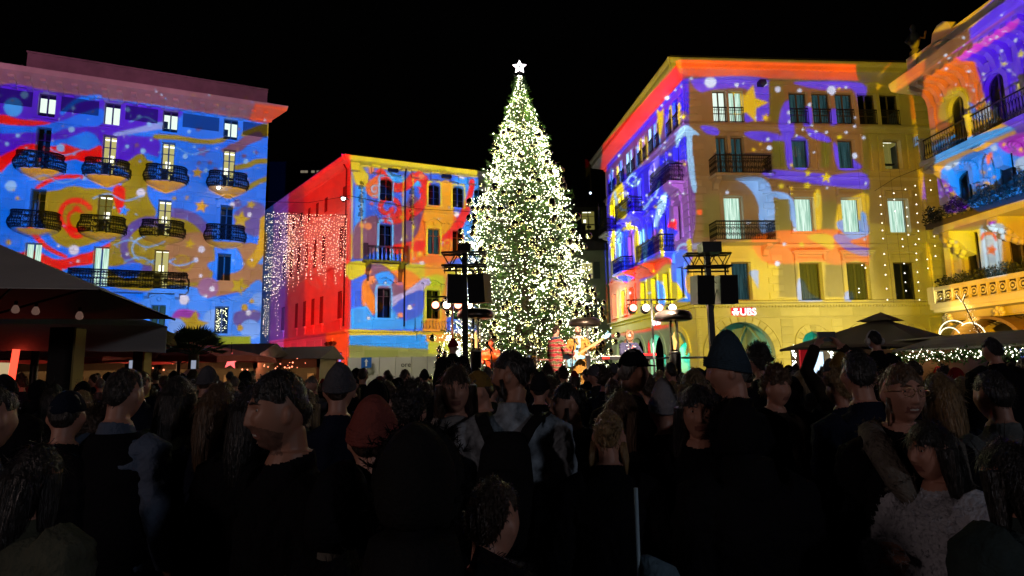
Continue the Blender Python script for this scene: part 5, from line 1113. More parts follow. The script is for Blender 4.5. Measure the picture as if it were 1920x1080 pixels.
p = AT(1107, 362, 60); e = thing('distant_lamp', 'tiny bluish lamp in the dark above the tall house', 'lamp', p); q = MB(); q.ball((0,0,0), .12, 8); link('bulb', q.mesh('bulb', emat('blue_lamp', (.6,.75,1), 5, False)), e); q = MB(); q.tube([(0,0,0),(0,8,-.1)], .03, 5); link('arm', q.mesh('arm', IRON), e)
u, z = F1.hit(416, 600, -.1)
P = [(u_, 0, z_) for u_, z_ in [(random.uniform(-.32,.32), random.uniform(.1,1.65)) for _ in range(110)]]
e = thing('window_light_net', 'net of warm fairy lights behind the lowest right window of the left building', 'string lights', F1.W(2.38, -.3, 4.35), F1.rz, me=bulbs(P, [random.choice([.018,.025,.03]) for _ in P], 'net', emat('net_light', (1,.9,.5), 4, False)))
# ------------------------------------------------------------------ stage and its gear
def at(px, py, Y): return atY(px, py, Y)
BLK = mat('black_metal', (.012,.012,.013), .4, metal=.3, spec=.5); STEEL = mat('steel', (.45,.45,.46), .35, metal=.9); RUB = mat('black_cloth', (.015,.014,.014), .9)
CHR = mat('bronze_dome', (.16,.13,.11), .32, metal=.85)
e = thing('stage', 'raised black stage deck with steel railing in front of the fir', 'stage', (1.4, 15.6, 0))
q = MB(); q.box(-4.2, 4.6, -1.8, 2.2, .85, 1.0); link('deck', q.mesh('deck', RUB), e); q = MB(); q.box(-4.2, 4.6, -1.82, -1.8, 0, .84); link('skirt', q.mesh('skirt', mat('stage_skirt', (.02,.02,.02), .9)), e)
q = MB(); q.tube([(-3,2.1,2.0),(4.4,2.1,2.0)], .035, 6); q.tube([(-3,2.1,1.5),(4.4,2.1,1.5)], .025, 6)
for i in range(8): q.tube([(-3+i*1.057,2.1,1.0),(-3+i*1.057,2.1,2.0)], .03, 6)
link('railing', q.mesh('railing_st', STEEL), e)
def heater(px, py, Y, label):
    p = at(px, py, Y); s_ = 1.0; e = thing('patio_heater', label, 'patio heater', (p.x, p.y, 0)); z = p.z
    q = MB(); q.lathe([(.0,z+.13),(.30,z+.12),(.40,z+.08),(.445,z),(.45,z-.05),(.43,z-.10),(.36,z-.12),(.0,z-.10)], 28); link('dome', q.mesh('dome', CHR), e)
    q = MB()
    for a in range(4): q.tube([(.12*math.cos(a*PI/2+.4),.12*math.sin(a*PI/2+.4),z-.1),(.12*math.cos(a*PI/2+.4),.12*math.sin(a*PI/2+.4),z-.85)], .012, 5)
    q.lathe([(.13,z-.9),(.13,z-.85),(.0,z-.85)], 12); link('cage', q.mesh('cage', STEEL), e)
    q = MB(); q.lathe([(.085,z-.84),(.085,z-.1)], 16); link('glass_tube', q.mesh('glass_tube', glass_mat()), e)
    q = MB(); q.lathe([(.13,0.05),(.135,z-.9)], 16); q.lathe([(.3,0),(.3,.05),(.13,.07)], 20); link('base', q.mesh('base', BLK), e)
    q = MB(); q.tube([(0,0,z-.8),(.02,0,z-.62),(-.02,0,z-.5),(.01,0,z-.38)], [.03,.045,.03,.004], 6); link('flame', q.mesh('flame', emat('flame', (1,.5,.15), 2.2)), e)
heater(892, 589, 14.2, 'patio heater with bronze dome left, half hidden by the speaker mast'); heater(1096, 605, 16.2, 'patio heater with bronze dome standing behind the bass player'); heater(1262, 592, 14.2, 'patio heater with bronze dome at the right beside the light stand')
def tower(px, Y, ytop, spk, label, lean=0.):
    t = at(px, ytop, Y); e = thing('speaker_mast', label, 'speaker mast', (t.x, Y, 0)); z = t.z; s_ = Y/1120.
    q = MB(); q.box(-.055,.055,-.055,.055,0,z); q.box(-.14,.14,-.1,.1,z-.02,z+.14); q.box(-.5,.5,-.5,.5,0,.05); link('pole', q.mesh('pole', BLK), e)
    q = MB(); W_ = 42*s_
    for y_ in (-.14, .14):
        for zz in (z-.06, z-.34): q.tube([(-W_,y_,zz),(W_,y_,zz)], .026, 6)
        for i in range(6): x0 = -W_+2*W_*i/6; x1 = -W_+2*W_*(i+1)/6; q.tube([(x0,y_,z-.34 if i%2 else z-.06),(x1,y_,z-.06 if i%2 else z-.34)], .012, 5)
    for x in (-W_, W_): q.tube([(x,-.14,z-.06),(x,.14,z-.06)], .02, 5); q.tube([(x,-.14,z-.34),(x,.14,z-.34)], .02, 5)
    q.tube([(-W_*.95,0,z-.44),(W_*.95,0,z-.44)], .02, 6); q.tube([(-W_*.9,0,z-.34),(-W_*.9,0,z-.5)], .012, 5); q.tube([(W_*.9,0,z-.34),(W_*.9,0,z-.5)], .012, 5)
    link('truss', q.mesh('truss', mat('truss_metal', (.10,.09,.08), .4, metal=.8)), e)
    for dx, tilt in spk:
        q = MB(); w_ = .188; h = .62; q.prism([(-w_, 0), (w_, 0), (w_, h), (-w_, h)], -.2, .2)
        c = link('speaker', q.mesh('speaker', BLK), e, (dx*s_, -.05, z-.55-h), tilt); c.rotation_euler = (math.radians(4), tilt*.1, tilt)
        q = MB(); q.box(-w_+.02,w_-.02,-.215,-.2,.02,h-.02); link('grille', q.mesh('grille', mat('grille', (.02,.02,.022), .8)), c)
        q = MB(); q.tube([(0,0,h),(0,0,h+.2)], .02, 5); link('bracket', q.mesh('bracket', BLK), c)
    q = MB(); q.tube([(.06,0,z-.6),(.2,-.05,z-.75),(.12,-.05,z-.95),(.06,-.02,z-1.3),(.06,-.06,1)], .012, 5); link('cable', q.mesh('cable', BLK), e)
tower(871, 12.9, 470, [(-17,.15),(30,-.35)], 'black speaker mast left of the stage with two hanging loudspeakers')
tower(1325, 12.9, 472, [(-15,.1),(30,0)], 'black speaker mast right of the stage with two hanging loudspeakers')
e = thing('projector', 'black projector box on top of the right speaker mast', 'projector', MASTP)
q = MB(); q.box(-.2,.2,-.28,.1,-.3,-.08); link('housing', q.mesh('housing', BLK), e); q = MB(); q.lathe([(.07,0),(.08,.1),(.06,.1)], 16); me = q.mesh('lens', BLK); me.transform(Matrix.Rotation(-PI/2, 4, 'X') @ Matrix.Translation((0,.19,.0))); link('lens', me, e)
RL = emat('stage_lamp_red', (1,.25,.16), 7); WL_ = emat('stage_lamp_white', (1,.72,.5), 12)
def lightbar(px, Y, ybar, x0, x1, lamps, ylamp, label):
    t = at(px, ybar, Y); e = thing('stage_light_stand', label, 'light stand', (t.x, Y, 0)); s_ = Y/1120.
    q = MB(); q.tube([(0,0,0),(0,0,t.z)], .025, 8); q.tube([((x0-px)*s_,0,t.z),((x1-px)*s_,0,t.z)], .02, 8)
    for a in range(3): q.tube([(0,0,.7),(.5*math.cos(a*2.1),.5*math.sin(a*2.1),.02)], .015, 5)
    link('stand', q.mesh('stand', BLK if px < 1000 else STEEL), e)
    for i, lx in enumerate(lamps):
        z = at(lx, ylamp, Y).z; c = link('par_lamp', None, e, ((lx-px)*s_, -.05, z)); c.rotation_euler = (math.radians(-12), 0, 0)
        q = MB(); q.lathe([(.10,-.1),(.115,-.06),(.115,.05),(.07,.14),(.05,.2),(0,.21)], 16); me = q.mesh('can', BLK); me.transform(Matrix.Rotation(-PI/2, 4, 'X')); link('can', me, c)
        q = MB(); q.lathe([(.0,0),(.055,.0),(.088,.012),(.088,.03)], 16); me = q.mesh('lens', [RL, WL_][i % 2]); me.transform(Matrix.Rotation(PI/2, 4, 'X') @ Matrix.Translation((0,0,.1))); link('lens', me, c)
        q = MB(); q.tube([(-.12,0,0),(-.12,0,.12),(.12,0,.12),(.12,0,0)], .01, 5); q.tube([(0,0,.12),(0,0,t.z-z)], .012, 5); link('yoke', q.mesh('yoke', BLK), c)
lightbar(848, 14.6, 556, 809, 885, (818,839,860,880), 575, 'light stand with four glowing red and white lamps beside the left mast')
lightbar(1221, 14.8, 562, 1175, 1268, (1184,1208,1233,1257), 580, 'light stand with four glowing lamps behind the keyboard player')
for x, y, z, p, c in ((-1.6,13.6,3.6,26,(1,.22,.1)),(3.6,13.4,3.8,55,(1,.78,.6)),(1.7,12.6,4.0,60,(1,.72,.5)),(-1.5,14.9,3.25,40,(1,.16,.06))):
    l = lamp('stage_spot', 'SPOT', (x, y, z), p*28, c, .06, spot=math.radians(58)); aim(l, (x*.8+.3, 15.6, 1.6) if x > 0 else (-.55, 16.2, 2.2))
l = lamp('stage_spot', 'SPOT', (3.4, 13.2, 3.4), 750, (1,.8,.66), .06, spot=math.radians(50)); aim(l, (2.9, 15.6, 2.0))
# drums, keyboard, microphones
p = at(925, 667, 15.6); e = thing('drum_kit', 'drum kit with an orange lit cymbal at the left of the stage', 'drum kit', (p.x, 15.6, 1.0))
BR = mat('cymbal_brass', (.75,.4,.1), .3, metal=.7)
for nm, x, y, z, r, ti in (('cymbal', 0, 0, p.z-1, .38, .35), ('cymbal', .95, .3, p.z-1.08, .28, -.3)):
    q = MB(); q.lathe([(.0,.03),(.06,.02),(.1,0),(r,-.03),(r,-.035),(0,-.01)], 24); c = link(nm, q.mesh(nm, BR), e, (x, y, z)); c.rotation_euler = (ti, ti*.4, 0)
    q = MB(); q.tube([(x,y,0),(x,y,z)], .015, 6); link('cymbal_stand', q.mesh('cymbal_stand', STEEL), e)
for x, y, z, r, h in ((.1,.2,.1,.3,.5),(-.35,.3,.55,.18,.16),(.5,.25,.5,.2,.2)): q = MB(); q.lathe([(0,0),(r,0),(r,h),(0,h)], 20); link('drum', q.mesh('drum', mat('drum_shell', (.25,.03,.02), .3)), e, (x, y, z))
p = at(1172, 668, 15.0); e = thing('keyboard', 'electronic keyboard on a black stand under red light', 'keyboard', (p.x, 15.0, 1.0)); z = p.z-1.0
q = MB(); q.box(-.65,.65,-.18,.18,z-.08,z); link('body', q.mesh('body', BLK), e); q = MB()
for i in range(40): q.box(-.6+i*.03,-.6+i*.03+.026,-.02,.14,z,z+.012)
link('keys', q.mesh('keys', mat('keys_white', (.7,.7,.7), .4)), e)['kind'] = 'stuff'; q = MB(); q.box(.25,.75,-.2,.1,z,z+.06); link('red_module', q.mesh('red_module', mat('red_plastic', (.6,.02,.02), .35)), e)
q = MB(); q.tube([(-.5,0,0),(.5,0,z-.08)], .02, 6); q.tube([(.5,0,0),(-.5,0,z-.08)], .02, 6); link('stand', q.mesh('stand', BLK), e); q = MB(); q.box(-.6,-.42,-.19,-.185,z-.065,z-.02); link('display', q.mesh('display', emat('red_display', (1,.05,.03), 2)), e)
q = MB(); q.tube([(0,0,0),(0,0,.26)], [.04,.03], 10); q.tube([(0,0,.26),(0,0,.33)], [.015,.013], 8); thing('bottle', 'small red bottle standing on the end of the keyboard', 'bottle', (p.x+.62, 15.05, 1.0+z+.06), me=q.mesh('bottle', MATS['red_plastic']))
def micstand(px0, py0, px1, py1, Y, label, boom=None):
    a = at(px0, py0, Y); e = thing('microphone_stand', label, 'microphone stand', (a.x, Y, 1.0)); b = at(px1, py1, Y)
    q = MB(); q.tube([(0,0,0),(0,0,a.z-1.0)], .013, 6); q.tube([(0,0,a.z-1.0),(b.x-a.x,0,b.z-1.0)], .011, 6)
    for k in range(3): q.tube([(0,0,.1),(.28*math.cos(k*2.1),.28*math.sin(k*2.1),0)], .01, 5)
    link('stand', q.mesh('stand', BLK if py1 > 640 or px0 > 1050 else mat('stand_grey', (.3,.3,.28), .4, metal=.6)), e); q = MB(); q.ball((b.x-a.x,-.02,b.z-1.0), .035, 8); q.tube([(b.x-a.x,0,b.z-1.0),(b.x-a.x+.08,.0,b.z-1.1)], .018, 6); link('microphone', q.mesh('microphone', BLK), e)
micstand(1006, 660, 977, 622, 15.4, 'microphone stand with a long boom leaning left before the fir'); micstand(1073, 662, 1078, 640, 14.6, 'straight microphone stand before the bass player'); micstand(1183, 662, 1176, 640, 14.6, 'microphone stand before the keyboard player'); micstand(921, 666, 918, 652, 15.0, 'short microphone stand at the drum kit')
# white site hoarding with blue arrow sign
a = at(652, 671, 31); b = at(832, 671, 31); e = thing('site_hoarding', 'low white hoarding with printed letters in front of the corner building', 'hoarding', (a.x, 31, 0))
n_ = 6; L = (b.x-a.x)/n_
for i in range(n_): q = MB(); q.box(i*L+.02,(i+1)*L-.02,-.04,0,.1,a.z); link('panel', q.mesh('panel', mat('hoarding_white', (.55,.53,.5), .6)), e)
me = text_mesh('ore', .36, .004); me.materials.append(mat('print_black', (.02,.02,.02), .7)); link('lettering', me, e, (at(752,690,31).x-a.x, -.06, at(752,688,31).z))
q = MB(); [q.tube([(i*L,0.1,0),(i*L,0.1,a.z+.05)], .03, 6) for i in range(n_+1)]; link('post', q.mesh('post', STEEL), e)['kind'] = 'stuff'
p = at(687, 680, 30.6); e = thing('arrow_sign', 'blue square traffic sign with a white upward arrow', 'traffic sign', (p.x, 30.6, 0)); h = .26
q = MB(); q.box(-h,h,-.02,0,p.z-h,p.z+h); link('plate', q.mesh('plate', mat('sign_blue', (.01,.10,.45), .4)), e)
q = MB(); q.prism([(-.04,p.z-.18),(.04,p.z-.18),(.04,p.z+.06),(.1,p.z+.04),(0,p.z+.2),(-.1,p.z+.04),(-.04,p.z+.06)], -.03, -.021); link('arrow', q.mesh('arrow', mat('sign_white', (.75,.75,.75), .4)), e); q = MB(); q.tube([(0,.02,0),(0,.02,p.z)], .03, 8); link('post', q.mesh('post', STEEL), e)
lamp('street_lamp_light', 'POINT', (-8.0, 27.5, 5.0), 260, (1,.9,.75), .3)
# ------------------------------------------------------------------ parasols, stall, palm
CANV = mat('grey_canvas', (.5,.5,.49), .85, noise=.08, nscale=2, bump=.2, bscale=40); CANR = mat('red_canvas', (.28,.02,.02), .8); CANY = mat('yellow_canvas', (.45,.36,.12), .8)
def parasol(name, label, corners, apex, hem, drop, m, pole, cap=False, sag=.06, prad=.05, cat='parasol'):
    cx, cy = pole; e = thing(name, label, cat, (cx, cy, 0)); n = len(corners)
    q = MB(); N = 8; ax, ay, az = apex
    for i in range(n):
        a = corners[i]; b = corners[(i+1) % n]; vs = []
        for j in range(N+1):
            t = j/N
            for k in range(N+1):
                s_ = k/N; ex = a[0]+(b[0]-a[0])*s_; ey = a[1]+(b[1]-a[1])*s_
                z = az+(hem-az)*t-sag*math.sin(PI*s_)*t*4*(1-t*.6)*.5+(.05*math.sin(PI*s_)*t); vs.append((ax+(ex-ax)*t-cx, ay+(ey-ay)*t-cy, z))
        q.add(vs, [(j*(N+1)+k, j*(N+1)+k+1, (j+1)*(N+1)+k+1, (j+1)*(N+1)+k) for j in range(N) for k in range(N)], 0, False)
        if drop > 0:
            v2 = []
            for k in range(13):
                s_ = k/12; x = a[0]+(b[0]-a[0])*s_-cx; y = a[1]+(b[1]-a[1])*s_-cy; z = hem+.05*math.sin(PI*s_); v2 += [(x, y, z), (x*1.003, y*1.003, z-drop*(1 if k % 2 == 0 else .96))]
            q.add(v2, [(2*k, 2*k+2, 2*k+3, 2*k+1) for k in range(12)], 0)
    if cap:
        vs = [(ax-cx+(c[0]-ax)*.24, ay-cy+(c[1]-ay)*.24, az+(hem-az)*.24+.10) for c in corners]+[(ax-cx, ay-cy, az+.14)]; q.add(vs, [(i, (i+1) % n, n) for i in range(n)])
    me = q.mesh('canopy', m); s = link('canopy', me, e); sm = s.modifiers.new('s', 'SOLIDIFY'); sm.thickness = .008
    for c in corners: q = MB(); q.tube([(ax-cx, ay-cy, az-.06), (c[0]-cx, c[1]-cy, hem-.02)], .016, 5); link('rib', q.mesh('rib', BLK), e); 
    for c in corners: q = MB(); q.tube([(0, 0, hem-.15), ((ax+c[0])/2-cx, (ay+c[1])/2-cy, (az+hem)/2-.06)], .014, 5); link('strut', q.mesh('strut', BLK), e)
    q = MB(); q.tube([(0,0,0),(0,0,az)], prad, 12); q.lathe([(.35,0),(.35,.1),(prad,.14)], 16); link('pole', q.mesh('pole', BLK), e); return e
A = parasol('parasol', 'large grey square parasol nearest at the left edge with bulbs beneath', [(-3.97,5.7),(-5.1,9.0),(-8.5,8.3),(-7.6,4.9)], (-6.3,7.0,3.42), 2.6, .0, CANV, (-6.3,7.0), prad=.05)
B_ = parasol('parasol', 'second grey parasol behind the first with a deep hanging valance', [(-5.45,9.4),(-7.5,12.6),(-11.2,12.2),(-10.4,8.7)], (-8.6,10.8,3.35), 2.52, .42, CANV, (-8.6,10.8), prad=.06)
parasol('parasol', 'low dark red parasol beyond the palm left of the alley', [(-7.3,14.8),(-6.9,17.5),(-10.6,17.5),(-10.9,14.8)], (-8.9,16,2.7), 2.18, .15, CANR, (-8.9,16))
parasol('parasol', 'dark red parasol hidden partly behind the grey parasols', [(-9.3,13.6),(-9.2,16.2),(-13,16.2),(-13.2,13.6)], (-11.2,15,2.72), 2.2, .12, CANR, (-11.2,15))
a = at(290, 612, 9.6); e = thing('yellow_pennant', 'crumpled yellow cloth hanging at the corner of the grey parasol', 'cloth', a)
q = MB(); vs = []
for j in range(6):
    for i in range(8): vs.append((i*.05+.0*j, .05*math.sin(i*1.3+j), -.05*i*.35-j*.04+.015*math.sin(i*2)))
q.add(vs, [(j*8+i, j*8+i+1, j*8+i+9, j*8+i+8) for j in range(5) for i in range(7)]); link('cloth', q.mesh('cloth', CANY), e)
hx = at(1462, 655, 13.6)
D = parasol('parasol', 'large brown grey parasol with a small top cap in front of the bank', [(hx.x,13.6),(hx.x+1.9,11.5),(hx.x+4.4,13.4),(hx.x+2.4,15.6)], (hx.x+2.3,13.5,2.76), hx.z, .05, mat('brown_canvas', (.24,.2,.14), .85, bump=.2, bscale=40), (hx.x+2.3,13.5), cap=True)
for i, (px, py) in enumerate(((29,580),(67,583),(149,592))):
    p = at(px, py, 7.0); e = thing('festoon_bulb', ['unlit festoon bulb at the far left under the parasol', 'unlit festoon bulb, middle one of three under the parasol', 'unlit festoon bulb nearest the parasol corner'][i], 'bulb', p)
    q = MB(); q.lathe([(.0,-.05),(.03,-.04),(.042,-.01),(.03,.03),(.016,.05)], 12); link('glass', q.mesh('glass', mat('bulb_glass_glow', (.75,.6,.52), .2, emit=(.8,.45,.35), es=.12)), e); q = MB(); q.lathe([(.016,.05),(.018,.1),(0,.1)], 8); link('socket', q.mesh('socket', BLK), e)  # faint light put into the unlit glass as glow
for x, y, w_, c in ((-6.32,7.9,.17,BLK),(-5.75,9.35,.09,BLK)):
    pass
# timber posts beneath the parasols, and the stall lights that show between them
for px, Y, w_, y0, lab in ((125, 8.6, .19, 660, 'thick dark post under the nearer grey parasol'), (268, 10.2, .1, 655, 'thin dark post with a yellow edge under the second parasol')):
    p = at(px, y0, Y); e = thing('post', lab, 'post', (p.x, Y, 0)); q = MB(); q.box(-w_,w_-.03,-.1,.1,0,p.z+.35); link('shaft', q.mesh('shaft', RUB), e); q = MB(); q.box(w_-.03,w_,-.105,.1,0,p.z+.33); link('edge_strip', q.mesh('edge_strip', CANY), e)
p = at(22, 655, 9); e = thing('light_tube', 'upright glowing red light tube at the far left edge', 'light tube', (p.x, 9, 0)); q = MB(); q.tube([(0,0,1.2),(.07,0,p.z)], .045, 10); link('tube', q.mesh('tube', emat('red_tube', (1,.06,.03), 2.5)), e); q = MB(); q.tube([(0,0,0),(0,0,1.2)], .03, 8); link('post', q.mesh('post', BLK), e)
def stall(name, label, x0, x1, Y, zt, col, s, slats=4):
    e = thing(name, label, 'market stall', (x0, Y, 0)); W_ = x1-x0
    q = MB(); q.box(0,W_,0,.1,1.9,zt); q.box(0,.1,0,2,0,zt); q.box(W_-.1,W_,0,2,0,zt); q.box(0,W_,1.9,2,0,zt); link('frame', q.mesh('frame', mat('stall_wood', (.16,.1,.05), .7, noise=.2)), e)
    q = MB(); q.prism([(-.5,zt),(2.4,zt),(1,zt+.45)], -.2, W_+.2, plane='yz'); link('roof', q.mesh('roof', mat('stall_roof_dark', (.05,.03,.03), .8)), e); q = MB(); q.box(.1,W_-.1,-.1,.5,0,1.0); link('counter', q.mesh('counter', MATS['stall_wood']), e)
    q = MB(); q.box(.2,W_-.2,1.0,1.1,zt-.14,zt-.08); link('strip_light', q.mesh('strip_light', emat('strip_'+name+label[:5], col, s)), e)
    q = MB()
    for i in range(int(W_/.35)): q.box(.2+i*.35,.42+i*.35,1.6,1.8,1.2+.15*(i%3),1.5+.2*(i%2)); 
    link('goods', q.mesh('goods', mat('goods_mix', (.5,.3,.15), .6, noise=.8, nscale=6)), e)['kind'] = 'stuff'; return e
stall('market_stall', 'wooden stall with warm strip light at the far left under the parasols', -14.5, -11.2, 17.5, 2.25, (1,.7,.35), 9)
stall('market_stall', 'wooden stall with pale strip light seen between the two posts', -10.9, -7.9, 18.5, 2.25, (1,.8,.6), 9)
stall('market_stall', 'wooden stall with red and white lights right of the palm', -8.8, -6.6, 20.5, 2.2, (1,.45,.3), 8)
lamp('stall_light', 'POINT', (-9.8, 16.8, 2.0), 26, (1,.55,.3), .2); lamp('stall_light', 'POINT', (-7.6, 18.6, 2.1), 26, (1,.3,.2), .2); lamp('stall_light', 'POINT', (-12.3, 15, 2.0), 20, (1,.55,.3), .2)
P = []; 
for i in range(90): P.append((random.uniform(-6.2, 0), random.uniform(-.4,.4), 2.05+.1*math.sin(i*.7)+random.uniform(-.12,.1)))
thing('stall_fairy_lights', 'row of tiny red and warm lights along the stalls left of the alley', 'string lights', (-6.6, 18.8, 0), me=bulbs(P, [random.choice([.015,.022,.03]) for _ in P], 'stall_fairy', emat('fairy_red', (1,.25,.12), 4, False)))
p = at(433, 677, 16); e = thing('star_lantern', 'red paper star lantern glowing above the crowd by the alley', 'lantern', p)
q = MB(); P2 = star_pts(0,0,.23,.1); q.add([(x,0,-y) for x, y in P2]+[(0,-.08,0),(0,.08,0)], [(i,(i+1)%10,10) for i in range(10)]+[(i,(i+1)%10,11) for i in range(10)]); link('paper', q.mesh('paper', emat('star_red', (1,.12,.12), 2.2)), e); q = MB(); q.tube([(0,0,.2),(0,0,.5)], .008, 4); link('cord', q.mesh('cord', BLK), e)
# fan palm
p = at(362, 690, 12.5); e = thing('palm', 'dark fan palm with spiky leaves in front of the left building', 'palm', (p.x, 12.5, 0)); zt = at(362, 655, 12.5).z
q = MB(); q.tube([(0,0,0),(.03,0,1),(0,0,zt-.1)], [.14,.12,.1], 10); link('trunk', q.mesh('trunk', MATS['bark']), e)
for k in range(26):
    q = MB(); az = k*2.4; el = .15+1.1*((k*7) % 26)/26; L = .38; d = Vector((math.cos(az)*math.cos(el), math.sin(az)*math.cos(el), math.sin(el))); s_ = d.cross(Vector((0,0,1))).normalized(); up = s_.cross(d)
    b = Vector((0,0,zt-.12)); c = b+d*L; q.tube([b, c], .01, 4)
    for j in range(13):
        t = (j-6)/6*1.25; dd = (d*math.cos(t)+s_*math.sin(t)).normalized(); e1 = c+dd*.34+Vector((0,0,-.03*abs(j-6)*.3)); w_ = dd.cross(up)*.014; q.add([c-w_, c+w_, c+dd*.2+w_*1.5, e1, c+dd*.2-w_*1.5], [(0,1,2,3,4)])
    link('leaf', q.mesh('leaf', mat('palm_leaf', (.03,.05,.02), .5)), e)
# market stall with garland at the right
e = thing('market_stall', 'market stall with pale canvas roof and a fir garland full of lights at the right', 'market stall', (5.6, 8.6, 0))
def rel(px, py, Y): v = at(px, py, Y); return (v.x-5.6, v.y-8.6, v.z)
a0 = rel(1672,657,8.6); a1 = rel(1765,630,11.0); a2 = rel(1990,612,10.0); a3 = rel(1990,640,7.6); a4 = (a2[0]+1, a2[1]+3, 2.2); a5 = (a1[0]-.3, a1[1]+2.5, 2.2)
q = MB(); q.add([a0,a3,a2,a1,a5,a4], [(0,1,2,3),(3,2,5,4)]); r = link('roof', q.mesh('roof', mat('pale_canvas', (.42,.4,.3), .8, noise=.2, nscale=3, bump=.3)), e); m_ = r.modifiers.new('s', 'SOLIDIFY'); m_.thickness = .03
tri2 = []; P = []
A0 = Vector(a0); A3 = Vector(a3)
for i in range(2600):
    t = random.random(); c = A0.lerp(A3, t)+Vector((random.gauss(0,.03), random.gauss(0,.05)-.03, -.09+random.gauss(0,.045)-.04*abs(math.sin(t*14)))); d = Vector((random.gauss(0,1), random.gauss(0,1), random.gauss(0,1))).normalized()*.06; s_ = Vector((random.gauss(0,1), random.gauss(0,1), random.gauss(0,1)))*.006; tri2 += [c-s_, c+s_, c+d]
me = bpy.data.meshes.new('garland'); me.from_pydata([tuple(v) for v in tri2], [], [(3*i,3*i+1,3*i+2) for i in range(2600)]); me.materials.append(NEED); link('garland', me, e)['kind'] = 'stuff'
for i in range(170):
    t = random.random(); P.append(tuple(A0.lerp(A3, t)+Vector((random.gauss(0,.02), random.gauss(0,.04)-.09, -.10+random.gauss(0,.045)))))
link('garland_lights', bulbs(P, [random.choice([.005,.008,.011]) for _ in P], 'garland_lights', emat('garland_light', (1,.93,.75), 6, False)), e)['kind'] = 'stuff'
for v in (a0, a1, a3): q = MB(); q.tube([(v[0]+.1,v[1]+.1,0),(v[0]+.1,v[1]+.1,v[2]-.03)], .04, 8); link('post', q.mesh('post', MATS['stall_wood']), e)
q = MB(); q.box(a0[0]+.3,4.0,1.8,1.95,0,2.0); link('back_wall', q.mesh('back_wall', MATS['stall_wood']), e)
q = MB(); q.box(2.45,3.3,.9,.95,1.62,1.95); link('screen', q.mesh('screen', emat('blue_screen', (.12,.2,1), .8)), e)
lamp('stall_light', 'POINT', (7.2, 10.0, 1.9), 5, (1,.6,.3), .1)
# neon arcs and deer figure of lights on the canopy behind
def arc(cx, cy, r, a0_, a1_, Y, label):
    c = at(cx, cy, Y); R_ = r*Y/1120; e = thing('light_arc', label, 'light arc', c); q = MB(); q.tube([(R_*math.cos(a0_+(a1_-a0_)*i/20), 0, R_*math.sin(a0_+(a1_-a0_)*i/20)) for i in range(21)], .016, 8); link('tube', q.mesh('tube', emat('arc_glow', (1,.88,.55), 2.4)), e)
    q = MB(); q.tube([(R_,0,0),(R_,.4,-.2)], .02, 5); link('bracket', q.mesh('bracket', IRON), e)
arc(1790, 630, 29, PI*.95, PI*.28, 19, 'outer glowing arc at the left of the gilded entrance'); arc(1782, 634, 20, PI*.9, PI*.15, 19, 'inner smaller glowing arc at the left of the gilded entrance'); arc(1822, 632, 27, PI*.7, 0, 19, 'glowing arc right of the light figure at the gilded entrance')
q = MB(); q.tube([(0,0,0),(.1,0,.5),(-.05,0,1.0),(-.12,0,1.4)], [.14,.1,.06,.03], 8); bx = at(1825, 640, 16)
P = []
for i in range(120): t = random.random(); P.append((.28-.4*t+random.gauss(0,.06*(1.3-t)), random.gauss(0,.06), 1.05*t+random.gauss(0,.04)))
for s_ in (-1, 1):
    for i in range(22): t = i/22; P.append((-.15+s_*.12*t-.05, 0, 1.05+.22*t))
e = thing('light_figure', 'slender reindeer neck figure made of tiny warm lights above the garlanded stall', 'light figure', bx, me=None); link('bulbs', bulbs(P, [random.choice([.006,.008,.011]) for _ in P], 'figure_bulbs', emat('figure_light', (1,.88,.55), 2.2, False)), e)['kind'] = 'stuff'
q = MB(); q.tube([(.35,0,-.9),(.3,0,0),(.05,0,.5),(-.15,0,1.05)], .015, 5); q.tube([(-.15,0,1.05),(-.3,0,1.27)], .01, 4); q.tube([(-.15,0,1.05),(-.05,0,1.3)], .01, 4); link('wire_frame', q.mesh('wire_frame', IRON), e)
# lit booth under the big parasol: red drape, blue white screen, clusters of lights
e = thing('lit_booth', 'booth under the brown parasol with red drape, bright screen and dense fairy lights', 'market stall', at(1520, 700, 17)); e.location.z = 0
q = MB(); q.box(-.2,2.6,.6,.7,0,2.3); link('back_wall', q.mesh('back_wall', MATS['stall_wood']), e); q = MB(); q.box(-.05,.22,.4,.5,.8,2.32); link('drape', q.mesh('drape', mat('red_drape_glow', (.5,.01,.02), .8, emit=(.6,.01,.02), es=.25)), e); q = MB(); q.box(.3,.6,.4,.45,1.5,2.1); link('screen', q.mesh('screen', emat('white_screen', (.6,.8,1), 1.6)), e)  # faint red light put into the drape as glow
P = [(random.uniform(.75,2.2), random.uniform(.2,.5), random.uniform(1.7,2.35)) for _ in range(260)]+[(random.gauss(-.25,.03), .4, random.uniform(1,2.3)) for _ in range(40)]
link('fairy_lights', bulbs(P, [random.choice([.012,.018,.026]) for _ in P], 'booth_lights', emat('booth_light', (.9,1,.85), 6, False)), e)['kind'] = 'stuff'
p = at(1526, 658, 12); e = thing('paper_lantern', 'round unlit paper ball hanging at the left edge of the brown parasol', 'lantern', p); q = MB(); q.ball((0,0,0), .09, 14); link('ball', q.mesh('ball', mat('paper', (.4,.38,.36), .9)), e); q = MB(); q.tube([(0,0,.08),(0,0,.2)], .005, 4); link('cord', q.mesh('cord', BLK), e)
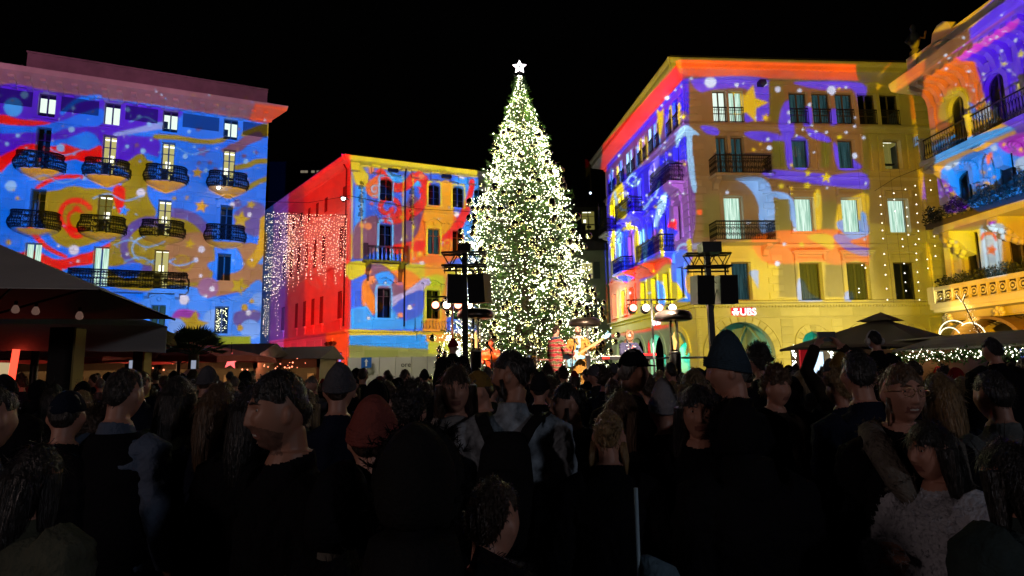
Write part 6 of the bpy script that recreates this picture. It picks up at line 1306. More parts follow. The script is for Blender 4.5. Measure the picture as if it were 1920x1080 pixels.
# ------------------------------------------------------------------ people
def loft(q, secs, n=18, mi=0):
    vs = []
    for cx, cy, cz, rx, ry in secs:
        for k in range(n): t = 2*PI*k/n; vs.append((cx+rx*math.cos(t), cy+ry*math.sin(t), cz))
    L = len(secs); fs = [(i*n+k, i*n+(k+1) % n, (i+1)*n+(k+1) % n, (i+1)*n+k) for i in range(L-1) for k in range(n)]
    fs += [tuple(range(n))[::-1], tuple(range((L-1)*n, L*n))]
    q.add(vs, fs, mi, True)
def head_grid(nu=72, nv=60, jaw=.28, male=True):
    th = np.linspace(0, PI, nv); ph = np.linspace(0, 2*PI, nu, endpoint=False)
    T_, P_ = np.meshgrid(th, ph, indexing='ij')
    x = np.sin(T_)*np.sin(P_); y = -np.sin(T_)*np.cos(P_); z = np.cos(T_)
    X = x*.076; Y = y*.095; Z = z*.119
    lo = np.clip(-z, 0, 1); hi = np.clip(z, 0, 1)
    X *= 1-jaw*lo**1.4; Y = np.where(y > 0, Y*(1-.5*lo**1.1), Y*(1-.06*lo)); X *= 1+.03*hi*(y > 0)
    f = np.clip(-y*1.6, 0, 1)
    Y = np.where(y < 0, Y*(1-.07*np.exp(-(X/.05)**2)), Y)
    def b(x0, z0, sx, sz, a, two=False):
        nonlocal Y
        for s_ in ((1, -1) if two else (1,)): Y = Y-f*a*np.exp(-((X-s_*x0)/sx)**2-((Z-z0)/sz)**2)
    b(0, .018, .010, .03, .010); b(0, -.006, .011, .02, .010); b(0, -.024, .013, .012, .016); b(.012, -.030, .008, .008, .007, True)
    b(.028, .040, .024, .009, .006 if male else .003, True); b(.030, .020, .016, .012, -.011, True); b(.042, -.016, .02, .02, .006, True)
    b(0, -.052, .020, .006, .008); b(0, -.066, .018, .007, .009); b(0, -.059, .026, .003, -.007); b(0, -.098, .022, .016, .013 if male else .008); b(0, -.078, .016, .006, -.004)
    return X, Y, Z, x, y, z
def grid_mesh(q, X, Y, Z, M=None, mi=0):
    nv, nu = X.shape; vs = np.stack([X, Y, Z], -1).reshape(-1, 3)
    if M is not None: vs = vs @ np.array(M.to_3x3()).T+np.array(M.translation)
    fs = [(i*nu+k, i*nu+(k+1) % nu, (i+1)*nu+(k+1) % nu, (i+1)*nu+k) for i in range(nv-1) for k in range(nu)]
    q.add(vs.tolist(), fs, mi, True)
HEADZ = 1.635
def head_matrix(hy=0, hp=0, tilt=0): return Matrix.Translation((0, -.018, 1.552)) @ Matrix.Rotation(math.radians(hy), 4, 'Z') @ Matrix.Rotation(math.radians(hp), 4, 'X') @ Matrix.Rotation(math.radians(tilt), 4, 'Y') @ Matrix.Translation((0, -.012, .115)) @ Matrix.Scale(.955, 4)
ARMS = {
 'down': [(.2,0,1.41),(.255,.03,1.13),(.25,-.06,.89),(.25,-.09,.80)],
 'pocket': [(.2,0,1.41),(.28,.06,1.14),(.2,-.1,.98),(.16,-.13,.92)],
 'chest': [(.2,0,1.41),(.25,-.06,1.14),(.06,-.26,1.24),(-.01,-.29,1.28)],
 'phone': [(.2,0,1.41),(.23,-.17,1.2),(.07,-.36,1.42),(.04,-.38,1.5)],
 'raised': [(.2,0,1.43),(.27,-.12,1.66),(.12,-.22,1.88),(.06,-.22,1.96)],
 'face': [(.2,0,1.41),(.27,-.1,1.16),(.13,-.24,1.36),(.09,-.23,1.44)],
 'forward': [(.2,0,1.41),(.26,-.15,1.16),(.22,-.4,1.12),(.2,-.48,1.12)],
}
SKIN = {'light': mat('skin_light', (.46,.23,.165), .5, noise=.12, nscale=9), 'tan': mat('skin_tan', (.36,.175,.115), .5, noise=.12, nscale=9)}
LIP = mat('lips', (.24,.10,.08), .45); EYEW = mat('eye_white', (.55,.53,.5), .2); IRIS = mat('iris', (.02,.015,.01), .1); JEANS = mat('trousers_dark', (.02,.022,.03), .85); SHOE = mat('shoes', (.02,.02,.02), .6); TEETH = mat('teeth', (.6,.56,.5), .3)
def cloth(name, c, n=.25, sc_=6, bump=.5): return mat('cloth_'+name, c, .9, noise=n, nscale=sc_, bump=bump, bscale=60, spec=.08)
def hairm(name, c): return mat('hair_'+name, c, .38, noise=.5, nscale=14, bump=.9, bscale=22, stretch=(5, 5, .6), spec=.6)
HAIR = {'black': hairm('black', (.010,.008,.007)), 'brown': hairm('brown', (.035,.018,.009)), 'blonde': hairm('blonde', (.26,.17,.075)), 'grey': hairm('grey', (.14,.13,.12)), 'lightbrown': hairm('lightbrown', (.10,.055,.025))}
def remesh(q, voxel, sm=1):
    me = q.mesh('tmp', SHOE); o = bpy.data.objects.new('tmp', me); COL.objects.link(o)
    m = o.modifiers.new('r', 'REMESH'); m.mode = 'VOXEL'; m.voxel_size = voxel; m.use_smooth_shade = True
    if sm: m2 = o.modifiers.new('s', 'SMOOTH'); m2.factor = .5; m2.iterations = sm
    bpy.context.view_layer.update(); r = bpy.data.meshes.new_from_object(o.evaluated_get(bpy.context.evaluated_depsgraph_get()))
    bpy.data.objects.remove(o); bpy.data.meshes.remove(me); r.materials.clear(); return r
def hand(q, w_, d, up, r=1.0, curl=.5):
    """palm and five separate fingers from wrist w_ along d"""
    d = Vector(d).normalized(); s_ = d.cross(Vector(up)).normalized(); n_ = s_.cross(d)
    w_ = Vector(w_); q.tube([w_, w_+d*.045, w_+d*.085], [.026*r, .031*r, .026*r], 8); 
    for k in (-1, 1): q.tube([w_+s_*.012*k, w_+d*.085+s_*.022*k], [.018*r, .015*r], 6)
    for i, L in enumerate((.068, .078, .072, .056)):
        b = w_+d*.08+s_*(.0255-.017*i)*r; a1 = d*math.cos(curl*.6)-n_*math.sin(curl*.6); a2 = d*math.cos(curl*1.4)-n_*math.sin(curl*1.4); a3 = d*math.cos(curl*2.2)-n_*math.sin(curl*2.2)
        q.tube([b-d*.02, b, b+a1*L*.42, b+a1*L*.42+a2*L*.32, b+a1*L*.42+a2*L*.32+a3*L*.24], [.009*r, .0095*r, .0088*r, .008*r, .006*r], 6)
    b = w_+d*.025+s_*.024*r; a = (d*.6+s_*.75-n_*.25*(1+curl)).normalized(); q.tube([b-s_*.012, b+a*.02, b+a*.045, b+(a*.5+d*.5)*.075], [.013*r, .012*r, .0105*r, .008*r], 6)
def make_body(arms=('down','down'), coat=None, skin='light', hy=0, hp=0, tilt=0, male=True, puffy=0., long_coat=False, voxel=.012, legs='stand', beard=None, trousers=None, collar=True, sleeve_skin=False, head=True, smile=False, width=1.0, hoodie=False):
    q = MB(); M = head_matrix(hy, hp, tilt); g = .02+puffy*.04; wd = (1.0 if male else .88)*width
    hem = .62 if long_coat else .82
    loft(q, [(0,0,hem,.17*wd+g,.125+g),(0,0,.95,.168*wd+g,.12+g),(0,0,1.08,.155*wd+g,.11+g),(0,-.005,1.22,.178*wd+g,.12+g),(0,0,1.34,.195*wd+g,.115+g),(0,.005,1.42,.185*wd+g,.095+g*.8),(0,.01,1.47,.13*wd+g*.6,.08+g*.5),(0,.005,1.50,.075+g*.3,.07+g*.2)], 24)
    if collar: loft(q, [(0,.005,1.44,.11,.10),(0,.005,1.49,.084,.084),(0,.010,1.53,.071,.074),(0,.014,1.552,.067,.066)], 16)
    q.tube([(0,.02,1.42), (0,.018,1.5), tuple(M @ Vector((0, .034, -.055)))], [.058, .050, .048], 12)
    if head:
        X, Y, Z, *_ = head_grid(male=male); grid_mesh(q, X, Y, Z, M)
        for s_ in (-1, 1):
            e = M @ Vector((s_*.074, .012, -.002)); q.ball(tuple(e), .0155, 8, sz=1.8)
    wr = []
    for s_, nm in ((1, arms[0]), (-1, arms[1])):
        A = ARMS[nm] if isinstance(nm, str) else nm; A = [Vector((s_*a[0]*(wd if i == 0 else 1), a[1], a[2])) for i, a in enumerate(A)]; r = .012+puffy*.03
        mid = A[0].lerp(A[1], .5); m2 = A[1].lerp(A[2], .5)
        q.tube([A[0]+Vector((-s_*.06, 0, .015)), A[0], mid, A[1], m2, A[2]], [.07+r, .066+r, .056+r, .048+r, .045+r, .038+r], 12)
        hand(q, A[2], A[3]-A[2], (0, -1, .2) if nm in ('down','pocket') else (0, 0, 1), curl=.55); wr.append((A[2], (A[3]-A[2]).normalized()))
    for s_ in (-1, 1):
        if legs == 'stand': L = [(s_*.095,0,.92,.098),(s_*.10,-.01,.7,.085),(s_*.105,0,.5,.066),(s_*.11,.02,.3,.058),(s_*.11,.03,.1,.046)]; ft = (s_*.115,-.06,.045)
        else: L = [(s_*.10,0,.9,.098),(s_*.13,-.2,.93,.08),(s_*.14,-.36,.93,.065),(s_*.14,-.38,.72,.055),(s_*.14,-.36,.52,.045)]; ft = (s_*.14,-.42,.48)
        q.tube([l[:3] for l in L], [l[3]+.008 for l in L], 12)
        f = Vector(ft); q.tube([Vector(L[-1][:3])+Vector((0,.02,-.03)), f, f+Vector((0,-.10,-.008))], [.046,.044,.032], 10)
    me = remesh(q, voxel, 1 if voxel < .009 else 2)
    ms = [coat, SKIN[skin], trousers or JEANS, SHOE, LIP, beard or coat, TEETH]
    for m in ms: me.materials.append(m)
    n = len(me.polygons); c = np.empty(n*3, np.float32); me.polygons.foreach_get('center', c); c = c.reshape(-1, 3)
    idx = np.zeros(n, np.int32)
    if legs == 'stand': idx[c[:, 2] < hem+.015] = 2; idx[(c[:, 2] < .075)] = 3
    else: idx[(c[:, 2] < .86) | (c[:, 1] < -.16) & (c[:, 2] < 1.0)] = 2; idx[c[:, 2] < .5] = 3
    Mi = np.array(M.inverted()); h = c @ Mi[:3, :3].T+Mi[:3, 3]
    ins = (abs(h[:, 0]) < .1) & (h[:, 1] > -.16) & (h[:, 1] < .13) & (h[:, 2] > -.145) & (h[:, 2] < .15) & (c[:, 2] > 1.50)
    cz_ = 1.522+(c[:, 1]+.05)*.28 if collar else 1.475+c[:, 1]*.2
    hooded = hoodie; neck = (c[:, 2] > cz_) & (not hooded) & (np.hypot(c[:, 0], c[:, 1]) < .088) & (c[:, 2] < 1.62)
    idx[(ins & (c[:, 2] > cz_+.002) & ((h[:, 1] < -.03) & (h[:, 2] > -.118) if hooded else True)) | neck] = 1
    if head:
        fr = ins & (h[:, 1] < -.055) & (idx == 1)
        if beard is not None: idx[ins & (idx == 1) & (h[:, 2] > -.126) & (h[:, 1] < .0) & (h[:, 2] < -.026-.35*(h[:, 1]+.09)*(h[:, 1] > -.09)) & (h[:, 1] < .03) & ~((abs(h[:, 2]+.059) < .012) & (abs(h[:, 0]) < .024)) | fr & (abs(h[:, 2]+.043) < .006) & (abs(h[:, 0]) < .03)] = 5
        idx[fr & (abs(h[:, 2]+.059) < (.0125 if not male else .009)) & (abs(h[:, 0]) < (.026 if not smile else .03))] = 4
        if smile: idx[fr & (abs(h[:, 2]+.058) < .0032) & (abs(h[:, 0]) < .018)] = 6
    for (p, d) in wr:
        k = c-np.array(p); t = k @ np.array(d); rd = np.linalg.norm(k-np.outer(t, np.array(d)), axis=1)
        idx[(t > (.0 if not sleeve_skin else -.1)) & (t < .24) & (rd < .07) & (np.linalg.norm(k, axis=1) < .24) & (idx != 2)] = 1
    nvx = len(me.vertices); co = np.empty(nvx*3, np.float32); me.vertices.foreach_get('co', co); co = co.reshape(-1, 3); nr = np.empty(nvx*3, np.float32); me.vertices.foreach_get('normal', nr); nr = nr.reshape(-1, 3)
    x_, y_, z_ = co.T                                       # folds in the cloth, none on head and hands
    ok = (z_ < 1.5) & (z_ > .1)
    for p, d in wr: ok &= ((co-np.array(p))**2).sum(1) > .03
    w_ = np.sin(x_*17+z_*23+3*np.sin(z_*9+y_*7))*np.sin(z_*31-x_*11+2*np.sin(x_*19)); w2 = np.abs(np.sin(z_*52+9*x_+3*np.sin(x_*26+z_*13))*np.sin(x_*33+y_*29))
    co += nr*((.006*w_+.007*(.4-w2))*np.clip((1.5-z_)*8, 0, 1)*ok)[:, None]
    me.vertices.foreach_set('co', co.ravel())
    me.polygons.foreach_set('material_index', idx); me.polygons.foreach_set('use_smooth', [True]*n); me.name = 'body'; me.update()
    return me, M
def shell(X, Y, Z, x, y, z, mask, out, inn, rough=0., fs=30, seed=0, top=0., down=0.):
    s_ = inn+(out-inn)*mask; N = np.zeros_like(X)
    if rough > 0:
        for i in range(X.shape[0]):
            for j in range(X.shape[1]): N[i, j] = mnoise.noise(Vector((X[i,j]*fs+seed, Y[i,j]*fs, Z[i,j]*fs)))
    k = s_*(1+rough*N*mask); return X*k, Y*k, Z*k+top*mask*np.clip(z, 0, 1)**2
def sstep(a, b, v): t = np.clip((v-a)/(b-a), 0, 1); return t*t*(3-2*t)
def strands(q, pts, n, L, spread, r=.0022, rng=None, down=.6, center=(0, 0, 0)):
    rng = rng or random; C_ = Vector(center)
    for _ in range(n):
        p = Vector(rng.choice(pts)); o = (p-C_); o.normalize(); d = (o*(1-down)+Vector((0,0,-down))+Vector((rng.gauss(0,spread), rng.gauss(0,spread), rng.gauss(0,spread)))).normalized()
        s_ = d.cross(o); s_ = s_.normalized()*r if s_.length > 1e-3 else Vector((r,0,0)); l = L*rng.uniform(.5, 1.2); m = p+d*l*.5+o*.004
        q.add([p-s_+o*.002, p+s_+o*.002, m+s_*.7, p+d*l-o*l*.15, m-s_*.7], [(0,1,2,4),(4,2,3)], 0)
HG = head_grid(44, 36)
def hair_mesh(style, M, seed=0, detail=1.0, hat=None):
    X, Y, Z, x, y, z = HG; q = MB(); rng = random.Random(seed)
    line = np.where(y < 0, .50-.35*abs(x)-.1*(y < -.7), .50-(y)*1.15)           # hairline height by direction
    side = sstep(.02, .25, z-line)
    if style in ('short', 'curly', 'bun', 'long', 'fringe'):
        out = {'short': 1.09, 'curly': 1.26, 'bun': 1.06, 'long': 1.13, 'fringe': 1.15}[style]
        if hat: out = min(out, 1.07)
        A = shell(X, Y, Z, x, y, z, side, out, .90, {'short': .10, 'curly': .38, 'bun': .05, 'long': .09, 'fringe': .1}[style], {'curly': 42}.get(style, 26), seed, .012)
        grid_mesh(q, *A, M)
        P = np.stack(A, -1)[side > .8]; Mn = np.array(M); P = P @ Mn[:3, :3].T+Mn[:3, 3]; P = [tuple(p) for p in P]
        c = tuple(M @ Vector((0, .0, 0)))
        if hat is None and detail > 0: strands(q, P, int({'short': 900, 'curly': 1500, 'bun': 350, 'long': 900, 'fringe': 900}[style]*detail), {'short': .018, 'curly': .036, 'bun': .04, 'long': .09, 'fringe': .07}[style], {'short': .18, 'curly': .9}.get(style, .3), center=c, down={'curly': .1, 'short': .62}.get(style, .75), rng=rng, r=.0022 if detail >= 1 else .004)
    if style in ('long', 'fringe'):
        for s_, w_, y0 in ((0, 1, .055), (1, .5, .0), (-1, .5, .0)):
            n = 9; pts = []; rr = []
            for i in range(n):
                t = i/(n-1); lx = s_*(.075+.035*t); ly = y0+.035*math.sin(t*2.2)+(.02*t if s_ == 0 else -.02*t)
                p = M @ Vector((lx, ly, .03-.10*t)) if t < .3 else None
                base = M @ Vector((lx, ly, 0)); pts.append((base.x, base.y+.015*t, base.z+.03-.36*t)); rr.append(.07*(1-.5*t**2) if s_ == 0 else .036*(1-.85*t**2))
            q.tube(pts, rr, 12)
            if detail > 0:
                for _ in range(int(260*detail)):
                    a = rng.uniform(0, 2*PI); i0 = rng.randint(0, 4); pp = []
                    for i in range(i0, min(i0+5, n)): r_ = rr[i]*(1.02+.06*rng.random()); pp.append(Vector(pts[i])+Vector((r_*math.cos(a), r_*math.sin(a), 0)))
                    sv = Vector((-math.sin(a), math.cos(a), 0))*.0026*(1 if detail >= 1 else 1.8)
                    vs = []; [vs.extend((p-sv*(1-k/len(pp)), p+sv*(1-k/len(pp)))) for k, p in enumerate(pp)]
                    q.add(vs, [(2*k, 2*k+1, 2*k+3, 2*k+2) for k in range(len(pp)-1)], 0)
    if style == 'bun':
        b = M @ Vector((0, .085, .055)); q.ball(tuple(b), .045, 12); P = [tuple(b+Vector((rng.gauss(0,1), rng.gauss(0,1), rng.gauss(0,1))).normalized()*.045) for _ in range(80)]; strands(q, P, int(300*max(detail, .2)), .03, .9, center=tuple(b), down=.1, rng=rng)
        for s_ in (-1, 1): q.tube([M @ Vector((s_*.07, -.02, -.01)), M @ Vector((s_*.078, -.015, -.07)), M @ Vector((s_*.07, .0, -.13))], [.012, .009, .003], 6)
    return q
def beanie_mesh(M, kind='beanie', seed=0):
    X, Y, Z, x, y, z = HG; q = MB()
    if kind in ('beanie', 'pom', 'slouch', 'santa'):
        mk = sstep(.12, .3, z+.15*np.where(y > 0, y, 0)); A = shell(X, Y, Z, x, y, z, mk, 1.16, .9, .05, 24, seed, {'beanie': .03, 'pom': .03, 'slouch': .075, 'santa': .05}[kind]); grid_mesh(q, *A, M)
        for k_ in range(4): q.tube([M @ Vector(((.0845-.001*k_)*math.cos(t), (.1055-.001*k_)*math.sin(t), .022+.011*k_-.02*math.sin(t))) for t in np.linspace(0, 2*PI, 24, endpoint=False)], .0095, 6, closed=True)
        if kind == 'santa': q.tube([M @ Vector((0, .02, .13)), M @ Vector((.03, .06, .18)), M @ Vector((.08, .09, .15))], [.06, .04, .015], 10)
    if kind == 'cap':
        mk = sstep(.22, .36, z+.1*np.where(y > 0, y, 0)); A = shell(X, Y, Z, x, y, z, mk, 1.12, .9, .02, 20, seed, .01); grid_mesh(q, *A, M)
        vs = []
        for i in range(13): t = PI+PI*i/12; a = M @ Vector((.07*math.cos(t), .088*math.sin(t)*.95, .05)); b = M @ Vector((.08*math.cos(t), .088*math.sin(t)-.075*abs(math.sin(t)), .035+.006)); vs += [tuple(a), tuple(b), tuple(b-Vector((0,0,.006))), tuple(a-Vector((0,0,.006)))]
        q.add(vs, [(4*i+k, 4*i+(k+1) % 4, 4*i+4+(k+1) % 4, 4*i+4+k) for i in range(12) for k in range(4)], 0)
    if kind in ('hood', 'furhood'):
        mk = sstep(-.75, -.4, z)*sstep(-.75, -.35, y)+sstep(.5, .8, z); mk = np.clip(mk, 0, 1); A = shell(X, Y, Z, x, y, z, mk, 1.34, .86, .07, 16, seed, .015); grid_mesh(q, *A, M)
        ps = [M @ Vector((.092*math.sin(t), -.068, .012+.125*math.cos(t))) for t in np.linspace(0, 2*PI, 24, endpoint=False)]; q.tube(ps, .02 if kind == 'hood' else .03, 8, closed=True)
        if kind == 'furhood':
            rng = random.Random(seed); P = [tuple(p+Vector((rng.gauss(0,.018), rng.gauss(0,.018), rng.gauss(0,.018)))) for p in ps for _ in range(12)]; strands(q, P, 4200, .034, .8, r=.0016, center=tuple(M @ Vector((0,.03,0))), down=.05, rng=rng)
        loft(q, [(0,.04,1.38,.14,.11),(0,.035,1.47,.125,.115),(0,.032,1.53,.112,.11),(0,.03,1.58,.10,.105)], 16)
    return q
def make_person(label, group=None, loc=(0,0,0), rz=0., scale=1., hair='short', hairc='black', hat=None, hatm=None, eyes=True, scarf=None, detail=1.0, seed=0, hatlabel=None, **kw):
    me, M = make_body(hoodie=hat in ('hood', 'furhood'), **kw); r = thing('person', label, 'person', loc, rz, group); r.scale = (scale,)*3
    link('body', me, r)
    if hair and hair != 'bald':
        s_ = link('hair', hair_mesh(hair, M, seed, detail if hat is None else detail*.5, hat).mesh('hair', HAIR[hairc]), r)
    if hat: link({'beanie': 'beanie', 'pom': 'beanie', 'slouch': 'beanie', 'santa': 'knit_hat', 'cap': 'cap', 'hood': 'hood', 'furhood': 'hood'}[hat], beanie_mesh(M, hat, seed).mesh(hat, hatm), r)
    if scarf:
        q = MB(); q.tube([(.098*math.cos(t), .095*math.sin(t)-.005, 1.505+.012*math.sin(3*t)) for t in np.linspace(0, 2*PI, 20, endpoint=False)], .034, 8, closed=True); q.tube([(.03,-.10,1.5),(.045,-.14,1.38),(.05,-.15,1.22)], [.04,.038,.03], 8); link('scarf', q.mesh('scarf', scarf), r)
    if eyes:
        for s_ in (-1, 1):
            q = MB(); q.ball((0,0,0), .0125, 12); q.ball((0,-.0068,0), .0068, 10, 1); e = link('eye', q.mesh('eye', [EYEW, IRIS]), r); e.matrix_local = M @ Matrix.Translation((s_*.031, -.0615, .019))
            q = MB(); q.tube([M @ Vector((s_*.014, -.0885, .040)), M @ Vector((s_*.032, -.0865, .0455)), M @ Vector((s_*.050, -.072, .040))], [.0035, .004, .002], 5); link('eyebrow', q.mesh('eyebrow', HAIR[hairc] if hairc != 'blonde' else HAIR['lightbrown']), r)
    r['_M'] = 0; del r['_M']
    return r, M
# ---- the packed crowd
CC = {'black': cloth('black', (.006,.006,.008)), 'navy': cloth('navy', (.008,.011,.024)), 'charcoal': cloth('charcoal', (.018,.018,.02)), 'brown': cloth('brown', (.03,.021,.015)), 'green': cloth('green', (.02,.028,.018)), 'grey': cloth('grey', (.10,.10,.11)), 'burgundy': cloth('burgundy', (.07,.012,.015)), 'beige': cloth('beige', (.22,.17,.12))}
KN = {'dark': cloth('knit_dark', (.015,.015,.018), bump=.8), 'greyk': cloth('knit_grey', (.09,.09,.105), bump=.8), 'red': cloth('knit_red', (.22,.012,.015), bump=.8), 'blue': cloth('knit_blue', (.035,.06,.085), bump=.8), 'mustard': cloth('knit_mustard', (.2,.12,.03)), 'cream': cloth('knit_cream', (.4,.36,.3)), 'coral': cloth('knit_coral', (.22,.06,.05), bump=.8)}
VAR = [('short dark hair', 'black coat', dict(hair='short', hairc='black', coat=CC['black'])), ('short brown hair', 'navy jacket', dict(hair='short', hairc='brown', coat=CC['navy'], arms=('pocket','pocket'))),
 ('long dark hair', 'dark coat', dict(hair='long', hairc='black', coat=CC['charcoal'], male=False)), ('long brown hair', 'brown coat', dict(hair='long', hairc='brown', coat=CC['brown'], male=False, long_coat=True)), ('long blonde hair', 'black coat', dict(hair='long', hairc='blonde', coat=CC['black'], male=False)),
 ('dark hair in a bun', 'green parka', dict(hair='bun', hairc='brown', coat=CC['green'], male=False, puffy=.5)), ('dark beanie', 'puffy black jacket', dict(hair='short', hairc='black', hat='beanie', hatm=KN['dark'], coat=CC['black'], puffy=.8)), ('grey beanie', 'charcoal coat', dict(hair='short', hairc='brown', hat='beanie', hatm=KN['greyk'], coat=CC['charcoal'])),
 ('dark hood up', 'hooded jacket', dict(hair=None, hairc='black', hat='hood', hatm=CC['black'], coat=CC['black'], puffy=.4)), ('curly hair', 'navy coat', dict(hair='curly', hairc='brown', coat=CC['navy'])), ('grey hair', 'grey coat', dict(hair='short', hairc='grey', coat=CC['grey'])), ('flat cap', 'brown coat', dict(hair='short', hairc='black', hat='cap', hatm=CC['charcoal'], coat=CC['brown'])),
 ('raised phone and short hair', 'black jacket', dict(hair='short', hairc='black', coat=CC['black'], arms=('raised','raised'))), ('red beanie', 'dark coat', dict(hair='long', hairc='brown', hat='beanie', hatm=KN['red'], coat=CC['charcoal'], male=False))]
PROTO = []
for i, (a_, b_, kw) in enumerate(VAR):
    r, M = make_person('x', None, (0,0,0), 0, 1., voxel=.016, eyes=True, detail=.45, seed=i*3+1, **kw)
    if 'phone' in a_: q = MB(); q.box(-.04,.04,-.245,-.235,1.96,2.11); q2 = link('phone', q.mesh('phone', BLK), r); q = MB(); q.box(-.035,.035,-.2345,-.232,1.967,2.103); link('screen', q.mesh('screen', emat('phone_screen', (.55,.62,.8), .5, False)), q2)
    PROTO.append(r)
cells = []
crng = random.Random(21)
Y = 3.1
while Y < 13.0:
    x = -.9*Y-.2+crng.uniform(0, .5)
    while x < .9*Y+.6:
        cells.append((x+crng.uniform(-.16,.16), Y+crng.uniform(-.2,.2))); x += .66+.012*Y
    Y += .80
x = -12
while x < -3.2:
    cells.append((x, 13.4+crng.uniform(-.3,.6))); x += .7
x = 6.8
while x < 12.5: cells.append((x, 13.8+crng.uniform(-.6,.8))); x += .8
HEROES = []     # (x, y) taken by the people built one by one
def clear(x, y):
    for hx_, hy_, r_ in HEROES:
        if math.hypot(x-hx_, y-hy_) < r_: return False
    return True
# ---- people built one by one: px of the head centre, py of the crown, distance
def stand(px, ytop, Y, rz, label, rad=.42, top=1.777, **kw):
    p = atY(px, ytop, Y); s_ = p.z/top; HEROES.append((p.x, Y, rad))
    return make_person(label, None, (p.x, Y, 0), math.radians(rz), s_, **kw)
VH = .0065
DEN = mat('denim_acid', (.22,.27,.32), .9, noise=.75, nscale=16, bump=.5, bscale=50)
r, M = stand(960, 664, 3.0, 170, 'bearded man in acid washed denim jacket with black backpack looking left', arms=('down','down'), coat=DEN, skin='tan', hy=78, hair='bun', hairc='black', beard=HAIR['black'], voxel=VH, width=1.04, seed=2)
bp = thing('backpack', 'black backpack worn by the man in the denim jacket', 'backpack', r.location, r.rotation_euler.z); bp.scale = r.scale
q = MB(); loft(q, [(0,.19,.92,.11,.07),(0,.22,.98,.125,.10),(0,.23,1.2,.13,.11),(0,.2,1.36,.11,.09),(0,.17,1.43,.07,.05)], 18); q.tube([(0,.3,1.0),(0,.33,1.15),(0,.3,1.28)], [.08,.1,.07], 10); me = remesh(q, .012, 3); me.materials.append(cloth('backpack', (.010,.010,.011), bump=.7)); link('bag', me, bp)
for s_ in (-1, 1):
    q = MB(); pts = [(s_*.10,.16,1.42),(s_*.125,.06,1.49),(s_*.13,-.06,1.485),(s_*.13,-.15,1.36),(s_*.14,-.165,1.2),(s_*.17,-.1,1.05),(s_*.15,.12,1.0)]
    q.tube(pts, .02, 6); me = q.mesh('strap', MATS['cloth_backpack']); link('strap', me, bp)
    q = MB(); vs = []
    for p in [(s_*.05,.19,1.34),(s_*.10,.155,1.44),(s_*.135,.09,1.487),(s_*.15,.0,1.495)]: vs += [(p[0]-.03, p[1]+.004, p[2]+.012), (p[0]+.03, p[1]+.004, p[2]+.006)]
    q.add(vs, [(2*i,2*i+1,2*i+3,2*i+2) for i in range(3)]); o = link('shoulder_pad', q.mesh('shoulder_pad', MATS['cloth_backpack']), bp); m_ = o.modifiers.new('s','SOLIDIFY'); m_.thickness = .015
stand(546, 708, 1.9, -46, 'smiling man with goatee in dark jacket in profile at the left foreground', arms=('down','down'), coat=CC['black'], skin='tan', hy=-10, hp=3, hair='short', hairc='black', beard=mat('stubble', (.17,.085,.06), .6, noise=.4, nscale=60), voxel=.0055, smile=True, seed=4, rad=.35)
r, M = stand(1680, 690, 2.5, -8, 'smiling woman with glasses and tied back hair in dark jacket with shearling collar', coat=CC['black'], male=False, hy=6, hair='bun', hairc='lightbrown', voxel=.0055, smile=True, seed=5, puffy=.3)
q = MB()
for s_ in (-1, 1): q.tube([tuple(Vector((s_*.031+.024*math.cos(t), -.098+.01*abs(math.cos(t))*0, .016+.018*math.sin(t)))) for t in np.linspace(0, 2*PI, 18, endpoint=False)], .0014, 5, closed=True); q.tube([(s_*.055,-.095,.02),(s_*.076,-.05,.02),(s_*.08,.01,.012)], .0014, 4)
q.tube([(-.008,-.1,.02),(.008,-.1,.02)], .0014, 4); g = thing('glasses', 'thin gold rimmed glasses on the smiling woman at the right', 'glasses', (0,0,0), me=q.mesh('glasses', mat('gold_rim', (.8,.55,.25), .25, metal=.9))); g.matrix_world = Matrix.LocRotScale(r.location, r.rotation_euler, r.scale) @ M
SHR = cloth('shearling', (.16,.145,.125), .2, 30, 1.0)
q = MB(); rng = random.Random(9)
for s_ in (-1, 1):
    q.tube([(s_*.05,.09,1.52),(s_*.11,.03,1.51),(s_*.13,-.08,1.46),(s_*.10,-.165,1.34),(s_*.05,-.19,1.22)], [.04,.05,.055,.05,.02], 10)
P = [v for v in q.v]; strands(q, P, 1400, .02, .9, r=.0016, center=(0,0,1.35), down=.1, rng=rng); link('collar', q.mesh('collar', SHR), r)
# woman in the pale fluffy jacket with long black hair, lower right
FL = mat('fluffy_cream', (.42,.44,.5), .95, noise=.15, nscale=8, bump=.9, bscale=45, spec=.1)
r, M = stand(1750, 802, 2.3, -72, 'woman with long black hair and pale fluffy jacket in profile at lower right', coat=FL, male=False, skin='light', hy=-10, hair='long', hairc='black', voxel=.0055, puffy=1.5, seed=6, arms=('down','chest'), long_coat=True)
def fur(r, n, L, m, zlo, zhi, rr=.0016, seed=1):
    me = r.children[0].data; rng = random.Random(seed); q = MB(); P = [tuple(v.co) for v in me.vertices if zlo < v.co.z < zhi and (v.co.x**2+v.co.y**2) > .004]
    rng.shuffle(P); strands(q, P[:n], n, L, .7, r=rr, center=(0,0,(zlo+zhi)/2), down=.3, rng=rng); link('fur', q.mesh('fur', m), r)['kind'] = 'stuff'
fur(r, 9000, .028, FL, .7, 1.5)
r, M = stand(1140, 778, 2.6, 172, 'woman with blonde hair in a bun and black coat seen from behind', coat=CC['black'], male=False, hy=-12, hair='bun', hairc='blonde', voxel=VH, puffy=.5, seed=7)
q = MB(); 
for s_ in (-1, 1): q.tube([M @ Vector((s_*.07,.02,-.02)), M @ Vector((s_*.085,.04,-.10)), M @ Vector((s_*.09,.05,-.17))], [.02,.018,.004], 8)
link('loose_hair', q.mesh('loose_hair', HAIR['blonde']), r)['kind'] = 'stuff'
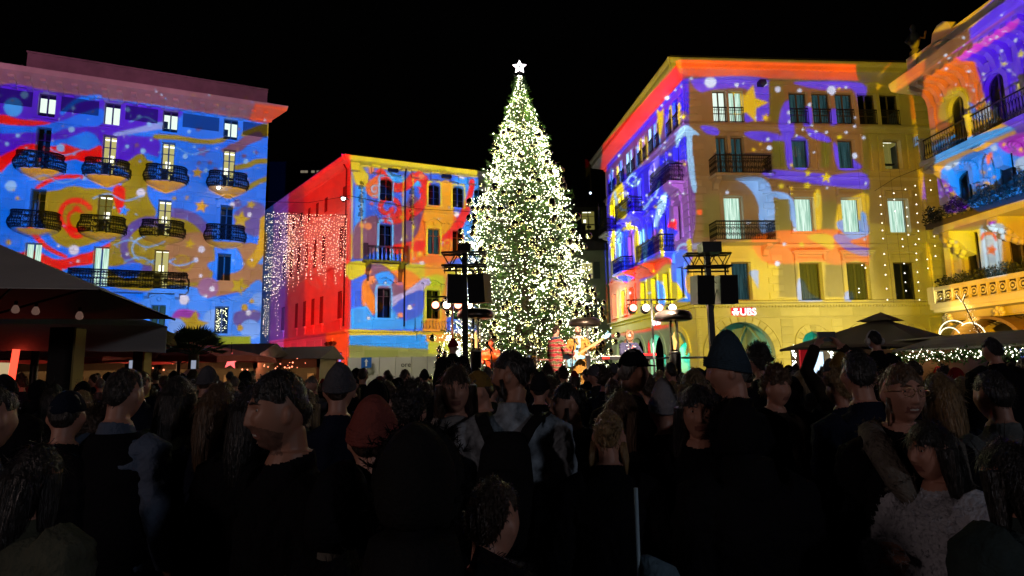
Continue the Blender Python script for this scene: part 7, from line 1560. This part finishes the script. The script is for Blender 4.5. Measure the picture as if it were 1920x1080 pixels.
r, M = stand(1158, 744, 3.05, 112, 'woman with light fringe holding a cigarette up near her chin', coat=CC['charcoal'], male=False, hy=14, hair='fringe', hairc='lightbrown', voxel=VH, arms=('down','face'), seed=8)
q = MB(); q.tube([(-.10,-.30,1.40),(-.12,-.345,1.47)], .004, 6); c = thing('cigarette', 'thin pale cigarette between the fingers of the woman with the fringe', 'cigarette', r.location, r.rotation_euler.z, me=q.mesh('cigarette', mat('paper_white', (.5,.48,.45), .8))); c.scale = r.scale
r, M = stand(1070, 724, 3.3, -70, 'woman with dark tied hair in profile smiling towards the left', coat=CC['black'], male=False, hy=-8, hair='bun', hairc='black', voxel=VH, seed=9, smile=True, scarf=KN['greyk'])
r, M = stand(1306, 732, 2.7, -22, 'young woman with long dark hair facing the camera with hand at her chest', coat=CC['black'], male=False, hy=12, hair='long', hairc='black', voxel=.0055, seed=10, arms=('down','chest'))
stand(1372, 655, 2.95, 205, 'man in tall blue grey knitted beanie with glasses seen from behind', coat=CC['black'], hy=50, hair='short', hairc='grey', hat='slouch', hatm=KN['blue'], voxel=VH, seed=11, width=1.1)
stand(1180, 662, 3.55, 130, 'older man in black flat cap turned towards the right', coat=CC['black'], hy=-10, hair='short', hairc='grey', hat='cap', hatm=CC['black'], voxel=VH, seed=12)
stand(1390, 770, 2.4, 182, 'large dark hooded person seen from behind right of centre', coat=CC['black'], hair=None, hat='furhood', hatm=CC['black'], voxel=.01, puffy=1.2, seed=13, eyes=False, rad=.35)
stand(1612, 664, 3.0, 186, 'man with short dark hair and dark coat seen from behind beside the woman with glasses', coat=CC['navy'], hair='short', hairc='black', voxel=VH, seed=14, hy=-20)
stand(1765, 708, 3.3, 175, 'woman with long straight blonde hair seen from behind at right', coat=CC['navy'], male=False, hair='long', hairc='blonde', voxel=.009, seed=15)
stand(1450, 700, 4.0, 20, 'person in fur trimmed pale hood near the middle right', coat=CC['brown'], male=False, hair='curly', hairc='lightbrown', voxel=.009, seed=16)
stand(1300, 700, 4.0, 165, 'person with straight blond bob seen from behind near the knitted beanie', coat=CC['charcoal'], male=False, hair='fringe', hairc='blonde', voxel=.009, seed=17)
stand(1425, 655, 5.0, 180, 'tall man with bushy curly hair seen against the bank arcade', coat=CC['black'], hair='curly', hairc='black', voxel=.01, seed=18)
stand(1575, 705, 4.3, 200, 'person with light curly hair and dark jacket behind the short haired man', coat=CC['navy'], male=False, hair='curly', hairc='blonde', voxel=.01, seed=19)
r, M = stand(855, 694, 3.2, 4, 'young woman with long brown hair and light scarf facing the camera left of centre', coat=CC['navy'], male=False, hair='long', hairc='brown', voxel=.006, seed=20, scarf=cloth('scarf_light', (.3,.28,.27)))
stand(905, 702, 3.75, -80, 'man in mustard cap looking left behind the man in denim', coat=CC['black'], hair='short', hairc='brown', hat='cap', hatm=KN['mustard'], voxel=.009, seed=21)
stand(635, 696, 3.2, 186, 'person in pale grey knitted beanie with dark coat left of centre', coat=CC['navy'], hair='short', hairc='brown', hat='beanie', hatm=KN['greyk'], voxel=.009, seed=22)
stand(768, 735, 2.9, 180, 'person with dark bushy hair in front of the young woman with scarf', coat=CC['black'], hair='curly', hairc='black', voxel=.01, seed=23, male=False)
r, M = stand(697, 768, 1.9, 182, 'person in coral knitted beanie and dark coat in the foreground', coat=CC['black'], male=False, hair='short', hairc='brown', hat='beanie', hatm=KN['coral'], voxel=.009, seed=24, rad=.3)
# nearest: dark hooded figure hugging, pale sleeves of a second person behind
r, M = stand(778, 838, 1.32, 184, 'nearest person in big black fur hood seen from behind at bottom centre', coat=CC['black'], male=False, hair=None, hat='furhood', hatm=cloth('black_fur', (.012,.012,.012)), voxel=.008, puffy=1.6, seed=25, eyes=False, rad=.3, arms=('down','down'))
fur(r, 4000, .03, MATS['cloth_black_fur'], 1.0, 1.55, .0015, 3)
stand(915, 915, 1.55, 150, 'short person in cream coat half hidden by the black fur hood', coat=cloth('cream_coat', (.34,.29,.24)), male=False, hair='short', hairc='brown', voxel=.008, puffy=1.0, seed=26, arms=('forward','down'), eyes=False, rad=.2)
stand(632, 905, 1.5, 175, 'short person in grey coat with one pale hand raised at lower left of centre', coat=cloth('warm_grey_coat', (.13,.125,.11)), male=False, hair='short', hairc='black', hat='hood', hatm=CC['black'], voxel=.008, puffy=.8, seed=27, arms=('down',[(.2,0,1.41),(.27,-.05,1.2),(.16,.05,1.36),(.10,.06,1.44)]), eyes=False, rad=.2)
# left foreground
stand(228, 700, 2.9, 172, 'tall man in dark vest with blue lit sleeves seen from behind at left', coat=mat('vest_blue_light', (.07,.10,.16), .9, noise=.2, nscale=5, bump=.5, bscale=60), hair='short', hairc='black', voxel=.009, seed=28)  # blue light on the sleeves put into the coat colour
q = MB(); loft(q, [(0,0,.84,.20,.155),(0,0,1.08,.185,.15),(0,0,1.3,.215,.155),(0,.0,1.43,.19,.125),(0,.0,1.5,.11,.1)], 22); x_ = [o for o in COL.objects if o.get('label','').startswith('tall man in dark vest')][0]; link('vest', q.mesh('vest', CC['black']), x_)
stand(187, 772, 3.1, 168, 'man with short curly hair and dark clothes seen from behind at lower left', coat=CC['black'], hair='curly', hairc='brown', voxel=.009, seed=29, hy=20)
stand(405, 730, 3.0, 178, 'woman with wavy light brown hair seen from behind left of the smiling man', coat=CC['navy'], male=False, hair='long', hairc='lightbrown', voxel=.009, seed=30)
stand(330, 715, 3.4, 185, 'person with long dark hair and green tinted shoulders seen from behind', coat=CC['green'], male=False, hair='long', hairc='black', voxel=.009, seed=31, puffy=.6)
stand(-30, 735, 2.2, 165, 'person in blue grey jacket cut off at the left edge', coat=cloth('blue_grey', (.07,.08,.11)), hair='short', hairc='black', voxel=.01, seed=32)
stand(60, 850, 2.0, 170, 'short person in olive and violet lit coat at the lower left corner', coat=cloth('olive_wool', (.08,.085,.06), .4, 5), male=False, hair='long', hairc='black', voxel=.01, seed=33, puffy=1.0)
stand(125, 742, 2.8, 200, 'man in dark baseball cap under the parasols at left', coat=CC['black'], hair='short', hairc='black', hat='cap', hatm=CC['navy'], voxel=.01, seed=34)
stand(470, 735, 2.7, 170, 'person with long black hair just behind the smiling man', coat=CC['black'], male=False, hair='long', hairc='black', voxel=.01, seed=35)
stand(1900, 840, 1.9, 190, 'person in dark teal coat cut off at the right edge', coat=cloth('teal_dark', (.03,.045,.045), .4, 6), male=False, hair='long', hairc='black', voxel=.01, seed=36, puffy=1.2)
stand(1866, 705, 2.9, 182, 'man in grey jacket with printed back near the right edge', coat=cloth('grey_print', (.12,.13,.13), .5, 7), hair='short', hairc='black', voxel=.01, seed=37)
stand(1215, 705, 4.3, 190, 'person holding a small lit phone towards the stage near the flat cap man', coat=CC['black'], hair='short', hairc='brown', voxel=.01, seed=38, arms=('phone','phone'))
stand(1245, 738, 3.2, 175, 'person in pale pointed hood between the fringe woman and the long haired woman', coat=CC['charcoal'], male=False, hair=None, hat='slouch', hatm=cloth('pale_knit', (.2,.2,.22)), voxel=.01, seed=39)
# children on shoulders
def on_shoulders(px, ytop, Y, label, s_=.62, **kw):
    p = atY(px, ytop, Y); z0 = p.z-1.785*s_; r, M = make_person(label, None, (p.x, Y, z0), math.radians(180), s_, legs='sit', voxel=.012, male=False, **kw); r.location.z = z0; return r, M
r, M = on_shoulders(849, 638, 6.5, 'child in red knitted hat sitting on shoulders beside the left mast', hair=None, hat='beanie', hatm=KN['red'], coat=CC['black'], puffy=1.2, seed=50, hy=-25)
p = atY(846, 690, 6.6); stand(846, 690, 6.62, 180, 'man carrying the child in the red hat', coat=CC['black'], hair='short', hairc='black', voxel=.012, seed=51)
r, M = on_shoulders(1640, 622, 4.6, 'child with white ear muffs sitting on shoulders under the brown parasol', hair='short', hairc='black', coat=CC['black'], puffy=1., seed=52)
e = thing('ear_muffs', 'fluffy white ear muffs on the child under the brown parasol', 'ear muffs'); e.matrix_world = Matrix.LocRotScale(r.location, r.rotation_euler, r.scale) @ M
for s_ in (-1, 1): q = MB(); q.ball((s_*.09,.01,0), .04, 12, sz=1.2); link('pad', q.mesh('pad', mat('white_fluff', (.5,.47,.45), .95, bump=.8, bscale=60)), e)
q = MB(); q.tube([(.10*math.cos(t), .0, .14*math.sin(t)) for t in np.linspace(0, PI, 14)], .012, 6); link('band', q.mesh('band', MATS['white_fluff']), e)
stand(1648, 678, 4.75, 180, 'man carrying the child with ear muffs', coat=CC['black'], hair='short', hairc='black', voxel=.012, seed=53)
r, M = on_shoulders(1862, 636, 3.6, 'dark haired child on shoulders at the right before the garland', hair='short', hairc='black', coat=CC['black'], puffy=1.3, seed=54)
stand(1870, 700, 3.75, 180, 'man carrying the dark haired child at the right', coat=CC['black'], hair='short', hairc='black', voxel=.012, seed=55)
r, M = stand(1578, 668, 5.6, 180, 'person in tan beanie photographing with both arms raised', coat=CC['brown'], hair='short', hairc='brown', hat='beanie', hatm=KN['mustard'], voxel=.012, seed=56, arms=('raised','raised'), top=1.785)
q = MB(); q.box(-.08,.08,-.25,-.22,1.93,2.02); c = thing('phone', 'dark phone held up by the person in the tan beanie', 'phone', r.location, r.rotation_euler.z, me=q.mesh('phone', BLK)); c.scale = r.scale
# pale blue pole and bag in the foreground
a = atY(1192, 915, 1.7); b = atY(1194, 1045, 1.7); e = thing('folded_umbrella', 'slim pale blue pole with blue grey fabric at its foot in the centre foreground', 'umbrella', (a.x, 1.7, 0))
q = MB(); q.tube([(b.x-a.x,0,0.55),(0,0,a.z)], .006, 8); link('shaft', q.mesh('shaft', mat('pale_blue_metal', (.35,.5,.6), .4)), e); q = MB(); loft(q, [(.05,0,.55,.02,.02),(.06,0,.8,.06,.05),(.07,0,1.12,.085,.05),(.05,0,1.24,.05,.04),(.02,0,1.27,.015,.015)], 14); link('fabric', q.mesh('fabric', cloth('umbrella_blue', (.12,.2,.26), .3, 9)), e)
# ---- performers on the stage (deck at 1.0)
def perform(px, ytop, Y, rz, label, **kw):
    p = atY(px, ytop, Y); s_ = min(1.1, max(.9, (p.z-1.0)/1.785)); r, M = make_person(label, None, (p.x, Y, 1.0), math.radians(rz), s_, voxel=.009, **kw); return r, M
TAN = cloth('tan_suede', (.42,.22,.05), .2, 5)
r, M = perform(1083, 612, 15.0, -12, 'bald bearded bass player in tan coat with pale blue bass guitar', coat=TAN, hair=None, hairc='brown', beard=HAIR['brown'], hy=8, long_coat=True, trousers=TAN, arms=([(.2,0,1.41),(.32,-.14,1.2),(.46,-.3,1.26),(.5,-.33,1.3)],[(.2,0,1.41),(.28,-.05,1.14),(.14,-.26,1.02),(.06,-.28,1.0)]), seed=60, scarf=cloth('turtleneck_white', (.6,.58,.52)))
gt = thing('bass_guitar', 'pale blue bass guitar held across the bass player in the tan coat', 'guitar', r.location, r.rotation_euler.z)
GB = mat('guitar_blue', (.22,.5,.72), .25); gm = Matrix.Translation((-.02, -.26, 1.06)) @ Matrix.Rotation(math.radians(-31), 4, 'Y')
q = MB(); B = [(-.27,.06),(-.29,.14),(-.2,.17),(-.08,.12),(.05,.13),(.14,.2),(.19,.17),(.12,.09),(.08,.03),(.1,-.05),(.17,-.12),(.12,-.17),(.02,-.12),(-.1,-.12),(-.22,-.18),(-.31,-.13),(-.29,-.04)]; q.prism(smooth(B), -.022, .022); me = q.mesh('body', GB); me.transform(gm); link('body', me, gt)
q = MB(); q.prism(smooth([(-.16,.08),(.03,.09),(.08,-.02),(.0,-.09),(-.12,-.06)]), -.028, -.023); me = q.mesh('pickguard', mat('cream_plastic', (.6,.58,.5), .4)); me.transform(gm); link('pickguard', me, gt)
q = MB(); q.box(.04,.80,-.04,-.018,-.028,.028); me = q.mesh('neck', mat('maple', (.45,.3,.15), .4)); me.transform(gm); link('neck', me, gt)
q = MB(); q.prism([(.79,-.035),(.9,-.05),(1.0,-.02),(.98,.045),(.8,.04)], -.035, -.015); [q.tube([(.84+.04*i,-.02,.05),(.84+.04*i,-.02,.085)], .012, 6) for i in range(4)]; me = q.mesh('headstock', GB); me.transform(gm); link('headstock', me, gt)
NOR = mat('nordic_knit', (.45,.05,.04), .9); t = NOR.node_tree; bs = t.nodes['Principled BSDF']; tc = t.nodes.new('ShaderNodeTexCoord'); wv = t.nodes.new('ShaderNodeTexWave'); wv.bands_direction = 'Z'; wv.inputs['Scale'].default_value = 2.6; wv.inputs['Distortion'].default_value = 3; wv.inputs['Detail Scale'].default_value = 3
cr = t.nodes.new('ShaderNodeValToRGB'); E_ = cr.color_ramp.elements; cr.color_ramp.interpolation = 'CONSTANT'; E_[0].color = (.4,.02,.03,1); E_[1].position = .3; E_[1].color = (.04,.03,.03,1)
for ps, c in ((.45, (.5,.42,.3,1)), (.58, (.35,.03,.03,1)), (.8, (.10,.12,.05,1))): x_ = E_.new(ps); x_.color = c
t.links.new(tc.outputs['Object'], wv.inputs[0]); t.links.new(wv.outputs[0], cr.inputs[0]); t.links.new(cr.outputs[0], bs.inputs['Base Color'])
perform(1041, 614, 14.8, 118, 'singer with curly dark hair in red patterned knitted jacket turned away', coat=NOR, hair='curly', hairc='brown', male=True, hy=10, long_coat=True, seed=61, puffy=.5, arms=('down','forward'), scarf=cloth('blue_scarf', (.05,.07,.12)))
r, M = perform(1178, 622, 15.4, 6, 'keyboard player in fur trapper hat and dark patterned jumper', coat=cloth('dark_jumper', (.03,.03,.06), .3), hair='short', hairc='brown', beard=HAIR['brown'], hat='furhood', hatm=cloth('trapper_fur', (.2,.1,.05)), arms=([(.2,0,1.41),(.33,-.1,1.17),(.38,-.38,1.04),(.38,-.46,1.0)],'forward'), seed=62)
q = MB(); rng = random.Random(4)
for k in range(16): q.ball((rng.uniform(-.17,.17), -.155-.0, rng.uniform(1.12,1.42)), .018, 6)
link('snowflake_print', q.mesh('snowflake_print', mat('print_white', (.6,.6,.6), .8)), r); q = MB(); q.tube([(-.06,-.17,1.36),(0,-.18,1.25),(.07,-.17,1.4)], .012, 5); q.prism([(-.06,1.12),(.06,1.12),(.08,1.24),(0,1.3),(-.08,1.24)], -.175, -.15); link('red_motif', q.mesh('red_motif', mat('print_red', (.6,.08,.04), .8)), r)
p = atY(921, 636, 16.2); r, M = make_person('drummer seated behind the orange cymbal under red light', None, (p.x, 16.2, p.z-1.785*.95), 0, .95, voxel=.01, legs='sit', coat=cloth('drummer_shirt', (.3,.16,.1)), hair='short', hairc='brown', arms=('forward','forward'), seed=63)
q = MB(); q.lathe([(0,.0),(.17,.0),(.17,.08),(0,.08)], 14); z0 = r.location.z; thing('drum_stool', 'round stool under the drummer', 'stool', (p.x, 16.2, z0+.72), me=q.mesh('stool', BLK))
# ---- fill the rest of the square
used = {}
PEOPLE = []
for i, (x, y) in enumerate(cells):
    if not clear(x, y) or (y > 12.9 and -3.2 < x < 6.2): continue
    if abs(x+7.2) < .3 and abs(y-8.7) < .3: continue
    if y < 4.6 and abs(x) < .2: pass
    k = crng.choice([0,0,1,1,2,2,3,3,4,5,6,6,7,8,8,9,10,11,12,13]) if y > 5 else crng.choice([0,1,2,3,4,6,7,8,9])
    if k == 12 and y < 7: k = 0
    s_ = crng.uniform(.91, 1.012) if not VAR[k][2].get('male', True) is False else crng.uniform(.87, .955)
    if k == 12: s_ = min(s_, .97)
    if y < 4: s_ *= .93
    back = crng.random() > .09; rz = (PI if back else 0)+crng.gauss(0, .4)+math.atan2(-x, 18-y)*.6*(1 if back else 0)
    PEOPLE.append((x, y, k, s_, rz, back))
LMK = [(330,'under the left parasols'),(520,'before the left building'),(650,'before the red wall'),(800,'before the white hoarding'),(905,'below the left speaker mast'),(1010,'in front of the fir'),(1110,'before the bass player'),(1215,'before the keyboard player'),(1345,'below the right speaker mast'),(1460,'before the large bank arch'),(1620,'beside the brown parasol'),(9999,'near the garlanded stall')]
cnt = {}
proto_used = set()
def rowname(y): return 'nearest' if y < 5 else 'middle rows' if y < 8 else 'back rows' if y < 11 else 'stage end'
lab = []
for x, y, k, s_, rz, back in PEOPLE:
    px = project(np.array(x), np.array(y), np.array(1.7))[0]; ln = [n for l, n in LMK if px < l][0]
    L = '%s, %s, %s, %s' % (VAR[k][0], VAR[k][1], ln, rowname(y)) if back else 'facing camera, %s, %s, %s' % (VAR[k][0], ln, rowname(y))
    cnt.setdefault(L, []).append(len(lab)); lab.append((L, px))
for L, ids in cnt.items():
    if len(ids) > 1:
        ids.sort(key=lambda i: lab[i][1])
        for n_, i in enumerate(ids): lab[i] = (L+', '+(['left','right'] if len(ids) == 2 else ['leftmost','second','third','fourth','fifth','sixth','seventh','eighth'])[min(n_, 7)], lab[i][1])
for (x, y, k, s_, rz, back), (L, px) in zip(PEOPLE, lab):
    if k in proto_used: r = tree_copy(PROTO[k])
    else: r = PROTO[k]; proto_used.add(k)
    r.location = (x, y, 0); r.rotation_euler = (0, 0, rz); r.scale = (s_,)*3; r['label'] = 'person, '+L if back else 'person '+L; r['category'] = 'person'; r['group'] = 'people packed together watching the stage'
    if k == 12:
        for ch in list(r.children):
            if ch.name.startswith('phone'): ch['label'] = 'black phone held up'
for k, r in enumerate(PROTO):
    if k not in proto_used:
        for c in list(r.children): bpy.data.objects.remove(c)
        bpy.data.objects.remove(r)
# unseen fill lamps behind the photographer, added to lift faces and canopies
lamp('fill_lamp', 'POINT', (-6.5, -2.5, 3.6), 190, (1,.72,.66), .3); lamp('fill_lamp', 'POINT', (8, -8, 5.0), 430, (.92,.9,1), .4)
